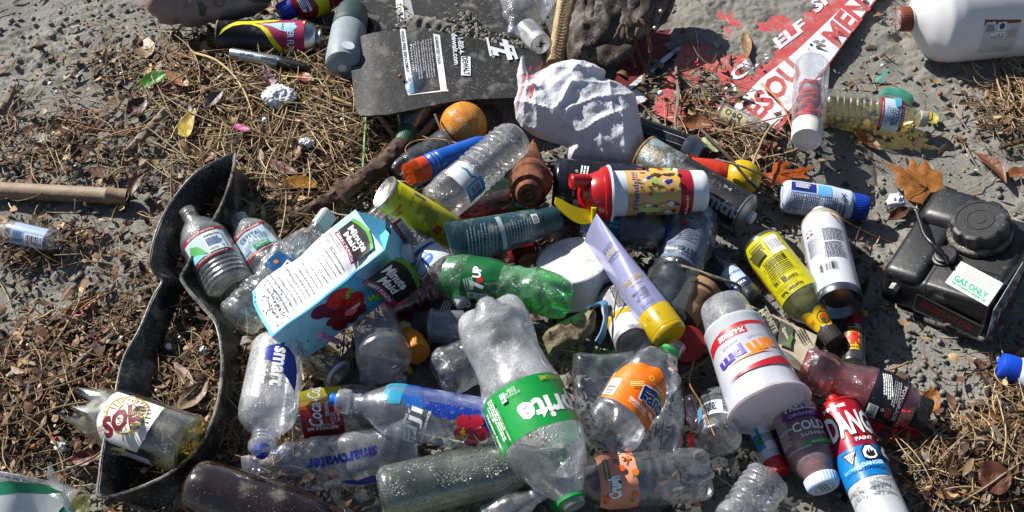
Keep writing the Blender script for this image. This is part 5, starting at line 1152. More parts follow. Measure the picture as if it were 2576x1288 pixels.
# blue tube with orange bristles
a = Ax('brush_tube', 'blue plastic tube ending in a coil of orange bristles', 'brush', (1236, 356, 7.5), (1030, 437, 9.5))
a.lathe('body', [(0, 30), (.15, 54), (.55, 62), (.72, 66), (.8, 62), (.9, 56)], M('10489c', .35, .12), main=True, ribs=((.66, .86, 4, .06),)); a.lathe('ferrule', [(.80, 52), (.805, 60), (.905, 60), (.91, 54)], M('b53a16', .45, .15), exact=True)
a.lathe('dusty_side', [(.05, 36), (.3, 52)], M('b98a86', .7, .4), fscale=1.03) if False else None
bm = bmesh.new()
for ringi, (r_, n_) in enumerate(((3, 6), (8, 14), (13, 24), (18, 32), (23, 40), (27, 46))):
    for j in range(n_):
        t = j / n_ * 6.2832 + ringi; m4 = bmesh.ops.create_cone(bm, cap_ends=True, segments=5, radius1=1.5 * a.k, radius2=1.0 * a.k, depth=30 * a.k)
        bmesh.ops.rotate(bm, verts=m4['verts'], cent=(0, 0, 0), matrix=Matrix.Rotation(math.radians(90), 3, 'Y'))
        bmesh.ops.translate(bm, verts=m4['verts'], vec=Vector((.95 * a.L + (random.uniform(-1.5, 1.5) + (3 if ringi % 2 else 0)) * a.k, r_ * math.sin(t) * a.k, r_ * math.cos(t) * a.k)))
bm_obj('bristles', bm, M('c9581a', .6, .1), a.o); bpy.data.objects['bristles']['kind'] = 'stuff'
# crinkled ribbed bottle
a = Ax('water_bottle', 'ribbed clear bottle without cap with a torn white and blue label beside the orange', 'bottle', (1092, 524, 9), (1302, 342, 11), crumple=3, seed=5)
a.lathe('body', [(0, 84), (.03, 104), (.2, 112), (.3, 112), (.6, 112), (.9, 110), (.97, 100), (1.0, 84)], CLEAR('f6f6f4', .24, .9, .5, .09, dirt=.4), main=True, n=110, ribs=((.42, .94, 9, .06),))
a.art('label', [('p', [(-32, -60), (28, -66), (34, 20), (20, 62), (-30, 60)], M('ccd2d8', .45, .2, trans=.2)), ('r', -26, -62, 30, -14, M('3d8fb8', .4, .15)), ('r', -16, -44, 18, -20, ink('cfd6dc')), ('b', 1, -32, 30, 20, 0, IK), ('t', 'CA REDEMPTION', -20, -38, 40, 5, -90, IW), ('p', [(6, 40), (14, 20), (10, 0), (18, -10), (14, -12), (4, 2), (8, 22)], ink('3a6a94'))], tc=.33)
# the orange
def roundfruit(name, label, cat, p, w_, mat, sq=1.0, am=.02, seed=1):
    c = P(*p); k = depth(c) / F; bm = bmesh.new(); bmesh.ops.create_icosphere(bm, subdivisions=5, radius=w_ / 2 * k)
    for v in bm.verts:
        n = v.co.normalized(); v.co *= 1 + am * mnoise.noise(n * 2 + Vector((seed, 0, 0))) + am * .25 * mnoise.noise(n * 9); v.co.z *= sq
    o = bm_obj(name, bm, mat); o.location = c; return tag(o, label, cat)
N = NT('orange_peel'); co = N.objco(); b = N.n('BsdfPrincipled'); c_ = N.mix(N.ramp(N.noise(co, 30, 4), .3, .7), hexc('b86a06'), hexc('cf8a10'))
c_ = N.mix(N.ramp(N.noise(co, 90, 4), .60, .70, 0, .85), c_, hexc('6a3c10')); c_ = N.mix(N.ramp(N.noise(co, 60, 5), .58, .70, 0, .7), c_, (.42, .38, .30))
N.l(c_, b.inputs['Base Color']); b.inputs['Roughness'].default_value = .38; v = N.n('TexVoronoi'); v.inputs['Scale'].default_value = 620; N.l(co, v.inputs['Vector']); N.l(N.bump(N.ramp(v.outputs['Distance'], 0, .5), .8, .0016), b.inputs['Normal']); N.l(b.outputs[0], N.out.inputs[0])
roundfruit('orange', 'whole orange with gritty spots under the edge of the black flap', 'orange', (1166, 315, 5.5), 118, N.m)
# bottles in the shade under the flap
a = Ax('soda_bottle', 'blue tinted bottle with green cap pointing out from under the black flap', 'bottle', (1062, 196, 4), (1013, 371, 3.2)); a.lathe('body', [(0, 96), (.3, 112), (.5, 104), (.66, 74), (.78, 46), (1, 40)], CLEAR('9fc4d8', .12, .5, .1, .09), main=True); a.cap('bottle_cap', .72, 1.0, 50, 48, M('1f4a35', .45, .2), 30)
a = Ax('soda_bottle', 'smoky grey clear bottle beneath the brush tube', 'bottle', (1000, 452, 3.5), (1180, 330, 3.5), crumple=4, seed=4); a.lathe('body', [(0, 70), (.06, 92), (.3, 96), (1, 90)], CLEAR('8a93a0', .10, .4, .4, .08, 1.2), main=True, petal=(5, .2, .5, True))
a = Ax('soda_bottle', 'bright green bottle end behind the rusty cone', 'bottle', (1216, 462, 4.5), (1322, 524, 3.5)); a.lathe('body', [(0, 60), (.1, 82), (.7, 86), (.75, 92), (.82, 92), (.86, 84), (1, 70)], CLEAR('3f9a58', .3, .2, .2, .1, 1, (.10, .36, .16), .1), main=True)
a = Ax('soda_bottle', 'dark red translucent bottle beneath the teal tube', 'bottle', (1150, 540, 5), (1290, 498, 4.5), crumple=3); a.lathe('body', [(0, 54), (.1, 66), (1, 62)], CLEAR('a3635a', .2, .3, .4, .1, 1, (.35, .12, .1)), main=True)
a = Ax('jar_lid', 'dark red round lid beside the white tub', 'lid', (1312, 640, 4), (1322, 622, 6)); a.lathe('lid', [(0, 70), (.1, 78), (.8, 78), (1, 70), (1, 56), (.9, 52), (.9, 1)], M('5e1216', .35, .25), exact=True)
# rusty cone
a = Ax('rusty_cone', 'brown rusty cone with a stepped round end', 'rusty metal', (1343, 352, 3), (1331, 490, 11), crumple=2.2, seed=3)
a.lathe('cone', [(0, 6), (.3, 42), (.62, 86), (.7, 100), (.76, 108), (.79, 108), (.80, 98), (.83, 90), (.9, 84), (.91, 88), (.94, 88), (.945, 66), (.965, 62), (.97, 66), (.99, 64), (1.0, 58), (1.0, 40), (.985, 38), (.985, 20), (1.005, 18), (1.005, 7), (.985, 6), (.985, 1)], RUST('2c1a10', '7d4522', .8, .1, 55), exact=True, seg=64)
# dark bottle with small print
a = Ax('drink_bottle', 'dark bottle with black small print label under the white bag', 'bottle', (1392, 462, 4.5), (1610, 480, 4.5)); a.lathe('body', [(0, 110), (.04, 132), (1, 132)], M('1c1d2a', .2, .25, 0, .05, .2, .6), main=True)
a.art('label', [('r', -56, -90, 40, 80, M('101014', .35, .2)), ('t', '(1 QT) 946 mL', -34, 6, 70, 8, -94, IW, .01), ('w', -14, 16, 80, 22, 3, -94, IW), ('r', -34, -66, -20, -36, ink('c9c9c4')), ('w', 10, -50, 50, 40, 5, 0, IW)], tc=.40)
# sippy cup
a = Ax('sippy_cup', 'toddler cup with red dome lid, yellow flip spout cover and tan printed band', 'cup', (1455, 492, 10.5), (1772, 480, 9.8))
a.lathe('body', [(.235, 112), (.245, 126), (.26, 124), (.28, 118), (.94, 106), (.985, 104), (1.0, 96)], M('c9cfd6', .35, .1, 0, .02, .04, .5), exact=True, main=True, seg=64)
RL = M('9e0d12', .28, .12, 0, .03, .06, .55)
a.lathe('lid', [(.0, 36), (.02, 58), (.05, 82), (.09, 104), (.13, 116), (.18, 124), (.185, 138), (.205, 142), (.225, 141), (.235, 134), (.235, 118)], RL, exact=True, seg=64)
a.lathe('rim', [(.228, 130), (.232, 147), (.246, 148), (.252, 132)], M('c9cdd2', .4, .15), exact=True, seg=64)
def nub(nm, pts, r, mat, seg=14):
    V, Fc = tube_mesh([Vector(p) * a.k for p in pts], [q * a.k for q in r], seg); return mesh_obj(nm, V, Fc, mat, a.o)
nub('spout', [(20, 34, 22), (6, 36, 30), (-12, 36, 36), (-22, 36, 39), (-23, 36, 39)], [19, 18, 17, 19, 15], RL)
YL = M('c2aa06', .32, .08, 0, .02, .06, .5)
bm = bmesh.new(); pv = []
for i in range(15):
    s = i / 14; x = 32 - s * 96; y = -52 + 44 * s ** 1.5 - 8 * math.sin(s * 3.1); z = 30 + 34 * s - 22 * s * s; hw = 17 + 3 * math.sin(s * 5) - 8 * max(0, s - .85) * 5
    tn = Vector((0, .35, .94)); sd = Vector((.25, .9, -.34)).normalized()
    pv.append([bm.verts.new((Vector((x, y, z)) + sd * hw * q) * a.k) for q in (-1, -.5, 0, .5, 1)])
for i in range(14):
    for j in range(4): bm.faces.new((pv[i][j], pv[i + 1][j], pv[i + 1][j + 1], pv[i][j + 1]))
bmesh.ops.recalc_face_normals(bm, faces=bm.faces[:]); bmesh.ops.solidify(bm, geom=bm.faces[:], thickness=.0028); bm_obj('spout_cover', bm, YL, a.o)
nub('hinge', [(30, -30, 52), (30, -68, 34)], [7, 7], YL)
TN = M('c09a5e', .38, .1, 0, .02, .05, .5); LG = ink('b9c67a'); RB = M('961726', .38, .12)
rq = random.Random(11); CC = [ink('1b2478'), ink('a8161e'), ink('c9cdd6'), ink('c9a63a'), ink('8fae4a')]; CONF = []
for q_ in range(30):
    cx_, cy2 = -40 + (q_ % 6) * 17 + rq.uniform(-4, 4), -60 + (q_ // 6) * 30 + rq.uniform(-7, 7); m_ = CC[(q_ * 3 + q_ // 5) % 5]; z_ = rq.uniform(5, 9)
    CONF.append(('c', cx_, cy2, z_ * .7, z_ * .7, m_) if q_ % 4 == 1 else ('p', [(cx_ + z_ * 1.5 * math.cos(t_ * 1.257 + q_), cy2 + z_ * (.6 + .5 * (t_ % 2)) * math.sin(t_ * 1.257 + q_)) for t_ in range(5)], m_))
a.art('label', [('r', -78, -82, 56, 82, TN), ('r', 56, -82, 88, 82, RB), ('r', -48, -66, 2, -38, LG), ('r', 20, -78, 56, -54, LG), *CONF, ('t', 'Friends!!!!', -60, 6, 82, 15, 90, ink('1b2478'), .03, .1), ('t', 'A-hyuck!', 70, -32, 46, 10, 90, ink('d9c9a0'), .02)], tc=.60)
# long black spray can with a rusty end
a = Ax('spray_can', 'black spray can with rusty open end and white nozzle lying under the sippy cup', 'spray can', (1624, 394, 5), (1896, 551, 4.5))
a.lathe('body', [(.0, 104), (.012, 108), (.90, 106), (.915, 104)], M('15161a', .4, .4, 0, .08), main=True, exact=True, caps=(False, True))
a.lathe('rusty_band', [(-.004, 106), (.004, 109), (.33, 109), (.335, 108)], RUST('5e5a50', '8fa0aa', .45, .5, 40, .46, .56), exact=True, caps=(False, False)); a.lathe('rusty_end', [(.10, 1), (.10, 60), (.05, 88), (.0, 104), (-.012, 108), (-.016, 112), (-.004, 113), (.004, 110)], RUST('6a4a2a', 'b08a50', .6, .3, 50), exact=True, caps=(False, False))
a.lathe('shoulder', [(.91, 106), (.914, 108), (.922, 106), (.926, 100), (.945, 84), (.962, 44), (.965, 34)], M('8a8d90', .35, .3, .6), exact=True); a.lathe('nozzle', [(.955, 28), (.96, 34), (.995, 32), (1.0, 26), (1.0, 1)], M('c9c9c9', .4, .2), exact=True)
a.art('label', [('r', 30, -80, 142, 80, M('15161a', .4, .4, 0, .08)), ('t', 'mtn', 92, -10, 78, 34, 0, M('8a9094', .55, .5), .04), ('c', 134, -18, 2, 2, IW), ('t', '94', 80, 36, 24, 10, 0, M('8a9094', .5, .3))], tc=.50)
# ------------------------------------------------------------------ the white bag, the painted sign and the right hand side
BAG = M('c3c4cb', .5, .30, 0, 1.0, .05, .35, trans=.24)
bg_poly = [(1310, 146), (1317, 142), (1322, 170), (1332, 196), (1350, 188), (1385, 166), (1410, 158), (1440, 154), (1470, 157), (1500, 166), (1524, 187), (1520, 200), (1548, 208), (1575, 222), (1598, 240), (1606, 280), (1614, 320), (1620, 350), (1614, 390), (1600, 414), (1572, 425), (1540, 421), (1505, 412), (1488, 405), (1432, 415), (1425, 396), (1428, 372), (1412, 366), (1350, 346), (1312, 322), (1298, 300), (1293, 260), (1304, 228), (1300, 190)]
bag, bhit = lump('plastic_bag', bg_poly, 8, 74, BAG, None, 'wadded white plastic bag with faded red print behind the sippy cup', 'bag', res=4.2, wr=.12, ws=80, seed=4, D=110, facet=.5, sharp=24, ridges=[(1300, 268, 1395, 306, -9, 15), (1395, 306, 1450, 352, -9, 13), (1352, 270, 1394, 308, -6, 11), (1438, 232, 1394, 308, -5, 16), (1336, 188, 1522, 188, -8, 12), (1522, 188, 1500, 206, -6, 10), (1430, 156, 1508, 196, -6, 9), (1428, 372, 1440, 412, -6, 14), (1310, 322, 1428, 360, -6, 9), (1440, 400, 1500, 410, -7, 8), (1300, 230, 1360, 240, -5, 9), (1330, 200, 1318, 300, -6, 8), (1450, 352, 1560, 300, -8, 9), (1438, 232, 1560, 222, -7, 9), (1450, 250, 1600, 340, -7, 8), (1394, 308, 1500, 270, -6, 8), (1500, 270, 1590, 250, -6, 7), (1560, 300, 1570, 420, -8, 8), (1500, 330, 1520, 410, -6, 7), (1345, 235, 1352, 330, -5, 8), (1400, 330, 1440, 290, -5, 7), (1318, 150, 1330, 198, -5, 8), (1470, 160, 1440, 200, -5, 6), (1530, 212, 1540, 330, -6, 6)])
RP = M('a8323a', .6, .2)
plane_art('print', None, [('t', 'MARKED', 1352, 178, 44, 7, 22, RP), ('t', 'FOR RECYCLING', 1362, 188, 40, 6, 22, RP), ('p', [(1337, 232), (1345, 230), (1340, 262), (1331, 268)], RP), ('t', 'THANK YOU', 1315, 232, 40, 9, 78, RP), ('w', 1330, 205, 34, 18, 4, 15, RP), ('w', 1306, 262, 50, 6, 2, 75, RP)], bag, fn=bhit, step=(6, 6), base=.0009)
# painted sign under drifted sand
sg_poly = [(1800, -70, 1.7), (2262, -70, 1.7), (2178, 32, 1.7), (2097, 146, 1.7), (1990, 288, 1.7), (1908, 408, 1.7), (1840, 362, 1.7), (1720, 322, 1.5), (1640, 280, 1.5)]
c0 = P(1950, 150, .9)
e = local_empty('painted_sign', 'red and white lettered sign panel half covered in sand', 'sign', c0)
spl = Plane(P(2178, 32, 1.7), P(1720, 322, 1.7), P(1908, 408, 1.7)); SR = M('a04244', .6, .74, 0, .15, .15, .3, dcol=(.27, .25, .22)); SW = M('bfc4cc', .55, .65, 0, .1, .1, .3, dcol=(.27, .25, .22))
wp = [spl.hit(p[0], p[1]) for p in sg_poly]
slab('panel', wp, SR, e, c0, .0035, Vector(spl.n))
it = [('p', [(1838, 277), (1914, 198), (1999, 133), (2085, 51), (2190, -50), (2258, -70), (2178, 28), (2097, 143), (1990, 272), (1936, 334)], SW)]
it += [('t', 'ESOU', 1946, 226, 168, 58, 48, SR, .04), ('t', 'MEN', 2128, 54, 130, 60, 52, SR, .04), ('t', 'CUS-ELF', 1932, 128, 230, 32, 37, SW, .04), ('t', 'LO', 1830, 232, 50, 30, 40, SW, .04), ('t', 'SHE', 2080, -10, 100, 34, 42, SW, .04), ('p', [(1910, 390), (1900, 372), (1870, 350), (1860, 366), (1894, 398)], SW)]
plane_art('lettering', spl, it, e, base=.0006, step=(40, 40))
sc_ = [(1592, 88, .7), (1752, 62, .7), (1764, 84, .7), (1640, 168, .7), (1590, 225, .7), (1640, 250, .6), (1580, 276, .6), (1540, 220, .6)]
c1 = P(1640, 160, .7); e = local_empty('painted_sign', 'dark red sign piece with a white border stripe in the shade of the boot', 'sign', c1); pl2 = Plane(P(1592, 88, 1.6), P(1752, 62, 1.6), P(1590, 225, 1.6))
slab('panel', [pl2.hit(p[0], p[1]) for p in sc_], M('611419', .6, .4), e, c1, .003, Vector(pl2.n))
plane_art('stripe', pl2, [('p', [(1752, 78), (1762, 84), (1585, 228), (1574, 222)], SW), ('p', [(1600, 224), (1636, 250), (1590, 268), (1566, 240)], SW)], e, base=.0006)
def drift():
    """sand lying on the sign in patches"""
    xs = np.arange(.16, .80, .0032); ys = np.arange(1.28, 1.92, .0032); X, Y = np.meshgrid(xs, ys); px, py = to_pic(X, Y, .02)
    fb = vnoise(X * 12, Y * 12, 21) + .6 * vnoise(X * 30, Y * 30, 22) + .45 * vnoise(X * 75, Y * 75, 23) + .35 * vnoise(X * 170, Y * 170, 24)
    bias = -.33 + 1.05 * gauss(px, py, 1740, 60, 100, 90) + .55 * gauss(px, py, 1900, 60, 70, 110) + .5 * gauss(px, py, 2060, 110, 60, 40) + .3 * gauss(px, py, 1990, 20, 60, 40) + .40 * gauss(px, py, 1760, 220, 60, 70) + .25 * gauss(px, py, 1900, 340, 60, 40) - .35 * gauss(px, py, 1960, 230, 40, 60) - .3 * gauss(px, py, 2120, 60, 40, 60)
    h = .014 * (fb * .8 + bias); d = Vector(spl.n); z0 = (np.array(spl.p.dot(d)) - X * d.x - Y * d.y) / d.z
    z = z0 + h; edge = np.array([[1.0]])
    n, m = X.shape; i = np.arange(n * m).reshape(n, m); hm = np.maximum.reduce([h[:-1, :-1], h[1:, :-1], h[:-1, 1:], h[1:, 1:]])
    poly = [(p[0], p[1]) for p in [(1700, -70), (2262, -70), (2178, 32), (2097, 146), (1990, 288), (1908, 408), (1840, 400), (1640, 330), (1600, 200), (1680, 60)]]
    ins = np.vectorize(lambda a_, b_: inside(poly, a_, b_))(px[:-1, :-1], py[:-1, :-1])
    k = (hm > 0) & ins
    q = np.stack([i[:-1, :-1][k], i[:-1, 1:][k], i[1:, 1:][k], i[1:, :-1][k]], -1)
    me = bpy.data.meshes.new('sand_drift'); co = np.stack([X, Y, z], -1).reshape(-1, 3); used, inv = np.unique(q, return_inverse=True); q = inv.reshape(q.shape)
    me.vertices.add(len(used)); me.vertices.foreach_set('co', co[used].ravel()); me.loops.add(q.size); me.loops.foreach_set('vertex_index', q.ravel().astype(np.int32)); me.polygons.add(len(q)); me.polygons.foreach_set('loop_start', np.arange(0, q.size, 4, dtype=np.int32)); me.update(calc_edges=True); me.shade_smooth()
    me.materials.append(bpy.data.materials['sand']); o = bpy.data.objects.new('sand_drift', me); COL.objects.link(o); tag(o, 'damp sand drifted over the sign in patches', 'sand', None, 'stuff')
drift()
def sand_heap():
    """ridge of crumbly sand on the upper flap"""
    pts = []
    for _ in range(900):
        s = rng.uniform(0, 1); x = 1010 + s * 300 + rng.normal(0, 10); y = 55 + s * 70 + rng.normal(0, 22 * (1 - abs(s - .5))) + 12 * math.sin(s * 9); pts.append((x, y, 3.0 + rng.uniform(0, 1.6) * (1 - abs(s - .5)), rng.uniform(0, 1) ** 3))
    bm = bmesh.new()
    for x, y, z, r in pts:
        m4 = bmesh.ops.create_icosphere(bm, subdivisions=1, radius=.0022 + .006 * r); p = P(x, y, z)
        for v in m4['verts']: v.co = v.co * (1 + .3 * mnoise.noise(v.co * 400 + p * 50)) + p
    o = bm_obj('sand_heap', bm, bpy.data.materials['sand']); tag(o, 'ridge of crumbly damp sand on the buried flap', 'sand', None, 'stuff')
    lump('sand_heap', [(1005, 58), (1040, 38), (1090, 46), (1150, 66), (1220, 92), (1300, 120), (1344, 134), (1300, 136), (1200, 112), (1120, 102), (1030, 98)], 3, 22, bpy.data.materials['sand'], None, 'low bank of sand on the buried flap', 'sand', res=6, wr=.5, ws=30, D=22)['kind' if False else 0] if False else None
sand_heap()
o, _ = lump('sand_heap', [(1005, 58), (1040, 38), (1090, 46), (1150, 66), (1220, 92), (1300, 120), (1344, 138), (1300, 140), (1200, 116), (1120, 106), (1030, 100)], 3, 20, bpy.data.materials['sand'], None, 'low bank of sand on the buried flap', 'sand', res=6, wr=.55, ws=30, D=22); o['kind'] = 'stuff'
# small bottle with cream label on the sign
a = Ax('miniature_bottle', 'tiny clear spirit bottle with cream label and black cap on the sign', 'bottle', (1806, 282, 2.6), (1948, 338, 2.4))
a.lathe('body', [(0, 46), (.03, 54), (.5, 54), (.6, 48), (.7, 30), (.84, 24), (.85, 24)], CLEAR('f6f4f0', .12, .3, .1, .08), main=True, squarish=.1); a.cap('bottle_cap', .83, 1.0, 27, 26, M('101012', .4, .15), 20)
a.art('label', [('r', -32, -25, 36, 24, M('c4b898', .5, .15, trans=.2)), ('t', 'HONEY', -2, -4, 34, 5, -90, IK), ('t', 'Jack', 20, -4, 30, 9, -70, IK, .01), ('ring', -16, 10, 5, 7, IK), ('ring', 14, 10, 5, 7, IK), ('w', 4, -12, 20, 16, 4, -90, IK), ('p', [(-6, 8), (0, 16), (4, 6), (0, 2)], ink('3a5a3a'))], tc=.30)
# clear tube of red yarn
a = Ax('clear_tube', 'clear plastic tube of red yarn with white lid standing at the sign edge', 'tube', (2043, 160, 5), (2029, 352, 6.5))
a.lathe('body', [(0, 60), (.02, 84), (.06, 90), (.55, 86), (.86, 76)], CLEAR('f6f6f8', .10, .15, .08, .06, 1.2), main=True, squarish=.05); a.lathe('lid', [(.83, 70), (.835, 76), (.97, 74), (1.0, 70), (1.0, 58), (.992, 56), (.992, 1)], M('c9c4bc', .5, .2), exact=True)
bm = bmesh.new(); r_ = random.Random(4)
for q in range(3):
    pts = []; 
    for i in range(60):
        s = i / 59; t_ = .33 + .46 * s; an = i * 1.1 + q * 2 + r_.uniform(-.4, .4); rr = (20 + 8 * math.sin(i * .37 + q)) * (.9 + .25 * r_.random()); rr *= .72 if .55 < s < .68 else 1
        pts.append(Vector((t_ * a.Lp + 7 * math.sin(an * .7), rr * math.sin(an), rr * math.cos(an))) * a.k)
    c = resample(pts, 240); V, Fc = tube_mesh(c, [3.6 * a.k * (1 + .2 * math.sin(i * 1.9)) for i in range(240)], 7, .2, q); bv = [bm.verts.new(v) for v in V]
    for f in Fc: bm.faces.new([bv[i] for i in f])
o = bm_obj('yarn', bm, M('b3141c', .85, .1, 0, .5, .25, .2)); o.matrix_world = a.mat.copy(); tag(o, 'tangle of red yarn inside the clear tube', 'yarn')
a = Ax('water_bottle', 'capped ribbed clear bottle of yellowish water lying against the yarn tube', 'bottle', (2068, 270, 3.3), (2332, 300, 3.2))
PRF = petprof(97, 36, .66, .90, .9); a.lathe('body', PRF, CLEAR('f2f0dc', .10, .25, .25, .08), main=True, n=100, ribs=((.06, .5, 7, .04),)); a.liquid('water', [(.02, 84), (.06, 92), (.66, 92), (.8, 74), (.88, 40)], CLEAR('efe8c6', .02, 0, .05, .08, .6, dirt=0), .55); a.cap('bottle_cap', .925, 1.0, 40, 38, M('b9b9ae', .4, .1, trans=.3), 24)
it, BL = red_label(a, .63, 30, 50); a.art('label', it + [('t', 'CRYSTAL', 12, 4, 54, 9, -90, BL, .02), ('t', 'GEYSER', 2, -4, 46, 8, -90, BL, .02), ('t', 'NATURAL', -6, 2, 34, 5, -90, BL), ('t', 'SPRING WATER', -13, 0, 44, 4, -90, BL), ('p', [(6, 20), (20, 26), (20, 50), (2, 50)], ink('4f9ab8'))], tc=.63)
lump('wrapper_scrap', [(2202, 240), (2226, 222), (2262, 220), (2296, 238), (2300, 256), (2288, 264), (2240, 246), (2220, 250)], .8, 4, M('2f7a68', .6, .4), None, 'torn green and white wrapper half sunk in sand above the yellowish water bottle', 'wrapper', wr=.25, D=10)
lump('wrapper_scrap', [(2190, 216), (2206, 196), (2236, 170), (2238, 176), (2218, 204), (2200, 218)], .8, 3, M('5f9a8c', .6, .3), None, 'thin green plastic sliver sticking out of the sand', 'wrapper', wr=.1, D=6)
lump('mussel_shell', [(2146, 332), (2158, 325), (2180, 326), (2198, 334), (2188, 342), (2166, 346), (2150, 342)], .6, 5, M('3a3f52', .3, .2), None, 'dark blue mussel shell below the yellowish water bottle', 'shell', wr=.05, D=10)
# milk jug
JG = M('d2d2d4', .42, .06, 0, .05, .03, .4, trans=.22)
a = Ax('milk_jug', 'large white milk jug with brown cap lying at the top corner', 'jug', (2720, 8, 8), (2256, 50, 7.5), bend=0)
_D3 = a.D
a.lathe('body', [(0, 200), (.03, 226), (.1, 236), (.74, 236), (.80, 222), (.86, 160), (.90, 92), (.925, 62), (.93, 54), (1.0, 52)], JG, main=True, squarish=.10, n=90, seg=64)
neckring(a, .928, 66, JG, 'collar', .006); a.cap('bottle_cap', .925, 1.0, 62, 58, M('6e3826', .5, .1), 34, bev=.3)
BRN = M('7a3018', .5, .1); pq = [(2478, 52), (2570, 44), (2560, 138), (2472, 145)]
a.art('label', [('p', [(-52, 46), (46, 58), (42, -40), (-44, -46)], BRN) if False else ('p', [(-50, 26), (42, 18), (46, 112), (-46, 116)], BRN), ('r', 14, 26, 38, 56, IW), ('b', 26, 41, 26, 20, 90, IK), ('r', -14, 28, 8, 48, IW), ('c', -3, 38, 7, 8, ink('1a3a78')), ('r', -12, 52, 24, 108, IW), ('w', 6, 80, 52, 30, 8, -90, IK), ('w', -30, 72, 56, 22, 6, -90, ink('c9a08a'))], tc=.56)
# nutrition drink bottle
a = Ax('drink_bottle', 'small white and blue bottle with blue cap and nutrition print', 'bottle', (1966, 492, 3.4), (2182, 523, 3))
a.lathe('body', [(0, 66), (.03, 80), (.10, 84), (.56, 84), (.66, 78), (.78, 74), (.83, 58), (.84, 56)], M('b3bdcc', .35, .15, 0, .04, .05, .5), main=True); a.cap('bottle_cap', .80, 1.0, 64, 62, M('12389a', .42, .1), 36, bev=.3)
a.art('label', [('r', -70, 18, -8, 50, ink('16286e')), ('r', -70, 14, -4, 18, ink('8fb0d8')), ('r', -4, 12, 30, 48, ink('5a9ac8')), ('t', 'Nutrition', 66, -12, 54, 8, -90, IK, .02), ('t', 'Calories', 56, -16, 36, 7, -90, IK, .02), ('t', '240', 60, 20, 22, 12, -90, ink('16286e'), .02), ('w', 30, -12, 50, 34, 7, -90, ink('2a3a6a')), ('w', -16, -14, 54, 36, 8, -90, ink('2a3a6a')), ('w', -54, -14, 54, 34, 8, -90, ink('2a3a6a')), ('w', -40, 34, 40, 16, 4, 0, IW)], tc=.40)
# white aerosol
a = Ax('spray_can', 'white aerosol can with small print and bare steel base beside the black fuel tank', 'spray can', (2113, 764, 6), (2060, 530, 4))
WC = M('b9bcc2', .35, .16, .1, .04, .05, .5)
a.lathe('body', [(.06, 110), (.80, 108), (.83, 104)], WC, main=True, exact=True); a.lathe('base', [(.05, 1), (.05, 70), (.02, 92), (.0, 102), (-.005, 108), (.01, 112), (.04, 113), (.065, 111)], M('6e737a', .28, .2, .9, .05), exact=True, caps=(False, False)); a.lathe('dome', [(.825, 106), (.835, 108), (.85, 104), (.91, 78), (.94, 56), (.945, 48)], M('a8a090', .4, .4, .4), exact=True); a.lathe('spray_head', [(.935, 36), (.94, 40), (.985, 40), (1, 32)], M('c4c4c4', .45, .2), exact=True)
for_ = [('w', -4, -34, 92, 46, 15, 0, IK) if False else ('w', 30, -26, 60, 44, 16, -90, ink('44485a')), ('w', -24, -22, 52, 56, 16, -90, ink('44485a')), ('r', 44, 28, 62, 50, ink('8e1a26')), ('r', 50, 28, 56, 50, IW), ('r', 44, 37, 62, 41, IW), ('ring', -40, 10, 1, 2, IK), ('r', -56, 6, -8, 7, ink('8e1a26')), ('b', -80, 8, 44, 26, -90, IK), ('w', 2, 30, 40, 60, 12, -90, ink('44485a')), ('t', 'FLAT BLACK', -62, 10, 34, 4, -90, IK)]
a.art('label', for_, tc=.48)
# bottle with yellow label
a = Ax('juice_bottle', 'yellow labelled glass bottle of cloudy yellow drink, neck towards the camera', 'bottle', (1908, 606, 4.5), (2102, 862, 4))
a.lathe('body', [(0, 76), (.01, 96), (.04, 106), (.60, 110), (.68, 96), (.76, 62), (.86, 46), (.9, 44)], CLEAR('d0d276', .22, .2, .05, .08, 1.3, (.55, .57, .22), .05), main=True)
a.liquid('drink', [(.02, 86), (.06, 100), (.6, 104), (.68, 90), (.76, 56), (.88, 40)], CLEAR('a8a848', .35, 0, .02, .2, .4, (.42, .43, .12), 0), .8)
YL2 = M('b3ac12', .35, .16)
a.art('label', [('r', -92, -78, 86, 78, YL2), ('r', -84, 10, -30, 50, IW), ('b', -57, 30, 44, 28, -90, IK), ('t', 'Nutrition Facts', 74, -6, 66, 10, -90, IK, .03), ('t', '8 fl oz (240 mL)', 62, -8, 50, 5, -90, IK), ('t', 'Calories', 48, 8, 40, 9, -90, IK, .03), ('t', '90 190', 38, -18, 38, 10, -90, IK, .03), ('r', 54, -44, 55, 40, IK), ('r', 30, -44, 31, 40, IK), ('w', 14, -4, 70, 26, 5, -90, IK), ('w', -14, -4, 70, 24, 5, -90, IK), ('t', 'CONTAINS 10% JUICE', 83, -4, 62, 4.5, -90, IK, .03), ('t', '100% NATURAL', 10, -62, 120, 11, 0, ink('7a3a12'), .03), ('p', [(-60, -10), (-40, -4), (-34, -40), (-66, -50)], ink('4a4a1a')), ('w', -70, -20, 40, 20, 3, -90, ink('4a4a1a'))], tc=.32)
a.art('neck_label', [('c', 0, -20, 26, 22, M('c9a812', .4, .1)), ('c', 6, 16, 30, 24, M('c9a812', .4, .1)), ('ring', 6, 16, 15, 17, IK), ('c', 8, 16, 12, 11, ink('b5481a')), ('c', 12, 12, 6, 6, ink('24502a')), ('t', 'TONIC', -14, 24, 26, 6, -60, ink('a82a12'), .02), ('t', 'HERBAL', 2, -24, 28, 6, -90, ink('a82a12'), .02), ('p', [(28, -10), (40, -20), (44, 6), (38, 24), (26, 10)], ink('1a3a8a'))], tc=.80)
a.cap('bottle_cap', .885, 1.0, 52, 50, M('2a2622', .6, .5), 24)
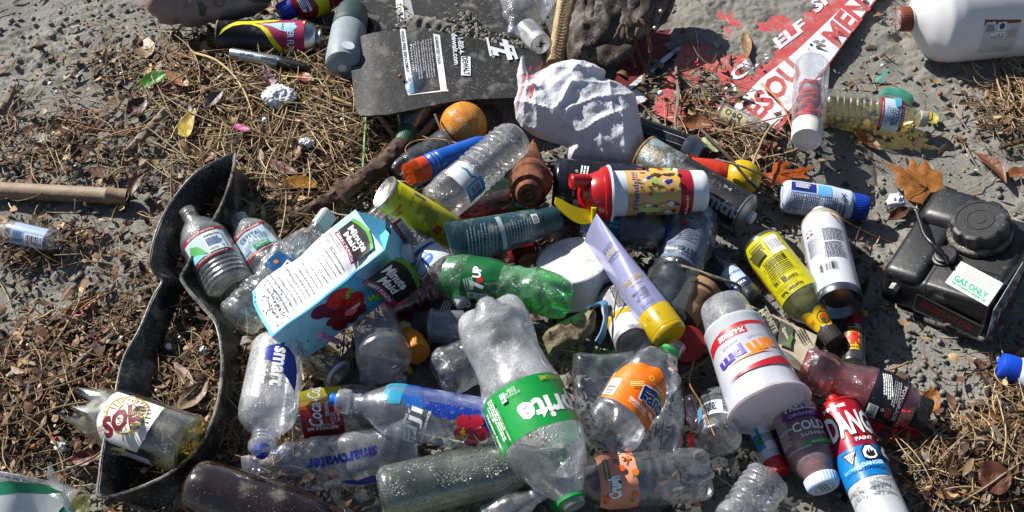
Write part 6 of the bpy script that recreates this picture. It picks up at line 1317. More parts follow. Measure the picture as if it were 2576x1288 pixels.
# flat spirit flask
a = Ax('miniature_bottle', 'tiny flask of brown spirit with red cap and yellow label', 'bottle', (2147, 922, 2.2), (2148, 786, 2))
a.lathe('body', [(0, 52), (.03, 60), (.6, 60), (.68, 52), (.74, 32), (.78, 28)], CLEAR('9a8672', .10, .2, .05, .07, 1.3), main=True, squarish=.14); a.cap('bottle_cap', .72, 1.0, 34, 34, M('8e0d12', .35, .1), 24, bev=.25)
FY = M('c9a016', .4, .15); FR = ink('a8200e')
a.art('label', [('r', -36, -25, 34, 25, FY), ('t', 'FIREBALL', 26, 0, 46, 10, -90, IK, .03), ('t', 'CINNAMON WHISKY', -29, 0, 44, 6, -90, IK, .02), ('p', [(-20, 8), (-8, 10), (2, 16), (10, 6), (18, 12), (16, -2), (22, -8), (10, -10), (4, -16), (-4, -8), (-16, -12), (-12, -2), (-22, 0)], FR), ('p', [(-14, 4), (-6, 14), (-2, 4)], FR), ('c', 12, 0, 5, 5, FR), ('p', [(-18, -4), (-24, -10), (-14, -14)], FR)], tc=.40)
# bottle at the far edge
a = Ax('drink_bottle', 'white bottle with blue cap coming in from the side edge', 'bottle', (2680, 972, 3), (2514, 918, 2.6)); a.lathe('body', [(0, 76), (.05, 92), (.55, 90), (.7, 72), (.76, 60)], M('b9c6d6', .4, .12), main=True); a.cap('bottle_cap', .72, 1.0, 68, 66, M('1040b0', .4, .08), 40, bev=.3)
# red sports drink
a = Ax('drink_bottle', 'crumpled clear bottle of red drink with black label and black cap', 'bottle', (2018, 918, 6), (2338, 1046, 4.5), crumple=3, seed=6)
PRW = [(0, 96), (.03, 112), (.14, 116), (.3, 96), (.42, 112), (.52, 128), (.6, 132), (.78, 124), (.86, 96), (.9, 78), (.92, 70)]
a.lathe('body', PRW, CLEAR('f0b8bc', .16, .4, .5, .08, 1.15, (.62, .40, .42)), main=True, n=90, petal=(6, .10, .5, True)); a.liquid('drink', [(.26, 86), (.42, 104), (.6, 122), (.78, 114), (.88, 78)], CLEAR('b81024', .30, 0, .3, .12, .5, (.55, .03, .08), 0), .86)
a.cap('bottle_cap', .89, 1.0, 84, 80, M('121214', .5, .3), 40)
BK = M('131317', .32, .2)
a.art('label', [('r', -38, -100, 44, 100, BK), ('t', 'POWERADE', 34, 0, 104, 9, -90, ink('b9a0a4'), .02), ('r', -30, -40, 0, -8, M('9a9a9c', .5, .2)) if False else ('r', -33, -70, -8, -26, IW), ('b', -20, -48, 40, 18, -90, IK), ('w', -6, 32, 70, 24, 5, -70, IW), ('w', 20, 20, 76, 20, 4, -80, ink('8a8a90')), ('w', 18, -40, 40, 16, 3, -80, ink('8a2a30')), ('t', 'scan', -28, -84, 26, 7, -90, IW, .02), ('ring', 2, -30, 3, 4, IW)], tc=.66)
# red and blue paint can
a = Ax('spray_can', 'red, blue and white paint spray can with large block lettering at the bottom edge', 'spray can', (2240, 1338, 6.2), (2098, 1010, 6))
RC = M('9a0f1e', .3, .14, .1, .04, .05, .5)
a.lathe('body', [(0, 116), (.01, 122), (.03, 120), (.92, 114), (.93, 110)], M('b3b6ba', .35, .14, .2, .04), main=True, exact=True); a.lathe('dome', [(.92, 118), (.93, 119), (.94, 112), (.965, 86), (.98, 58), (.985, 40)], M('a00d10', .32, .2, .1), exact=True); a.lathe('spray_head', [(.98, 34), (.985, 38), (1.02, 34), (1.035, 30), (1.04, 22)], M('8e0c10', .4, .2), exact=True)
it = [('r', -140, -95, 40 - 0, 95, IW) if False else ('r', -40, -95, 142, 95, RC), ('r', -40, -95, 10, 95, M('7c1034', .3, .14)), ('r', -112, -95, -36, 95, M('0f6aa8', .32, .14)), ('t', 'PRIME', 128, 8, 62, 10, -90, IW, .03), ('t', 'DANGER', 66, -42, 178, 74, -90, ink('2a1a22'), .06), ('t', 'DANGER', 69, -40, 174, 70, -90, IW, .03), ('t', 'PAINT', 9, -34, 46, 10, -90, IW, .03),
      ('p', [(-44, 38), (-44, -2), (-78, 18)], IK), ('p', [(-47, 33), (-47, 3), (-72, 18)], IW)]
for k in range(5): it.append(('p', [(-68, 18), (-49, 31 - k * 6.4), (-49, 28 - k * 6.4)], IK))
oc = lambda cx, cy_, r: [(cx + r * math.cos(math.radians(22.5 + 45 * i)), cy_ + r * math.sin(math.radians(22.5 + 45 * i))) for i in range(8)]
it += [('p', oc(-58, -30, 21), IK), ('p', oc(-58, -30, 17), IW), ('p', [(-68, -34), (-66, -22), (-56, -19), (-48, -26), (-56, -28), (-45, -32), (-54, -34), (-50, -40), (-62, -40)], IK), ('p', oc(-58, -78, 21), IK), ('p', oc(-58, -78, 17), IW), ('c', -54, -78, 6, 6, IK), ('p', [(-68, -70), (-66, -68), (-60, -88), (-62, -89)], IK),
       ('t', 'EXTREME', -92, 22, 44, 7, -90, ink('8ab8d8'), .01), ('t', 'DANGER', -90, -26, 50, 11, -90, ink('a8d0e8'), .04), ('t', 'POISON  |  IRRITANT', -122, -14, 66, 6, -90, IK, .01), ('t', 'VERY FLAMMABLE', -131, 6, 50, 5.5, -90, IK, .01), ('t', 'CONTENTS UNDER PRESSURE', -139, 14, 74, 5.5, -90, IK, .01), ('t', 'HARMFUL OR FATAL IF SWALLOWED', -147, 12, 82, 5.5, -90, IK, .01), ('t', 'TRES INFLAMMABLE', -131, -48, 44, 5.5, -90, IK, .01), ('t', 'CONTENU', -139, -48, 40, 5.5, -90, IK, .01), ('t', '400ml | 300g', -166, -10, 62, 11, -90, IK, .02), ('w', -156, 0, 120, 6, 2, -90, IK)]
def shx(i_):
    f = lambda x: (float(np.interp(x, [-166, -147, -122, -112, -91, -58, -38, 9, 66, 128, 142], [.225, .25, .29, .33, .406, .475, .555, .605, .73, .877, .918])) - .44) * a.Lp
    if i_[0] == 'r': return ('r', f(i_[1]), i_[2], f(i_[3]), i_[4], i_[5])
    if i_[0] == 'p': return ('p', [(f(x), y) for x, y in i_[1]], i_[2])
    if i_[0] in 'ct' and i_[0] == 'c': return ('c', f(i_[1]), i_[2], i_[3], i_[4], i_[5])
    if i_[0] in ('t',): return ('t', i_[1], f(i_[2])) + tuple(i_[3:])
    return (i_[0], f(i_[1])) + tuple(i_[2:])
a.art('label', [shx(i_) for i_ in it], tc=.44, nx=20)
# brown juice bottle
a = Ax('juice_bottle', 'plastic bottle of murky purple juice with white cap below the large cup', 'bottle', (1984, 1008, 5), (2074, 1228, 4.5))
a.lathe('body', [(0, 100), (.03, 114), (.62, 122), (.74, 112), (.86, 82), (.9, 74)], CLEAR('dcc4c4', .4, .5, .12, .1, .9, (.50, .38, .40), .25), main=True); a.liquid('juice', [(.02, 96), (.62, 112), (.76, 98), (.88, 68)], M('9c7476', .5, 0, 0, .1, .2), .9)
a.cap('bottle_cap', .88, 1.0, 84, 82, M('b9c6dc', .5, .15), 30, bev=.3); a.disc_art('print', [('ring', 0, 0, 22, 23.5, ink('3a8a4a')), ('w', 0, 0, 40, 24, 3, 10, ink('3a8a4a'))], 1.0)
PUR = M('6e1a7c', .4, .2, trans=.15)
a.art('label', [('t', 'COLD', 4, 26, 88, 26, 90, IW, .02), ('t', 'PRESSED', -52, 26, 92, 22, 90, IW, .02), ('t', 'JUICE', -76, 20, 60, 12, 90, IW, .02), ('r', -38, -40, -20, 78, PUR), ('t', 'ORGANIC', -29, 20, 72, 10, 90, ink('c9a8cc'), .02), ('r', 48, -6, 60, 76, ink('2f8a3a')), ('t', 'SELECT', 54, 30, 34, 5, 90, IW), ('t', 'So/Smart', 30, 26, 60, 10, 90, IW), ('w', -10, -46, 40, 110, 16, 90, M('c4b4b4', .5, .1)), ('t', 'POSITIVELY', 4, -34, 46, 6, 90, IW), ('t', 'NOT FROM CONCENTRATE', 62, -24, 66, 5, 90, IW)], tc=.40)
# lip balm size tube
a = Ax('candy_tube', 'small blue and white candy tube with red cap next to the murky juice', 'tube', (1906, 1078, 3), (1962, 1192, 2.6))
a.lathe('body', [(0, 44), (.02, 48), (.74, 48)], M('b9bec8', .35, .15), main=True); a.lathe('cap', [(.70, 48), (.71, 56), (.80, 57), (.82, 52), (.86, 55), (.98, 54), (1.0, 48)], M('a80d1e', .3, .1), exact=True)
a.art('label', [('r', -44, -36, 18, -2, ink('2a86b8')), ('c', -4, -12, 10, 8, ink('2a7a3a')), ('r', -44, 0, 24, 36, IW), ('w', -10, 18, 56, 24, 6, -90, IK), ('t', "S", -30, -16, 14, 12, 0, IW, .05)], tc=.36)
# large cup stack
CUP2 = CLEAR('eceff4', .48, .9, .05, .10, 1, (.74, .75, .79), .35)
a = Ax('plastic_cup', 'very large white and red cup with a smaller clear cup pushed out of its end', 'cup', (1816, 764, 9), (1938, 1032, 9))
a.lathe('inner_cup', [(0, 100), (.01, 116), (.03, 122), (.30, 148)], CLEAR('f0f2f6', .40, 1.0, .06, .1, 1, (.72, .74, .78), .4), exact=True)
a.lathe('body', [(.25, 152), (.255, 158), (.28, 160), (.29, 156), (.96, 196), (.965, 204), (.985, 208)], M('c8cad2', .25, .34, 0, .06, .05, .55, coat=.4, trans=.3), main=True, exact=True, seg=72, caps=(False, False))
a.lathe('lid', [(.955, 204), (.965, 212), (.985, 214), (1.0, 206), (1.0, 194), (.985, 186), (.975, 180), (.972, 120), (.98, 112), (.98, 1)], M('d0c6cc', .35, .5, 0, .05, .06, .5, trans=.5, dcol=(.30, .27, .24)), exact=True, caps=(False, False), seg=72)
R3 = ink('9a1220', .2); OG = ink('c9701a'); PP = ink('3a2a86')
a.art('label', [('p', [(-78, -130), (-70, -60), (-66, 0), (-70, 60), (-80, 130), (-66, 130), (-52, 60), (-46, 0), (-50, -60), (-58, -130)], R3) if False else ('p', [(-56, 110), (-56, 20), (-52, -30), (-36, -100), (-24, -100), (-40, -26), (-44, 20), (-44, 110)], R3), ('p', [(-42, 30), (-20, 30), (-20, -60), (-8, -100), (-24, -100), (-40, -30)], R3), ('t', 'X-LARGE', -31, -12, 74, 15, -90, IW, .03),
                ('t', 'am', 24, 50, 76, 34, -78, OG, .05), ('t', 'pm', 28, -34, 76, 34, -82, PP, .05), ('p', [(46, 74), (52, 20), (52, -50), (49, -20), (44, 30)], OG), ('t', 'Too much', -6, 44, 46, 9, -80, ink('8a8a90')), ('t', 'good stuff', -4, -26, 44, 9, -84, ink('8a8a90')), ('p', [(64, 84), (78, 94), (92, 110), (92, -60), (84, -20), (74, 40)], R3)], tc=.52, nx=24)
# small jar
a = Ax('glass_jar', 'small clear jar with grey ridged lid and paper label in front of the large cup', 'jar', (1813, 1112, 6), (1801, 1000, 3.5))
a.lathe('body', [(0, 84), (.02, 98), (.06, 105), (.70, 100), (.78, 84), (.82, 76)], CLEAR('e6e8ea', .16, .4, .04, .08, 1.3, dirt=.3), main=True); a.cap('jar_lid', .80, 1.0, 84, 80, M('4a5256', .5, .3), 40)
a.art('label', [('r', -26, -74, 24, 66, M('b3bac6', .5, .15)), ('b', 2, 22, 32, 22, 90, IK), ('r', -26, -74, 24, -50, ink('4f94b8')), ('w', 0, -24, 30, 44, 7, 0, IK), ('t', 'SKU 0007152', -18, 22, 30, 3.5, 0, IK)] if False else [('r', -26, -74, 24, 66, M('b3bac6', .5, .15)), ('b', 2, -24, 40, 20, 0, IK), ('r', -26, 44, 24, 66, ink('4f94b8')), ('w', 2, 20, 44, 32, 8, -90, IK)], tc=.46)
# printed boxes
def flatbox(name, label, cat, q, th, mat, art, z0=None):
    pts = [P(*p) for p in q]; c = sum(pts, Vector()) / 4; e = local_empty(name, label, cat, c); n = (pts[1] - pts[0]).cross(pts[3] - pts[0]).normalized(); n = n if n.z > 0 else -n
    bm = bmesh.new(); t = [bm.verts.new(p - c) for p in pts]; b = [bm.verts.new(p - c - n * th) for p in pts]
    bm.faces.new(t); bm.faces.new(b[::-1])
    for i in range(4): bm.faces.new((t[i], b[i], b[(i + 1) % 4], t[(i + 1) % 4]))
    bmesh.ops.recalc_face_normals(bm, faces=bm.faces[:]); bmesh.ops.subdivide_edges(bm, edges=bm.edges[:], cuts=6, use_grid_fill=True)
    for v in bm.verts: v.co += Vector((0, 0, .0035 * mnoise.noise((v.co + c) * 28)))
    bm_obj('box', bm, mat, e, sharp=35)
    pl = Plane(*pts[:3]); plane_art('print', pl, art, e, base=.002, step=(10, 10), fn=lambda x, y: (pl.hit(x, y) + Vector((0, 0, .0035 * mnoise.noise(pl.hit(x, y) * 28))), pl.n)); return e
CRM = M('9c917c', .7, .5, 0, .3, .2); 
flatbox('cardboard_box', 'soggy cream and black printed box flattened under the large cup', 'box', [(1878, 764, 4), (2056, 843, 4), (2030, 940, 3), (1880, 870, 3)], .02, CRM,
        [('p', [(1884, 772), (1960, 808), (1948, 868), (1890, 840)], ink('2a2a26', .5)), ('t', 'TERMITE', 1936, 806, 70, 14, -62, ink('8a8672', .4), .04), ('t', 'H', 1916, 790, 16, 14, -64, ink('a8a490', .4), .04), ('p', [(1962, 808), (1996, 824), (1988, 880), (1956, 866)], ink('4a4a42', .5)), ('t', 'Spectra', 1978, 846, 44, 12, -64, ink('b9b5a4', .3), .03), ('p', [(1972, 866), (1990, 840), (1996, 850), (1982, 878)], ink('4f6a3a', .4)), ('w', 2020, 850, 44, 24, 4, -62, IK), ('w', 1996, 806, 30, 8, 2, -26, IK)])
CB2 = M('7d6044', .75, .3, 0, .3, .15)
a = Ax('paper_cup', 'crushed brown printed paper cup behind the large cup', 'cup', (1778, 722, 4), (1716, 800, 4), crumple=3, squash=.8); a.lathe('body', [(0, 92), (.03, 96), (1, 84)], CB2, main=True, n=30); a.art('print', [('w', 0, 0, 56, 44, 12, -80, ink('3a2a1c')), ('t', 'PAPER CUP', -34, 6, 60, 6, -84, ink('3a2a1c'))], tc=.5)
# tiny vodka bottle
a = Ax('miniature_bottle', 'tiny clear bottle with blue cap and white and navy label among twigs', 'bottle', (1894, 752, 2), (1780, 628, 2)); a.lathe('body', [(0, 50), (.03, 58), (.55, 58), (.66, 46), (.76, 28), (.84, 24)], CLEAR('a8b4c8', .08, .3, .1, .08, 1.2), main=True); a.cap('bottle_cap', .82, 1.0, 28, 28, M('12265e', .4, .15), 20)
a.art('label', [('r', -30, -32, 36, 30, M('a8b8d0', .45, .2)), ('t', 'NEW AMSTERDAM', 16, -2, 52, 6.5, -90, ink('1a2a5a'), .02), ('r', -30, -32, -8, 30, ink('14224e')), ('t', 'VODKA', -18, -2, 34, 8, -90, IW, .02)], tc=.32)
# clear bottles behind the lilac tube
a = Ax('soda_bottle', 'big bluish clear bottle with printed label leaning behind the lilac tube', 'bottle', (1655, 800, 4), (1758, 545, 4.5), crumple=4, seed=3); a.lathe('body', [(0, 108), (.03, 130), (.12, 138), (.36, 132), (.42, 126), (.5, 132), (.86, 132), (1, 112)], CLEAR('9fb0c8', .14, .5, .35, .09, 1.2, (.5, .55, .62)), main=True, ribs=((.36, .5, 2, .04),))
a.art('label', [('r', -58, -60, 62, 66, M('6a7688', .35, .2, trans=.2)), ('w', 20, 10, 60, 50, 8, -90, ink('2a3040')), ('t', '180 190', -30, 0, 60, 12, -90, ink('23283a'), .02), ('t', 'nutrition', -46, -10, 60, 8, -90, ink('23283a'), .02), ('r', 44, 20, 56, 40, ink('8a3226'))], tc=.60)
a = Ax('water_bottle', 'smoky clear bottle with blue collar under the sippy cup', 'bottle', (1462, 566, 6), (1702, 594, 6), crumple=3, seed=9); a.lathe('body', [(0, 92), (.5, 98), (.7, 98), (.82, 78), (.9, 46), (1, 44)], CLEAR('aab2c0', .12, .7, .3, .1, 1.1, (.5, .52, .56)), main=True); neckring(a, .905, 60, M('123c8e', .4, .1), th=.012)
a.art('label', [('r', -60, -66, 20, 50, M('16365e', .4, .2, trans=.15)), ('t', 'ECO', 6, 18, 24, 8, 0, ink('4f9a86'), .02), ('t', 'FINA', 6, 6, 24, 8, 0, ink('4f9a86'), .02), ('w', -26, 6, 40, 30, 5, 0, ink('4f9a86'))], tc=.32)
# white and yellow can
a = Ax('spray_can', 'white and yellow insect spray can with stamped steel base under the lilac tube', 'spray can', (1594, 862, 7.5), (1532, 712, 4))
a.lathe('body', [(.05, 92), (1, 92)], M('b9b9bc', .4, .15), main=True, exact=True); a.lathe('base', [(.045, 1), (.045, 60), (.01, 76), (-.005, 84), (-.01, 90), (.01, 95), (.05, 94)], M('9a9a9c', .35, .2, .5), exact=True, caps=(False, False))
a.art('label', [('r', -64, -74, -44, 74, M('b9900f', .35, .15)), ('r', -44, -74, 60, -32, ink('4a4f5a')), ('w', 8, -14, 36, 94, 18, -90, ink('3a3a40')), ('b', -2, 36, 60, 20, 0, IK), ('r', 60, -74, 78, 74, IK), ('w', 10, 14, 20, 90, 16, -90, ink('3a3a40'))], tc=.48)
a.disc_art('date_stamp', [('t', 'LOT31221E06', 10, -2, 56, 7, -84, ink('55555a')), ('t', 'EXP 2023/10', 0, -2, 56, 7, -84, ink('55555a')), ('t', 'J&J', -10, 16, 18, 7, -84, ink('55555a'))], .045, sign=-1)
# tattered tube end with a blue rim
lump('torn_can', [(1364, 850), (1372, 836), (1400, 815), (1440, 796), (1470, 782), (1492, 772), (1500, 790), (1496, 830), (1482, 850), (1450, 868), (1410, 882), (1380, 894)], 6.5, 24, M('665c44', .6, .5, 0, .7, .45, .4, dcol=(.10, .10, .08)), None, 'crumpled leaf brown foil sleeve next to the white tub', 'foil', wr=.7, ws=40, seed=7, D=24)
ribbon('blue_rim', [((1476, 774, 9), (1492, 770, 8)), ((1500, 762, 9.5), (1520, 755, 8.5)), ((1516, 768, 10), (1529, 762, 9)), ((1520, 800, 10), (1530, 800, 9)), ((1512, 834, 9), (1525, 840, 8)), ((1498, 858, 8), (1510, 868, 7))], .002, M('4a7a9c', .5, .8, 0, .2, .4), 'dented blue and white metal rim around the foil sleeve', 'metal rim', n=5)
a = Ax('jar_lid', 'red round lid behind the neck of the crushed orange label bottle', 'lid', (1722, 872, 3), (1730, 866, 6)); a.lathe('lid', [(0, 92), (.2, 98), (.8, 98), (1, 88), (1, 1)], M('7c1418', .4, .3), exact=True)
lump('plastic_film', [(1722, 1000), (1740, 990), (1762, 1010), (1764, 1050), (1750, 1072), (1738, 1078), (1726, 1040)], 3, 12, CLEAR('e2b8bc', .25, .3, .8, .1), None, 'pinkish crumpled clear film beside the small jar', 'plastic film', wr=.5, D=14)
lump('plastic_shred', [(1730, 1092), (1740, 1082), (1746, 1110), (1740, 1136), (1732, 1130)], 2, 5, M('9a1820', .4, .2), None, 'narrow red plastic shred beside the small jar', 'plastic shred', wr=.2, D=6)
a = Ax('bottle_cap', 'loose green bottle cap under the neck of the large green label bottle', 'bottle cap', (1420, 1256, 3), (1396, 1278, 3)); a.cap('cap_shell', 0, 1, 46, 44, M('177a34', .4, .1), 26)
# half hidden cans and bottles
a = Ax('spray_can', 'glossy black can with a steel band behind the white bag', 'can', (1596, 330, 3.6), (1768, 392, 3.2)); a.lathe('body', [(0, 70), (.02, 78), (.74, 78), (.76, 74)], M('101014', .25, .2, 0, .03), main=True, exact=True); a.lathe('band', [(.75, 74), (.76, 79), (.86, 79), (.88, 74), (.93, 66), (1.0, 60)], M('7d838a', .25, .2, .9), exact=True); a.art('label', [('r', -60, 26, 70, 27.5, M('8a8f98', .4, .2)), ('r', -60, 6, 70, 7, M('8a8f98', .4, .2))], tc=.4)
a = Ax('sauce_bottle', 'orange red bottle half hidden by the black spray can', 'bottle', (1728, 430, 4), (1838, 442, 3.5)); a.lathe('body', [(0, 56), (.1, 72), (.7, 74), (.9, 66), (1, 40)], M('a8301a', .35, .25), main=True); a.art('label', [('r', 12, -34, 40, -10, IW), ('b', 26, -22, 22, 18, 0, IK)], tc=.5)
roundfruit('yellow_ball', 'dusty yellow plastic ball under twigs beyond the black spray can', 'ball', (1868, 446, 4), 94, M('b3930c', .35, .45), .9, .03, 5)
# fuel tank
def tank():
    a_, b_, d_ = P(2218, 690, 5.5), P(2492, 778, 10), P(2352, 490, 8); c_ = b_ + (d_ - a_); n = (b_ - a_).cross(d_ - a_).normalized(); n = n if n.z > 0 else -n
    a0, b0 = P(2206, 740, .2), P(2470, 884, .2); dn = ((a0 - a_) + (b0 - b_)) / 2
    e = local_empty('fuel_tank', 'black plastic fuel tank with large round cap, vent hose and stickers', 'fuel tank', (a_ + c_) / 2 + dn); o0 = e.location
    BT = M('17181b', .42, .42, 0, .10, .2, .45); u = (b_ - a_); v = (d_ - a_)
    def rbox(nm, s0, s1, t0, t1, h0, h1, bev, mat=BT, seg=5, flare=0):
        bm = bmesh.new(); V = []
        for h in (h0, h1):
            for s, t in ((s0, t0), (s1, t0), (s1, t1), (s0, t1)):
                p = a_ + u * s + v * t + (n * h if h > 0 else dn.normalized() * (-h)) - o0; V.append(bm.verts.new(p))
        bm.faces.new(V[:4]); bm.faces.new(V[4:][::-1])
        for i in range(4): bm.faces.new((V[i], V[4 + i], V[4 + (i + 1) % 4], V[(i + 1) % 4]))
        bmesh.ops.recalc_face_normals(bm, faces=bm.faces[:]); bmesh.ops.bevel(bm, geom=bm.edges[:] + bm.verts[:], offset=bev, segments=seg, profile=.5, affect='EDGES'); return bm_obj(nm, bm, mat, e, sharp=35)
    H = dn.length
    rbox('body', .0, 1.0, .0, 1.0, -H * .9, 0.0001, .014)
    rbox('shoulder_block', .0, .37, .015, .70, -H * .6, .010, .013); rbox('back_block', .02, .50, .62, 1.05, -H * .6, .024, .019); rbox('front_block', .385, .99, .01, .36, -H * .6, .004, .008)
    rbox('flange', -.05, 1.03, -.03, 1.02, -H * 1.0, -H * .88, .006, M('202022', .6, .6), 3)
    def disc(nm, cpx, h, r, hh, mat=BT, lobes=0, seg=96):
        pl = Plane(a_ + n * h, b_ + n * h, d_ + n * h); c = pl.hit(*cpx); bm = bmesh.new(); rows = [(0, 1), (.75, 1), (.93, .97), (1, .9), (1, .80), (.96, .78), (.96, .5), (1, .48), (1, .42), (.97, .40), (.97, .22), (1, .2), (1, .02)]
        R = []
        for z, f in rows:
            ring = []
            for j in range(seg):
                t = 2 * math.pi * j / seg; q = 1 - (.09 * max(0, math.cos(lobes * t)) ** 2 if lobes and f > .85 else 0); ring.append(bm.verts.new(Vector((r * f * q * math.cos(t), r * f * q * math.sin(t), hh * z))))
            R.append(ring)
        for i in range(len(R) - 1):
            for j in range(seg): bm.faces.new((R[i][j], R[i][(j + 1) % seg], R[i + 1][(j + 1) % seg], R[i + 1][j]))
        bm.faces.new(R[-1]); o = bm_obj(nm, bm, mat, e, sharp=32); o.matrix_local = Matrix.Translation(c - o0) @ n.to_track_quat('Z', 'Y').to_matrix().to_4x4(); return c
    k = depth(a_) / F
    disc('neck_ring', (2466, 590), .001, 78 * k, .012, M('26251f', .7, .8)); disc('fuel_cap', (2468, 580), .010, 70 * k, .026, M('1b1b1e', .5, .35), 9)
    disc('grommet', (2378, 652), .0, 31 * k, .008); disc('grommet', (2380, 646), .006, 27 * k, .008)
    pl = Plane(a_ + n * .03, b_ + n * .03, d_ + n * .03)
    pts = [pl.hit(2288, 532), pl.hit(2304, 530), pl.hit(2314, 556), pl.hit(2326, 590), pl.hit(2344, 612), pl.hit(2362, 624) - n * .006, pl.hit(2384, 646) - n * .016]
    V, Fc = tube_mesh([p - o0 for p in resample(pts, 40)], [(9.5 if i < 4 else 6.2 if i < 30 else 8 if i < 35 else 5.5) * k for i in range(40)], 12); mesh_obj('vent_hose', V, Fc, M('141416', .35, .25), e)
    bm = bmesh.new(); bmesh.ops.create_cone(bm, cap_ends=True, segments=6, radius1=.008, radius2=.007, depth=.012); o = bm_obj('bolt', bm, M('8a8a86', .4, .4, .7), e, smooth=False); fn = dn.normalized().cross(u).normalized(); fn = fn if fn.dot(CV - a_) > 0 else -fn
    fp = Plane(a_ + fn * .003, b_ + fn * .003, a_ + dn + fn * .003); o.matrix_local = Matrix.Translation(fp.hit(2250, 724) + fn * .002 - o0) @ fn.to_track_quat('Z', 'Y').to_matrix().to_4x4()
    top = Plane(a_ + n * .0046, b_ + n * .0046, d_ + n * .0046); WS = M('b3b6b2', .5, .4); GT = ink('178a6a')
    plane_art('sticker', top, [('p', [(2418, 657), (2524, 713), (2484, 771), (2377, 711)], WS), ('t', 'GAS ONLY', 2443, 722, 96, 17, -31, GT, .04), ('t', '10% ETHANOL BLEND OK', 2437, 734, 100, 6.5, -31, GT, .03), ('w', 2468, 704, 96, 26, 4, -29, M('9a9d9a', .5, .3))], e, base=.0003)
    plane_art('badge', fp, [('p', [(2306, 740), (2310, 738), (2470, 818), (2478, 816), (2474, 822), (2460, 850), (2452, 849), (2298, 780), (2296, 772)], M('8a8a86', .5, .4)), ('p', [(2307, 743), (2310, 741), (2468, 821), (2472, 822), (2459, 847), (2453, 846), (2301, 777), (2299, 771)], ink('0f0f11')), ('t', 'PREDATOR', 2384, 795, 142, 15, -27, M('8a1a18', .5, .3), .03), ('t', 'ENGINES', 2384, 812, 92, 9, -27, M('55585c', .5, .2), .01)], e, base=.0006)
    sn = dn.normalized().cross(v).normalized(); sn = sn if sn.dot(u) > 0 else -sn
    sp_ = [b_ + v * .0 + sn * .004 + n * .001, b_ + v * .55 + sn * .004 + n * .001, b_ + v * .55 + dn * .55 + sn * .006, b_ + v * .02 + dn * .92 + sn * .006, b_ + v * -.02 + dn * .8 + sn * .005]
    bm = bmesh.new(); bm.faces.new([bm.verts.new(p - o0) for p in sp_]); bmesh.ops.triangulate(bm, faces=bm.faces[:]); bmesh.ops.solidify(bm, geom=bm.faces[:], thickness=.0006); o = bm_obj('tape', bm, M('a8adb8', .5, .4), e)
    tv = v.normalized(); td = -dn.normalized(); TT = M('4e1226', .5, .2); pc = b_ + v * .2 + dn * .36 + sn * .0085 - o0
    decal('tape_print', [('t', 'WHO', .012, .012, .10, .032, 0, TT, .05), ('t', 'TOUCH', -.004, -.026, .10, .03, 0, TT, .05)], lambda x, y, l: pc + tv * x + td * y + sn * l, e)
tank()
# ------------------------------------------------------------------ single leaves, sticks, foam and berries
def leafmat(c, tr=.25, gl=.45):
    key = ('L', c, tr)
    if key in _mats: return _mats[key]
    N = NT('leaf'); co = N.objco(); b = N.n('BsdfPrincipled'); k = hexc(c)
    cc = N.mix(N.ramp(N.noise(co, 90, 4), .3, .7), tuple(v * .62 for v in k), tuple(min(1, v * 1.25) for v in k))
    cc = N.mix(N.ramp(N.noise(co, 220, 3), .60, .72, 0, .75), cc, tuple(v * .3 for v in k)); cc = N.mix(N.ramp(N.noise(co, 60, 5), .62, .78, 0, .5), cc, (.30, .27, .23))
    N.l(cc, b.inputs['Base Color']); b.inputs['Roughness'].default_value = gl; b.inputs['Specular IOR Level'].default_value = .4; N.l(N.bump(N.noise(co, 170, 4), .5, .002), b.inputs['Normal'])
    t = N.n('BsdfTranslucent'); N.l(cc, t.inputs[0]); mx = N.n('MixShader'); mx.inputs[0].default_value = tr; N.l(b.outputs[0], mx.inputs[1]); N.l(t.outputs[0], mx.inputs[2]); N.l(mx.outputs[0], N.out.inputs[0])
    _mats[key] = N.m; return N.m
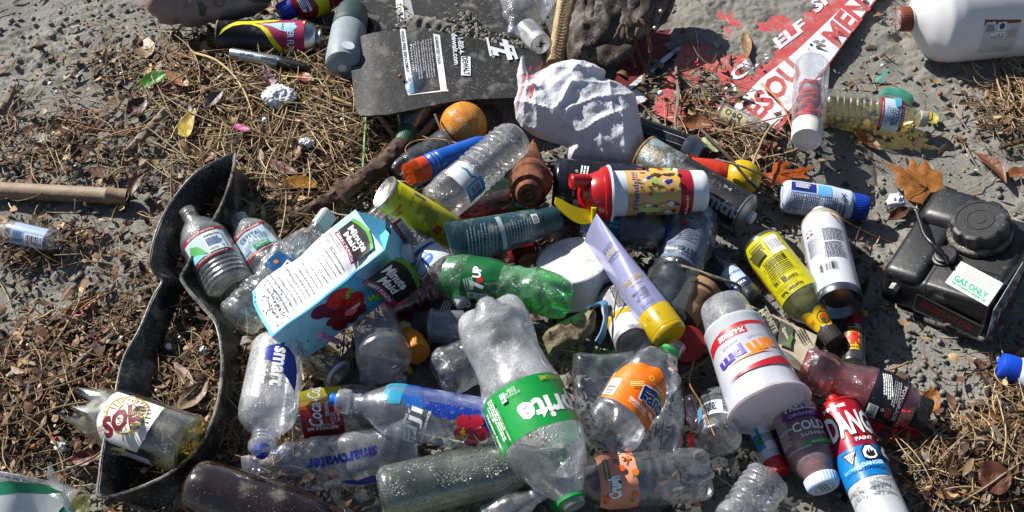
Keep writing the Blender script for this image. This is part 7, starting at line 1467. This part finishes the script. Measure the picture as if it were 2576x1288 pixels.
def leaf(label, a, b, w_, col, z=.9, curl=.3, fold=.25, bend=0.0, kind='oval', twist=0.0, tr=.25, seed=0):
    """one leaf from stalk end a to tip b (picture), width w_"""
    A_, B_ = P(a[0], a[1], z), P(b[0], b[1], z + .3); X = (B_ - A_); L = X.length; X.normalize(); Z = (Vector((0, 0, 1)) * .8 + (CV - A_).normalized() * .35); Z = (Z - X * Z.dot(X)).normalized(); Y = Z.cross(X); k = depth(A_) / F; W2 = w_ * k / 2
    n, m = 18, 7; V = []; Fc = []
    for i in range(n + 1):
        t = i / n; tt = min(1, max(0, t))
        if kind == 'oval': pr = math.sin(math.pi * tt ** .85) ** .75
        elif kind == 'lance': pr = math.sin(math.pi * tt) ** 1.0 * (1 - .15 * tt)
        else: pr = math.sin(math.pi * tt ** .8) ** .8 * (.75 + .25 * math.cos(t * 26))
        pr = max(pr, .03)
        for j in range(m):
            s = (j / (m - 1) - .5) * 2; r = mnoise.noise(Vector((t * 3 + seed * 5.1, s * 1.3, seed))) * .10 * W2 * 2
            y = s * W2 * pr * (1 + .05 * mnoise.noise(Vector((t * 9, s, seed))))
            zz = fold * abs(s) * W2 * pr + curl * L * (t - .5) ** 2 * 1.2 - curl * L * .1 + r + .0015 * (1 - abs(s)) + twist * s * W2 * (t - .4)
            V.append(X * (t * L) + Y * (y + bend * L * math.sin(math.pi * t)) + Z * zz)
    for i in range(n):
        for j in range(m - 1): q = i * m + j; Fc.append((q, q + m, q + m + 1, q + 1))
    bm = bmesh.new(); vv = [bm.verts.new(v) for v in V]
    for f in Fc: bm.faces.new([vv[i] for i in f])
    bmesh.ops.recalc_face_normals(bm, faces=bm.faces[:]); bmesh.ops.solidify(bm, geom=bm.faces[:], thickness=.0004)
    tv, tf = tube_mesh([X * (-.12 * L) + Z * .001, X * (.5 * L) + Y * (bend * L) + Z * (.0012 - curl * L * .1), X * (.95 * L) + Z * .001 + Z * (curl * L * .14)], [.0007, .0006, .0002], 5); bv = [bm.verts.new(v) for v in tv]
    for f in tf: bm.faces.new([bv[i] for i in f])
    o = bm_obj('leaf', bm, leafmat(col, tr), sharp=60); o.location = A_; return tag(o, label, 'leaf', 'fallen leaves')
LEAVES = [
 ('bright green fresh leaf on the brown litter', (342, 229), (436, 182), 42, '3f7a1c', 2.6, .15, .3, .10, 'lance'),
 ('tan curled leaf touching the bright green leaf', (478, 220), (414, 180), 30, '9a7048', 3.0, .3, .6, 0, 'oval'),
 ('rounded pale tan leaf on the sand near the sack', (372, 152), (352, 92), 56, '8f7b60', 1.2, .3, .5, 0, 'oval'),
 ('glossy maroon brown leaf below the bright green leaf', (322, 292), (372, 248), 46, '5a3830', 1.6, .35, .5, 0, 'oval'),
 ('yellow leaf standing in the litter', (470, 350), (488, 280), 36, 'b8a040', 3.0, .3, .4, .1, 'oval'),
 ('small yellow green leaf fragment beside the yellow leaf', (466, 346), (448, 318), 22, 'a3a048', 2.6, .2, .3, 0, 'oval'),
 ('magenta petal in the litter', (588, 318), (634, 327), 18, 'a81878', 3.2, .2, .4, 0, 'oval'),
 ('grey sand coated leaf lying flat on bare sand', (60, 345), (160, 350), 30, '6e6860', .6, .05, .1, 0, 'lance'),
 ('narrow grey tan leaf on bare sand above the pinkish leaves', (155, 208), (215, 176), 22, '85796a', .7, .15, .3, 0, 'lance'),
 ('largest pinkish brown leaf sunk in the sand', (262, 300), (176, 348), 42, '8a6258', .6, .1, .2, 0, 'lobed'),
 ('pinkish brown leaf piece above the largest pinkish leaf', (150, 300), (225, 276), 30, '84605a', .6, .1, .2, 0, 'lobed'),
 ('small pinkish brown leaf close to the litter edge', (240, 290), (272, 274), 20, '8f6a60', .6, .1, .2, 0, 'oval'),
 ('long fiery orange red leaf on the sand', (262, 738), (140, 838), 40, '8a3a14', 1.2, .1, .5, -.05, 'lance'),
 ('maroon folded leaf by the lower end of the rubber strap', (262, 1142), (168, 1160), 46, '5e2a26', 2.4, .25, .7, .05, 'lance'),
 ('large pale tan leaf inside the rubber strap', (450, 1032), (526, 962), 50, '8a745c', 2.6, .3, .5, 0, 'oval'),
 ('pinkish tan leaf inside the rubber strap', (486, 976), (440, 914), 30, '7d6054', 2.6, .2, .6, 0, 'oval'),
 ('rust brown lance leaf in the litter beside the bark', (668, 405), (752, 440), 32, '5a2c1a', 2.8, .15, .3, 0, 'lance'),
 ('amber yellow leaf beneath the rust brown lance leaf', (702, 462), (806, 470), 38, '9a6a1c', 2.2, .15, .3, .08, 'oval'),
 ('pale brown speckled leaf left of the bark piece'.replace(' left of', ' near'), (732, 410), (748, 362), 32, '86684e', 2.8, .25, .4, 0, 'oval'),
 ('rust coloured curled leaf under the grey bottle', (748, 190), (792, 208), 30, '7a3a22', 3.0, .3, .5, 0, 'oval'),
 ('purplish star shaped leaf below the marker pen', (690, 226), (664, 164), 40, '58303a', 3.0, .2, .4, 0, 'lobed'),
 ('brown leaf lying across the sign sand by the white bag', (1716, 316), (1796, 322), 44, '7a4a26', 2.6, .35, .6, .1, 'oval'),
 ('grey green leaf in the straw near the black can', (1762, 350), (1808, 384), 40, '8a9468', 3.0, .1, .2, 0, 'oval'),
 ('upright pale tan leaf on the red sign', (1880, 150), (1874, 76), 30, '9a7c58', 2.4, .1, .5, 0, 'lance'),
 ('dark brown leaf under the yellowish water bottle', (2148, 328), (2220, 382), 30, '5e3c20', .8, .2, .4, 0, 'oval'),
 ('slim brown leaf on the sand beyond the fuel tank', (2448, 386), (2532, 464), 34, '6e442c', 1.2, .15, .6, .12, 'lance'),
 ('brown leaf cut by the side edge beyond the fuel tank', (2526, 444), (2590, 436), 34, '80502a', 1.0, .1, .3, .1, 'lance'),
 ('yellow leaf behind the cap of the yellowish water bottle', (2356, 314), (2330, 282), 28, 'a8983c', .9, .2, .5, 0, 'oval'),
 ('curled dark brown leaf beside the foam chunk', (2232, 556), (2288, 524), 34, '553324', .9, .3, .6, 0, 'lance'),
 ('amber brown leaf next to the black cap of the red drink', (2346, 1040), (2352, 978), 46, '8a5620', 1.4, .3, .5, .1, 'oval'),
 ('dark purplish leaf on shadowed sand below the amber brown leaf', (2388, 1058), (2450, 1080), 38, '4a3230', .8, .2, .3, 0, 'lobed'),
 ('large glossy brown leaf in the corner litter', (2462, 1212), (2544, 1196), 92, '5a3426', 2.6, .3, .35, 0, 'oval'),
 ('small brown leaf before the large glossy corner leaf', (2362, 1228), (2414, 1256), 36, '5e3c30', 1.6, .25, .5, 0, 'oval'),
 ('rust brown leaf on sunlit sand above the corner litter', (2522, 1050), (2460, 1040), 30, '7d4a26', 1.0, .25, .5, .05, 'oval'),
 ('small tan curled leaf by the rust brown sunlit leaf', (2538, 1082), (2562, 1056), 28, '9a7048', 1.4, .4, .7, 0, 'oval'),
 ('big brown leaf at the side edge below the bamboo', (-6, 1020), (52, 978), 50, '7a5e48', 1.6, .25, .5, 0, 'oval'),
 ('olive brown folded leaf in the lower litter', (116, 1044), (80, 1092), 34, '6a542c', 2.2, .25, .8, 0, 'oval'),
 ('broad purplish brown leaf at the side edge', (-10, 920), (56, 884), 56, '553a34', 1.2, .1, .2, 0, 'oval'),
 ('brown leaf at the rim of the rubber strap tip', (502, 412), (540, 376), 34, '6e482e', 2.8, .3, .5, 0, 'oval'),
 ('brown curled leaf on sand above the bamboo', (232, 424), (276, 448), 32, '6a4e3c', 1.4, .3, .6, 0, 'oval'),
 ('long dark brown leaf over the end of the bamboo', (324, 498), (370, 432), 34, '4e3022', 2.6, .2, .5, .1, 'lance'),
 ('grey brown leaf at the sand edge', (44, 344), (102, 318), 26, '6a5646', .8, .2, .4, 0, 'oval'),
 ('olive green round leaf at the bottom edge by the cup', (186, 1290), (226, 1246), 52, '6a6a34', 2.4, .2, .3, 0, 'oval'),
 ('orange brown leaf tucked between green bottle and white tub', (1304, 668), (1356, 640), 30, '7a4420', 6.5, .3, .5, 0, 'oval'),
 ('grey curled leaf in the litter under the gas cartridge', (514, 274), (562, 226), 34, '6a5c54', 3.0, .35, .6, 0, 'oval'),
 ('pale grey leaf behind the yellow leaf', (496, 296), (446, 252), 34, '8c8078', 2.2, .3, .5, 0, 'lobed'),
 ('brown bent leaf between the glass bottles', (868, 1290), (896, 1222), 26, '6a4a34', 1.5, .3, .5, .1, 'lance'),
 ('dark leaf on the sand near the top edge', (168, 70), (206, 62), 18, '4e3a30', .8, .3, .5, 0, 'oval'),
 ('reddish leaf beside the red liquid puddle', (2282, 1090), (2304, 1110), 34, '5e2e26', 1.0, .2, .4, 0, 'oval'),
 ('tan leaf among debris above the sign', (1802, 40), (1836, 66), 20, '8a6a48', 2.0, .3, .5, 0, 'oval')]
for i, l in enumerate(LEAVES): leaf(l[0], *l[1:], seed=i) if len(l) < 10 else leaf(l[0], l[1], l[2], l[3], l[4], l[5], l[6], l[7], l[8], l[9], seed=i)
def lobed_leaf(label, c, poly, col, z, curl=.2, seed=0, tr=.3):
    """leaf with pointed lobes; outline in picture units round its stalk point c"""
    o0 = P(c[0], c[1], z); k = depth(o0) / F; from mathutils.geometry import delaunay_2d_cdt
    ol = []
    for i in range(len(poly)):
        a, b = poly[i - 1], poly[i]; ol += [(a[0] + (b[0] - a[0]) * q / 4, a[1] + (b[1] - a[1]) * q / 4) for q in range(4)]
    nb = len(ol); pts = list(ol)
    for y in range(-150, 150, 7):
        for x in range(-150, 150, 7):
            if inside(poly, x, y) and edge_d(poly, x, y) > 4: pts.append((x, y))
    r = delaunay_2d_cdt([Vector(p) for p in pts], [(i, (i + 1) % nb) for i in range(nb)], [], 1, 1e-5); bm = bmesh.new(); vs = []
    for v in r[0]:
        d = v.length; h = curl * 26 * (d / 70) ** 2 * (.5 + mnoise.noise(Vector((math.atan2(v.y, v.x) * 1.2, seed, 0)))) + 5 * mnoise.noise(Vector((v.x / 22, v.y / 22, seed))) - 3 * math.exp(-(edge_d(poly, v.x, v.y) / 5) ** 2)
        vs.append(bm.verts.new(Vector((v.x, -v.y / math.sin(PITCH), 0)) * k + Vector((0, .0, 1)) * h * k))
    for f in r[2]: bm.faces.new([vs[i] for i in f])
    bmesh.ops.recalc_face_normals(bm, faces=bm.faces[:]); bmesh.ops.solidify(bm, geom=bm.faces[:], thickness=.0004)
    for tx, ty in [p for i, p in enumerate(poly) if math.hypot(*p) > 62][:7]:
        tv, tf = tube_mesh([Vector((0, 0, .002)), Vector((tx * .5, -ty * .5 / math.sin(PITCH), 0)) * k + Vector((0, 0, .0045)), Vector((tx * .9, -ty * .9 / math.sin(PITCH), 0)) * k + Vector((0, 0, curl * 20 * k))], [.0009, .0006, .0003], 5); bv = [bm.verts.new(v) for v in tv]
        for f in tf: bm.faces.new([bv[i] for i in f])
    o = bm_obj('leaf', bm, leafmat(col, tr), sharp=60); o.location = o0; tag(o, label, 'leaf', 'fallen leaves')
lobed_leaf('large golden brown maple leaf on the sand behind the fuel tank', (2330, 472), [(8, 10), (-22, 42), (-62, 30), (-58, 6), (-78, -10), (-66, -30), (-98, -64), (-62, -52), (-48, -62), (-40, -46), (-22, -66), (-12, -82), (-2, -56), (18, -72), (26, -52), (52, -40), (46, -18), (50, 4), (24, 12)], '9a6430', 2.4, .35, 2)
lobed_leaf('fiery orange lobed leaf beside the nutrition drink bottle', (1962, 440), [(0, 22), (-30, 30), (-48, 18), (-26, 8), (-50, -6), (-18, -8), (-10, -34), (34, -36), (10, -12), (46, -18), (92, -22), (58, -2), (70, 12), (30, 8), (18, 26)], 'a04a18', 3.2, .4, 5, .35)
# sticks, stalks and needles that can be told apart
GREY = M('6a5f54', .85, .3, 0, .8, .35); TAN = M('8f7755', .8, .2, 0, .5, .25); DRK = M('3e3026', .85, .3, 0, .8, .3); STR = M('b39c72', .75, .1, 0, .2, .2); ORN = M('9a6a3c', .7, .1, 0, .2, .2)
ST = [('thick brown grey stick in the litter by the yellow leaf', [(322, 384, 2), (366, 336, 2.4), (414, 282, 2.4)], 25, GREY, .9), ('short stub of branch at the sand edge', [(4, 282, 1.2), (30, 226, 1.4)], 25, GREY, .9),
      ('straight grey branch below the orange red leaf', [(130, 972, 2), (200, 912, 2), (284, 842, 2.4)], 19, GREY, .9), ('slimmer dark branch beside the straight grey branch', [(88, 990, 2), (130, 982, 2), (170, 970, 2)], 14, DRK, .8),
      ('pale bent dry stalk arching over the litter', [(486, 132, 3), (545, 152, 4), (600, 205, 4), (630, 270, 3.4), (636, 316, 2.4)], 5.5, STR, .6), ('second pale dry stalk lower in the litter', [(700, 190, 3), (770, 196, 4), (840, 204, 3.6), (880, 212, 3)], 4, STR, .6),
      ('knobbly grey twig resting on the big bluish bottle', [(1706, 668, 8), (1752, 680, 8.5), (1806, 700, 8), (1858, 718, 6.5), (1862, 736, 5)], 9, GREY, .8), ('thin grey twig below the sign corner', [(1700, 160, 2), (1706, 240, 3), (1700, 320, 4), (1732, 398, 5)], 8, GREY, .7),
      ('crooked dark twig leading from the yellow ball', [(1760, 322, 5), (1830, 392, 7), (1900, 470, 6), (1960, 505, 3), (2010, 530, 2)], 8, DRK, .6), ('long pale twig over the straw by the sign', [(1885, 460, 6), (1898, 400, 6), (1930, 330, 5), (1960, 300, 4)], 7, TAN, .6),
      ('forked grey twig across the yellow ball', [(1800, 400, 8), (1870, 420, 8.5), (1940, 452, 6), (2030, 498, 2)], 6, GREY, .6),
      ('long curved tan needle in front of the yarn tube', [(1915, 210, 3), (1966, 262, 4), (1994, 330, 4), (2004, 400, 2)], 5, ORN, .7), ('amber needle lying below the white aerosol', [(2080, 530, 7), (2116, 550, 8.4), (2180, 585, 4), (2246, 612, 1)], 4, ORN, .7),
      ('amber pair of needles hanging before the small jar', [(1746, 908, 5), (1734, 960, 5), (1760, 1010, 7), (1798, 1096, 8)], 4, ORN, .8), ('tan cut reed beside the red lid', [(1716, 948, 3), (1792, 896, 4)], 9, TAN, 1),
      ('brown branch under the blue tinted bottle', [(1042, 356, 3), (1076, 322, 4), (1112, 286, 4)], 20, GREY, .9), ('pale peeled stick under the flap corner', [(952, 290, 4), (996, 346, 2.6)], 15, TAN, .9), ('thin dark twig leaning on the orange', [(1094, 288, 8), (1112, 330, 9.5), (1138, 372, 9)], 6, DRK, .7),
      ('thin tan stem looping under the orange', [(1160, 362, 9), (1100, 350, 8), (1040, 356, 7), (1020, 380, 6), (1050, 404, 6)], 3.4, ORN, .8), ('dark stick in the corner litter', [(2514, 372, 1.4), (2580, 352, 1.8)], 11, DRK, .8), ('bleached stick near the foam lump', [(788, 222, 3), (836, 246, 3), (884, 264, 3)], 11, TAN, .8),
      ('cut tan reed above the foam lump', [(712, 222, 3.2), (750, 203, 3.4)], 12, TAN, 1), ('green plant stem standing in the litter', [(922, 292, 3), (918, 350, 3.6), (914, 422, 3)], 8, M('4a6a2a', .5, .1), .9), ('flat tan wood chip at the side edge', [(-20, 926, 1.4), (66, 930, 1.4)], 13, TAN, .8),
      ('bent red brown twig near the red drink', [(2238, 930, 1.4), (2262, 922, 1.6), (2286, 910, 2)], 6, ORN, .8), ('crooked pale root on shadowed sand', [(2390, 1160, 1), (2420, 1172, 1.6), (2440, 1186, 1.8), (2442, 1214, 1)], 9, TAN, .7), ('brown diagonal stem under the strap', [(240, 1220, 3), (320, 1262, 3), (420, 1310, 2)], 9, GREY, .9),
      ('straw stem by the smooth blue patched bottle', [(766, 958, 3), (758, 925, 3), (748, 890, 3)], 7, STR, .8), ('slender dark stem over the white tub can', [(1544, 800, 9), (1548, 760, 10), (1556, 720, 10)], 4, DRK, .8), ('long amber grass blade crossing the corner', [(2330, 1200, 1.4), (2420, 1240, 2), (2500, 1262, 3), (2590, 1250, 3)], 5, ORN, .6),
      ('long thin grass blade over bare sand', [(140, 296, 1), (230, 322, 1.6), (330, 330, 2), (420, 300, 2.4)], 3, ORN, .7)]
for i, (lb, pt, w_, m_, tp) in enumerate(ST): stick('twig', lb, 'twig', pt, w_, m_, 'twigs and stalks', 24, 8, .35, i, tp)
def foam(label, p, w_, beady=True, seed=0, mat=None, cat='foam', name='foam_chunk', sq=(1, .85, .8), am=.35):
    c = P(*p); k = depth(c) / F; bm = bmesh.new(); bmesh.ops.create_icosphere(bm, subdivisions=5 if w_ > 30 else 4, radius=1)
    for v in bm.verts:
        n = v.co.normalized(); r = 1 + am * mnoise.noise(n * 1.4 + Vector((seed, 1, 2))) + am * .5 * mnoise.noise(n * 3.2 + Vector((seed, 5, 2)))
        if beady: r += .16 * math.sqrt(max(0, 1 - (mnoise.voronoi(n * (7 if w_ > 50 else 4.5) + Vector((seed, 0, 0)))[0][0] * 1.7) ** 2)) - .1
        v.co = Vector((n.x * sq[0], n.y * sq[1], n.z * sq[2])) * r * w_ / 2 * k
    o = bm_obj(name, bm, mat or M('c4c8cf', .6, .2, 0, .1, .04, .3), sharp=80); o.location = c; return tag(o, label, cat)
foam('beaded white foam chunk, the largest, on the litter', (700, 244, 3.2), 76, True, 1, sq=(1, .9, .6)); foam('crumbly white foam chunk between nutrition bottle and maple leaf', (2254, 506, 1.4), 44, False, 2); foam('small white foam lump below the largest foam chunk', (772, 358, 3), 34, True, 3); foam('white foam bit in the lower litter near red berries', (153, 1125, 2.6), 28, False, 4)
foam('white foam bit inside the rubber strap', (512, 880, 2.6), 20, True, 6); foam('greyish crumb between strap and clear bottles', (624, 864, 2.5), 40, False, 7, M('77736c', .9, .3)); foam('pale foam bit by the strap bottom', (362, 1184, 2.4), 18, True, 9)
BD = [(127, 211, 12), (254, 155, 8), (305, 185, 8), (424, 872, 17), (452, 849, 9), (394, 983, 11), (1662, 234, 15), (1647, 70, 8), (666, 302, 14), (884, 430, 9), (2455, 903, 9), (139, 1072, 8), (247, 1240, 10), (640, 700, 9), (306, 850, 9), (70, 868, 8), (530, 470, 8), (390, 740, 8), (1290, 610, 8), (1530, 290, 6), (905, 460, 9), (860, 300, 8), (980, 118, 7), (2220, 165, 9), (430, 700, 8), (332, 1000, 9)]
bead = None; BM_ = M('d0d3d8', .5, .05)
for i, (x, y, w_) in enumerate(BD):
    c = P(x, y, 2.6 if band(np.array([x]), np.array([y]))[0] > .25 else 1.0); k = depth(c) / F
    if bead is None:
        bm = bmesh.new(); bmesh.ops.create_icosphere(bm, subdivisions=3, radius=.01)
        for v in bm.verts: v.co *= 1 + .06 * mnoise.noise(v.co * 130)
        bead = bm_obj('foam_bead', bm, BM_, sharp=0); o = bead
    else: o = bead.copy(); COL.objects.link(o)
    o.location = c; o.scale = (w_ / 2 * k / .01,) * 3; tag(o, 'small round white foam bead among sand and litter', 'foam bead', 'loose foam beads')
BR_ = [(1753, 158, 9), (1758, 164, 9), (129, 1097, 11), (142, 1103, 10), (274, 930, 10), (243, 853, 9), (368, 1198, 9), (330, 1166, 8), (505, 180, 8)]
for i, (x, y, w_) in enumerate(BR_):
    c = P(x, y, 3.0); o = bead.copy(); o.data = bead.data.copy() if i == 0 else bm_data; bm_data = o.data
    if i == 0: o.data.materials.clear(); o.data.materials.append(M('8e0d12', .3, .05)); o.data.name = 'berry'
    o.name = 'berry'; COL.objects.link(o); o.location = c; o.scale = (w_ / 2 * depth(c) / F / .01,) * 3; tag(o, 'shiny red berry in the litter', 'berry', 'red berries')
SD = [('round tan seed beside the tiny red capped flask', (2174, 789, 1.2), 20, 'a07a48'), ('round brown seed pod on bare sand', (2365, 236, .8), 14, '7a4a24'), ('brown pebble on the black flap', (1007, 192, 8.2), 11, '6a4a30'), ('orange seed in the lower litter', (86, 1123, 2.4), 14, '8a4420'), ('grey pebble by the sack', (194, 95, 1), 15, '7a736a'), ('white pebble on bare sand', (128, 210, 1), 0, 'b0aea8'), ('dark round nut in the litter', (354, 385, 2.6), 16, '3e2e24'), ('pale pebble beside the bottle at the side edge', (2510, 902, 1.4), 22, '8f8a80'), ('brown nut under the fallen leaves', (158, 870, 2), 18, '5a4434')]
for i, (lb, p_, w_, c_) in enumerate(SD):
    if w_: foam(lb, p_, w_, False, 20 + i, M(c_, .6, .2, 0, .2), 'seed' if 'pebble' not in lb else 'pebble', 'seed' if 'pebble' not in lb else 'pebble', (1, .95, .9), .12)

# pieces that belong to another part hang below it
SUB = {'spray_head': 'dome', 'nozzle': 'shoulder', 'spout': 'lid', 'spout_cover': 'lid', 'hinge': 'lid', 'date_stamp': 'base', 'ridges': 'screw_cap', 'crack': 'body', 'collar': 'body', 'tape_print': 'tape', 'bristles': 'ferrule', 'band': 'body', 'rusty_end': 'rusty_band', 'rim': 'body'}
for o in list(bpy.data.objects):
    k = o.name.split('.')[0]
    if k in SUB and o.parent and o.parent.type == 'EMPTY':
        for c in o.parent.children:
            if c.name.split('.')[0] == SUB[k] and c is not o and c.location.length < 1e-9 and o.location.length < 1e-9: o.parent = c; break
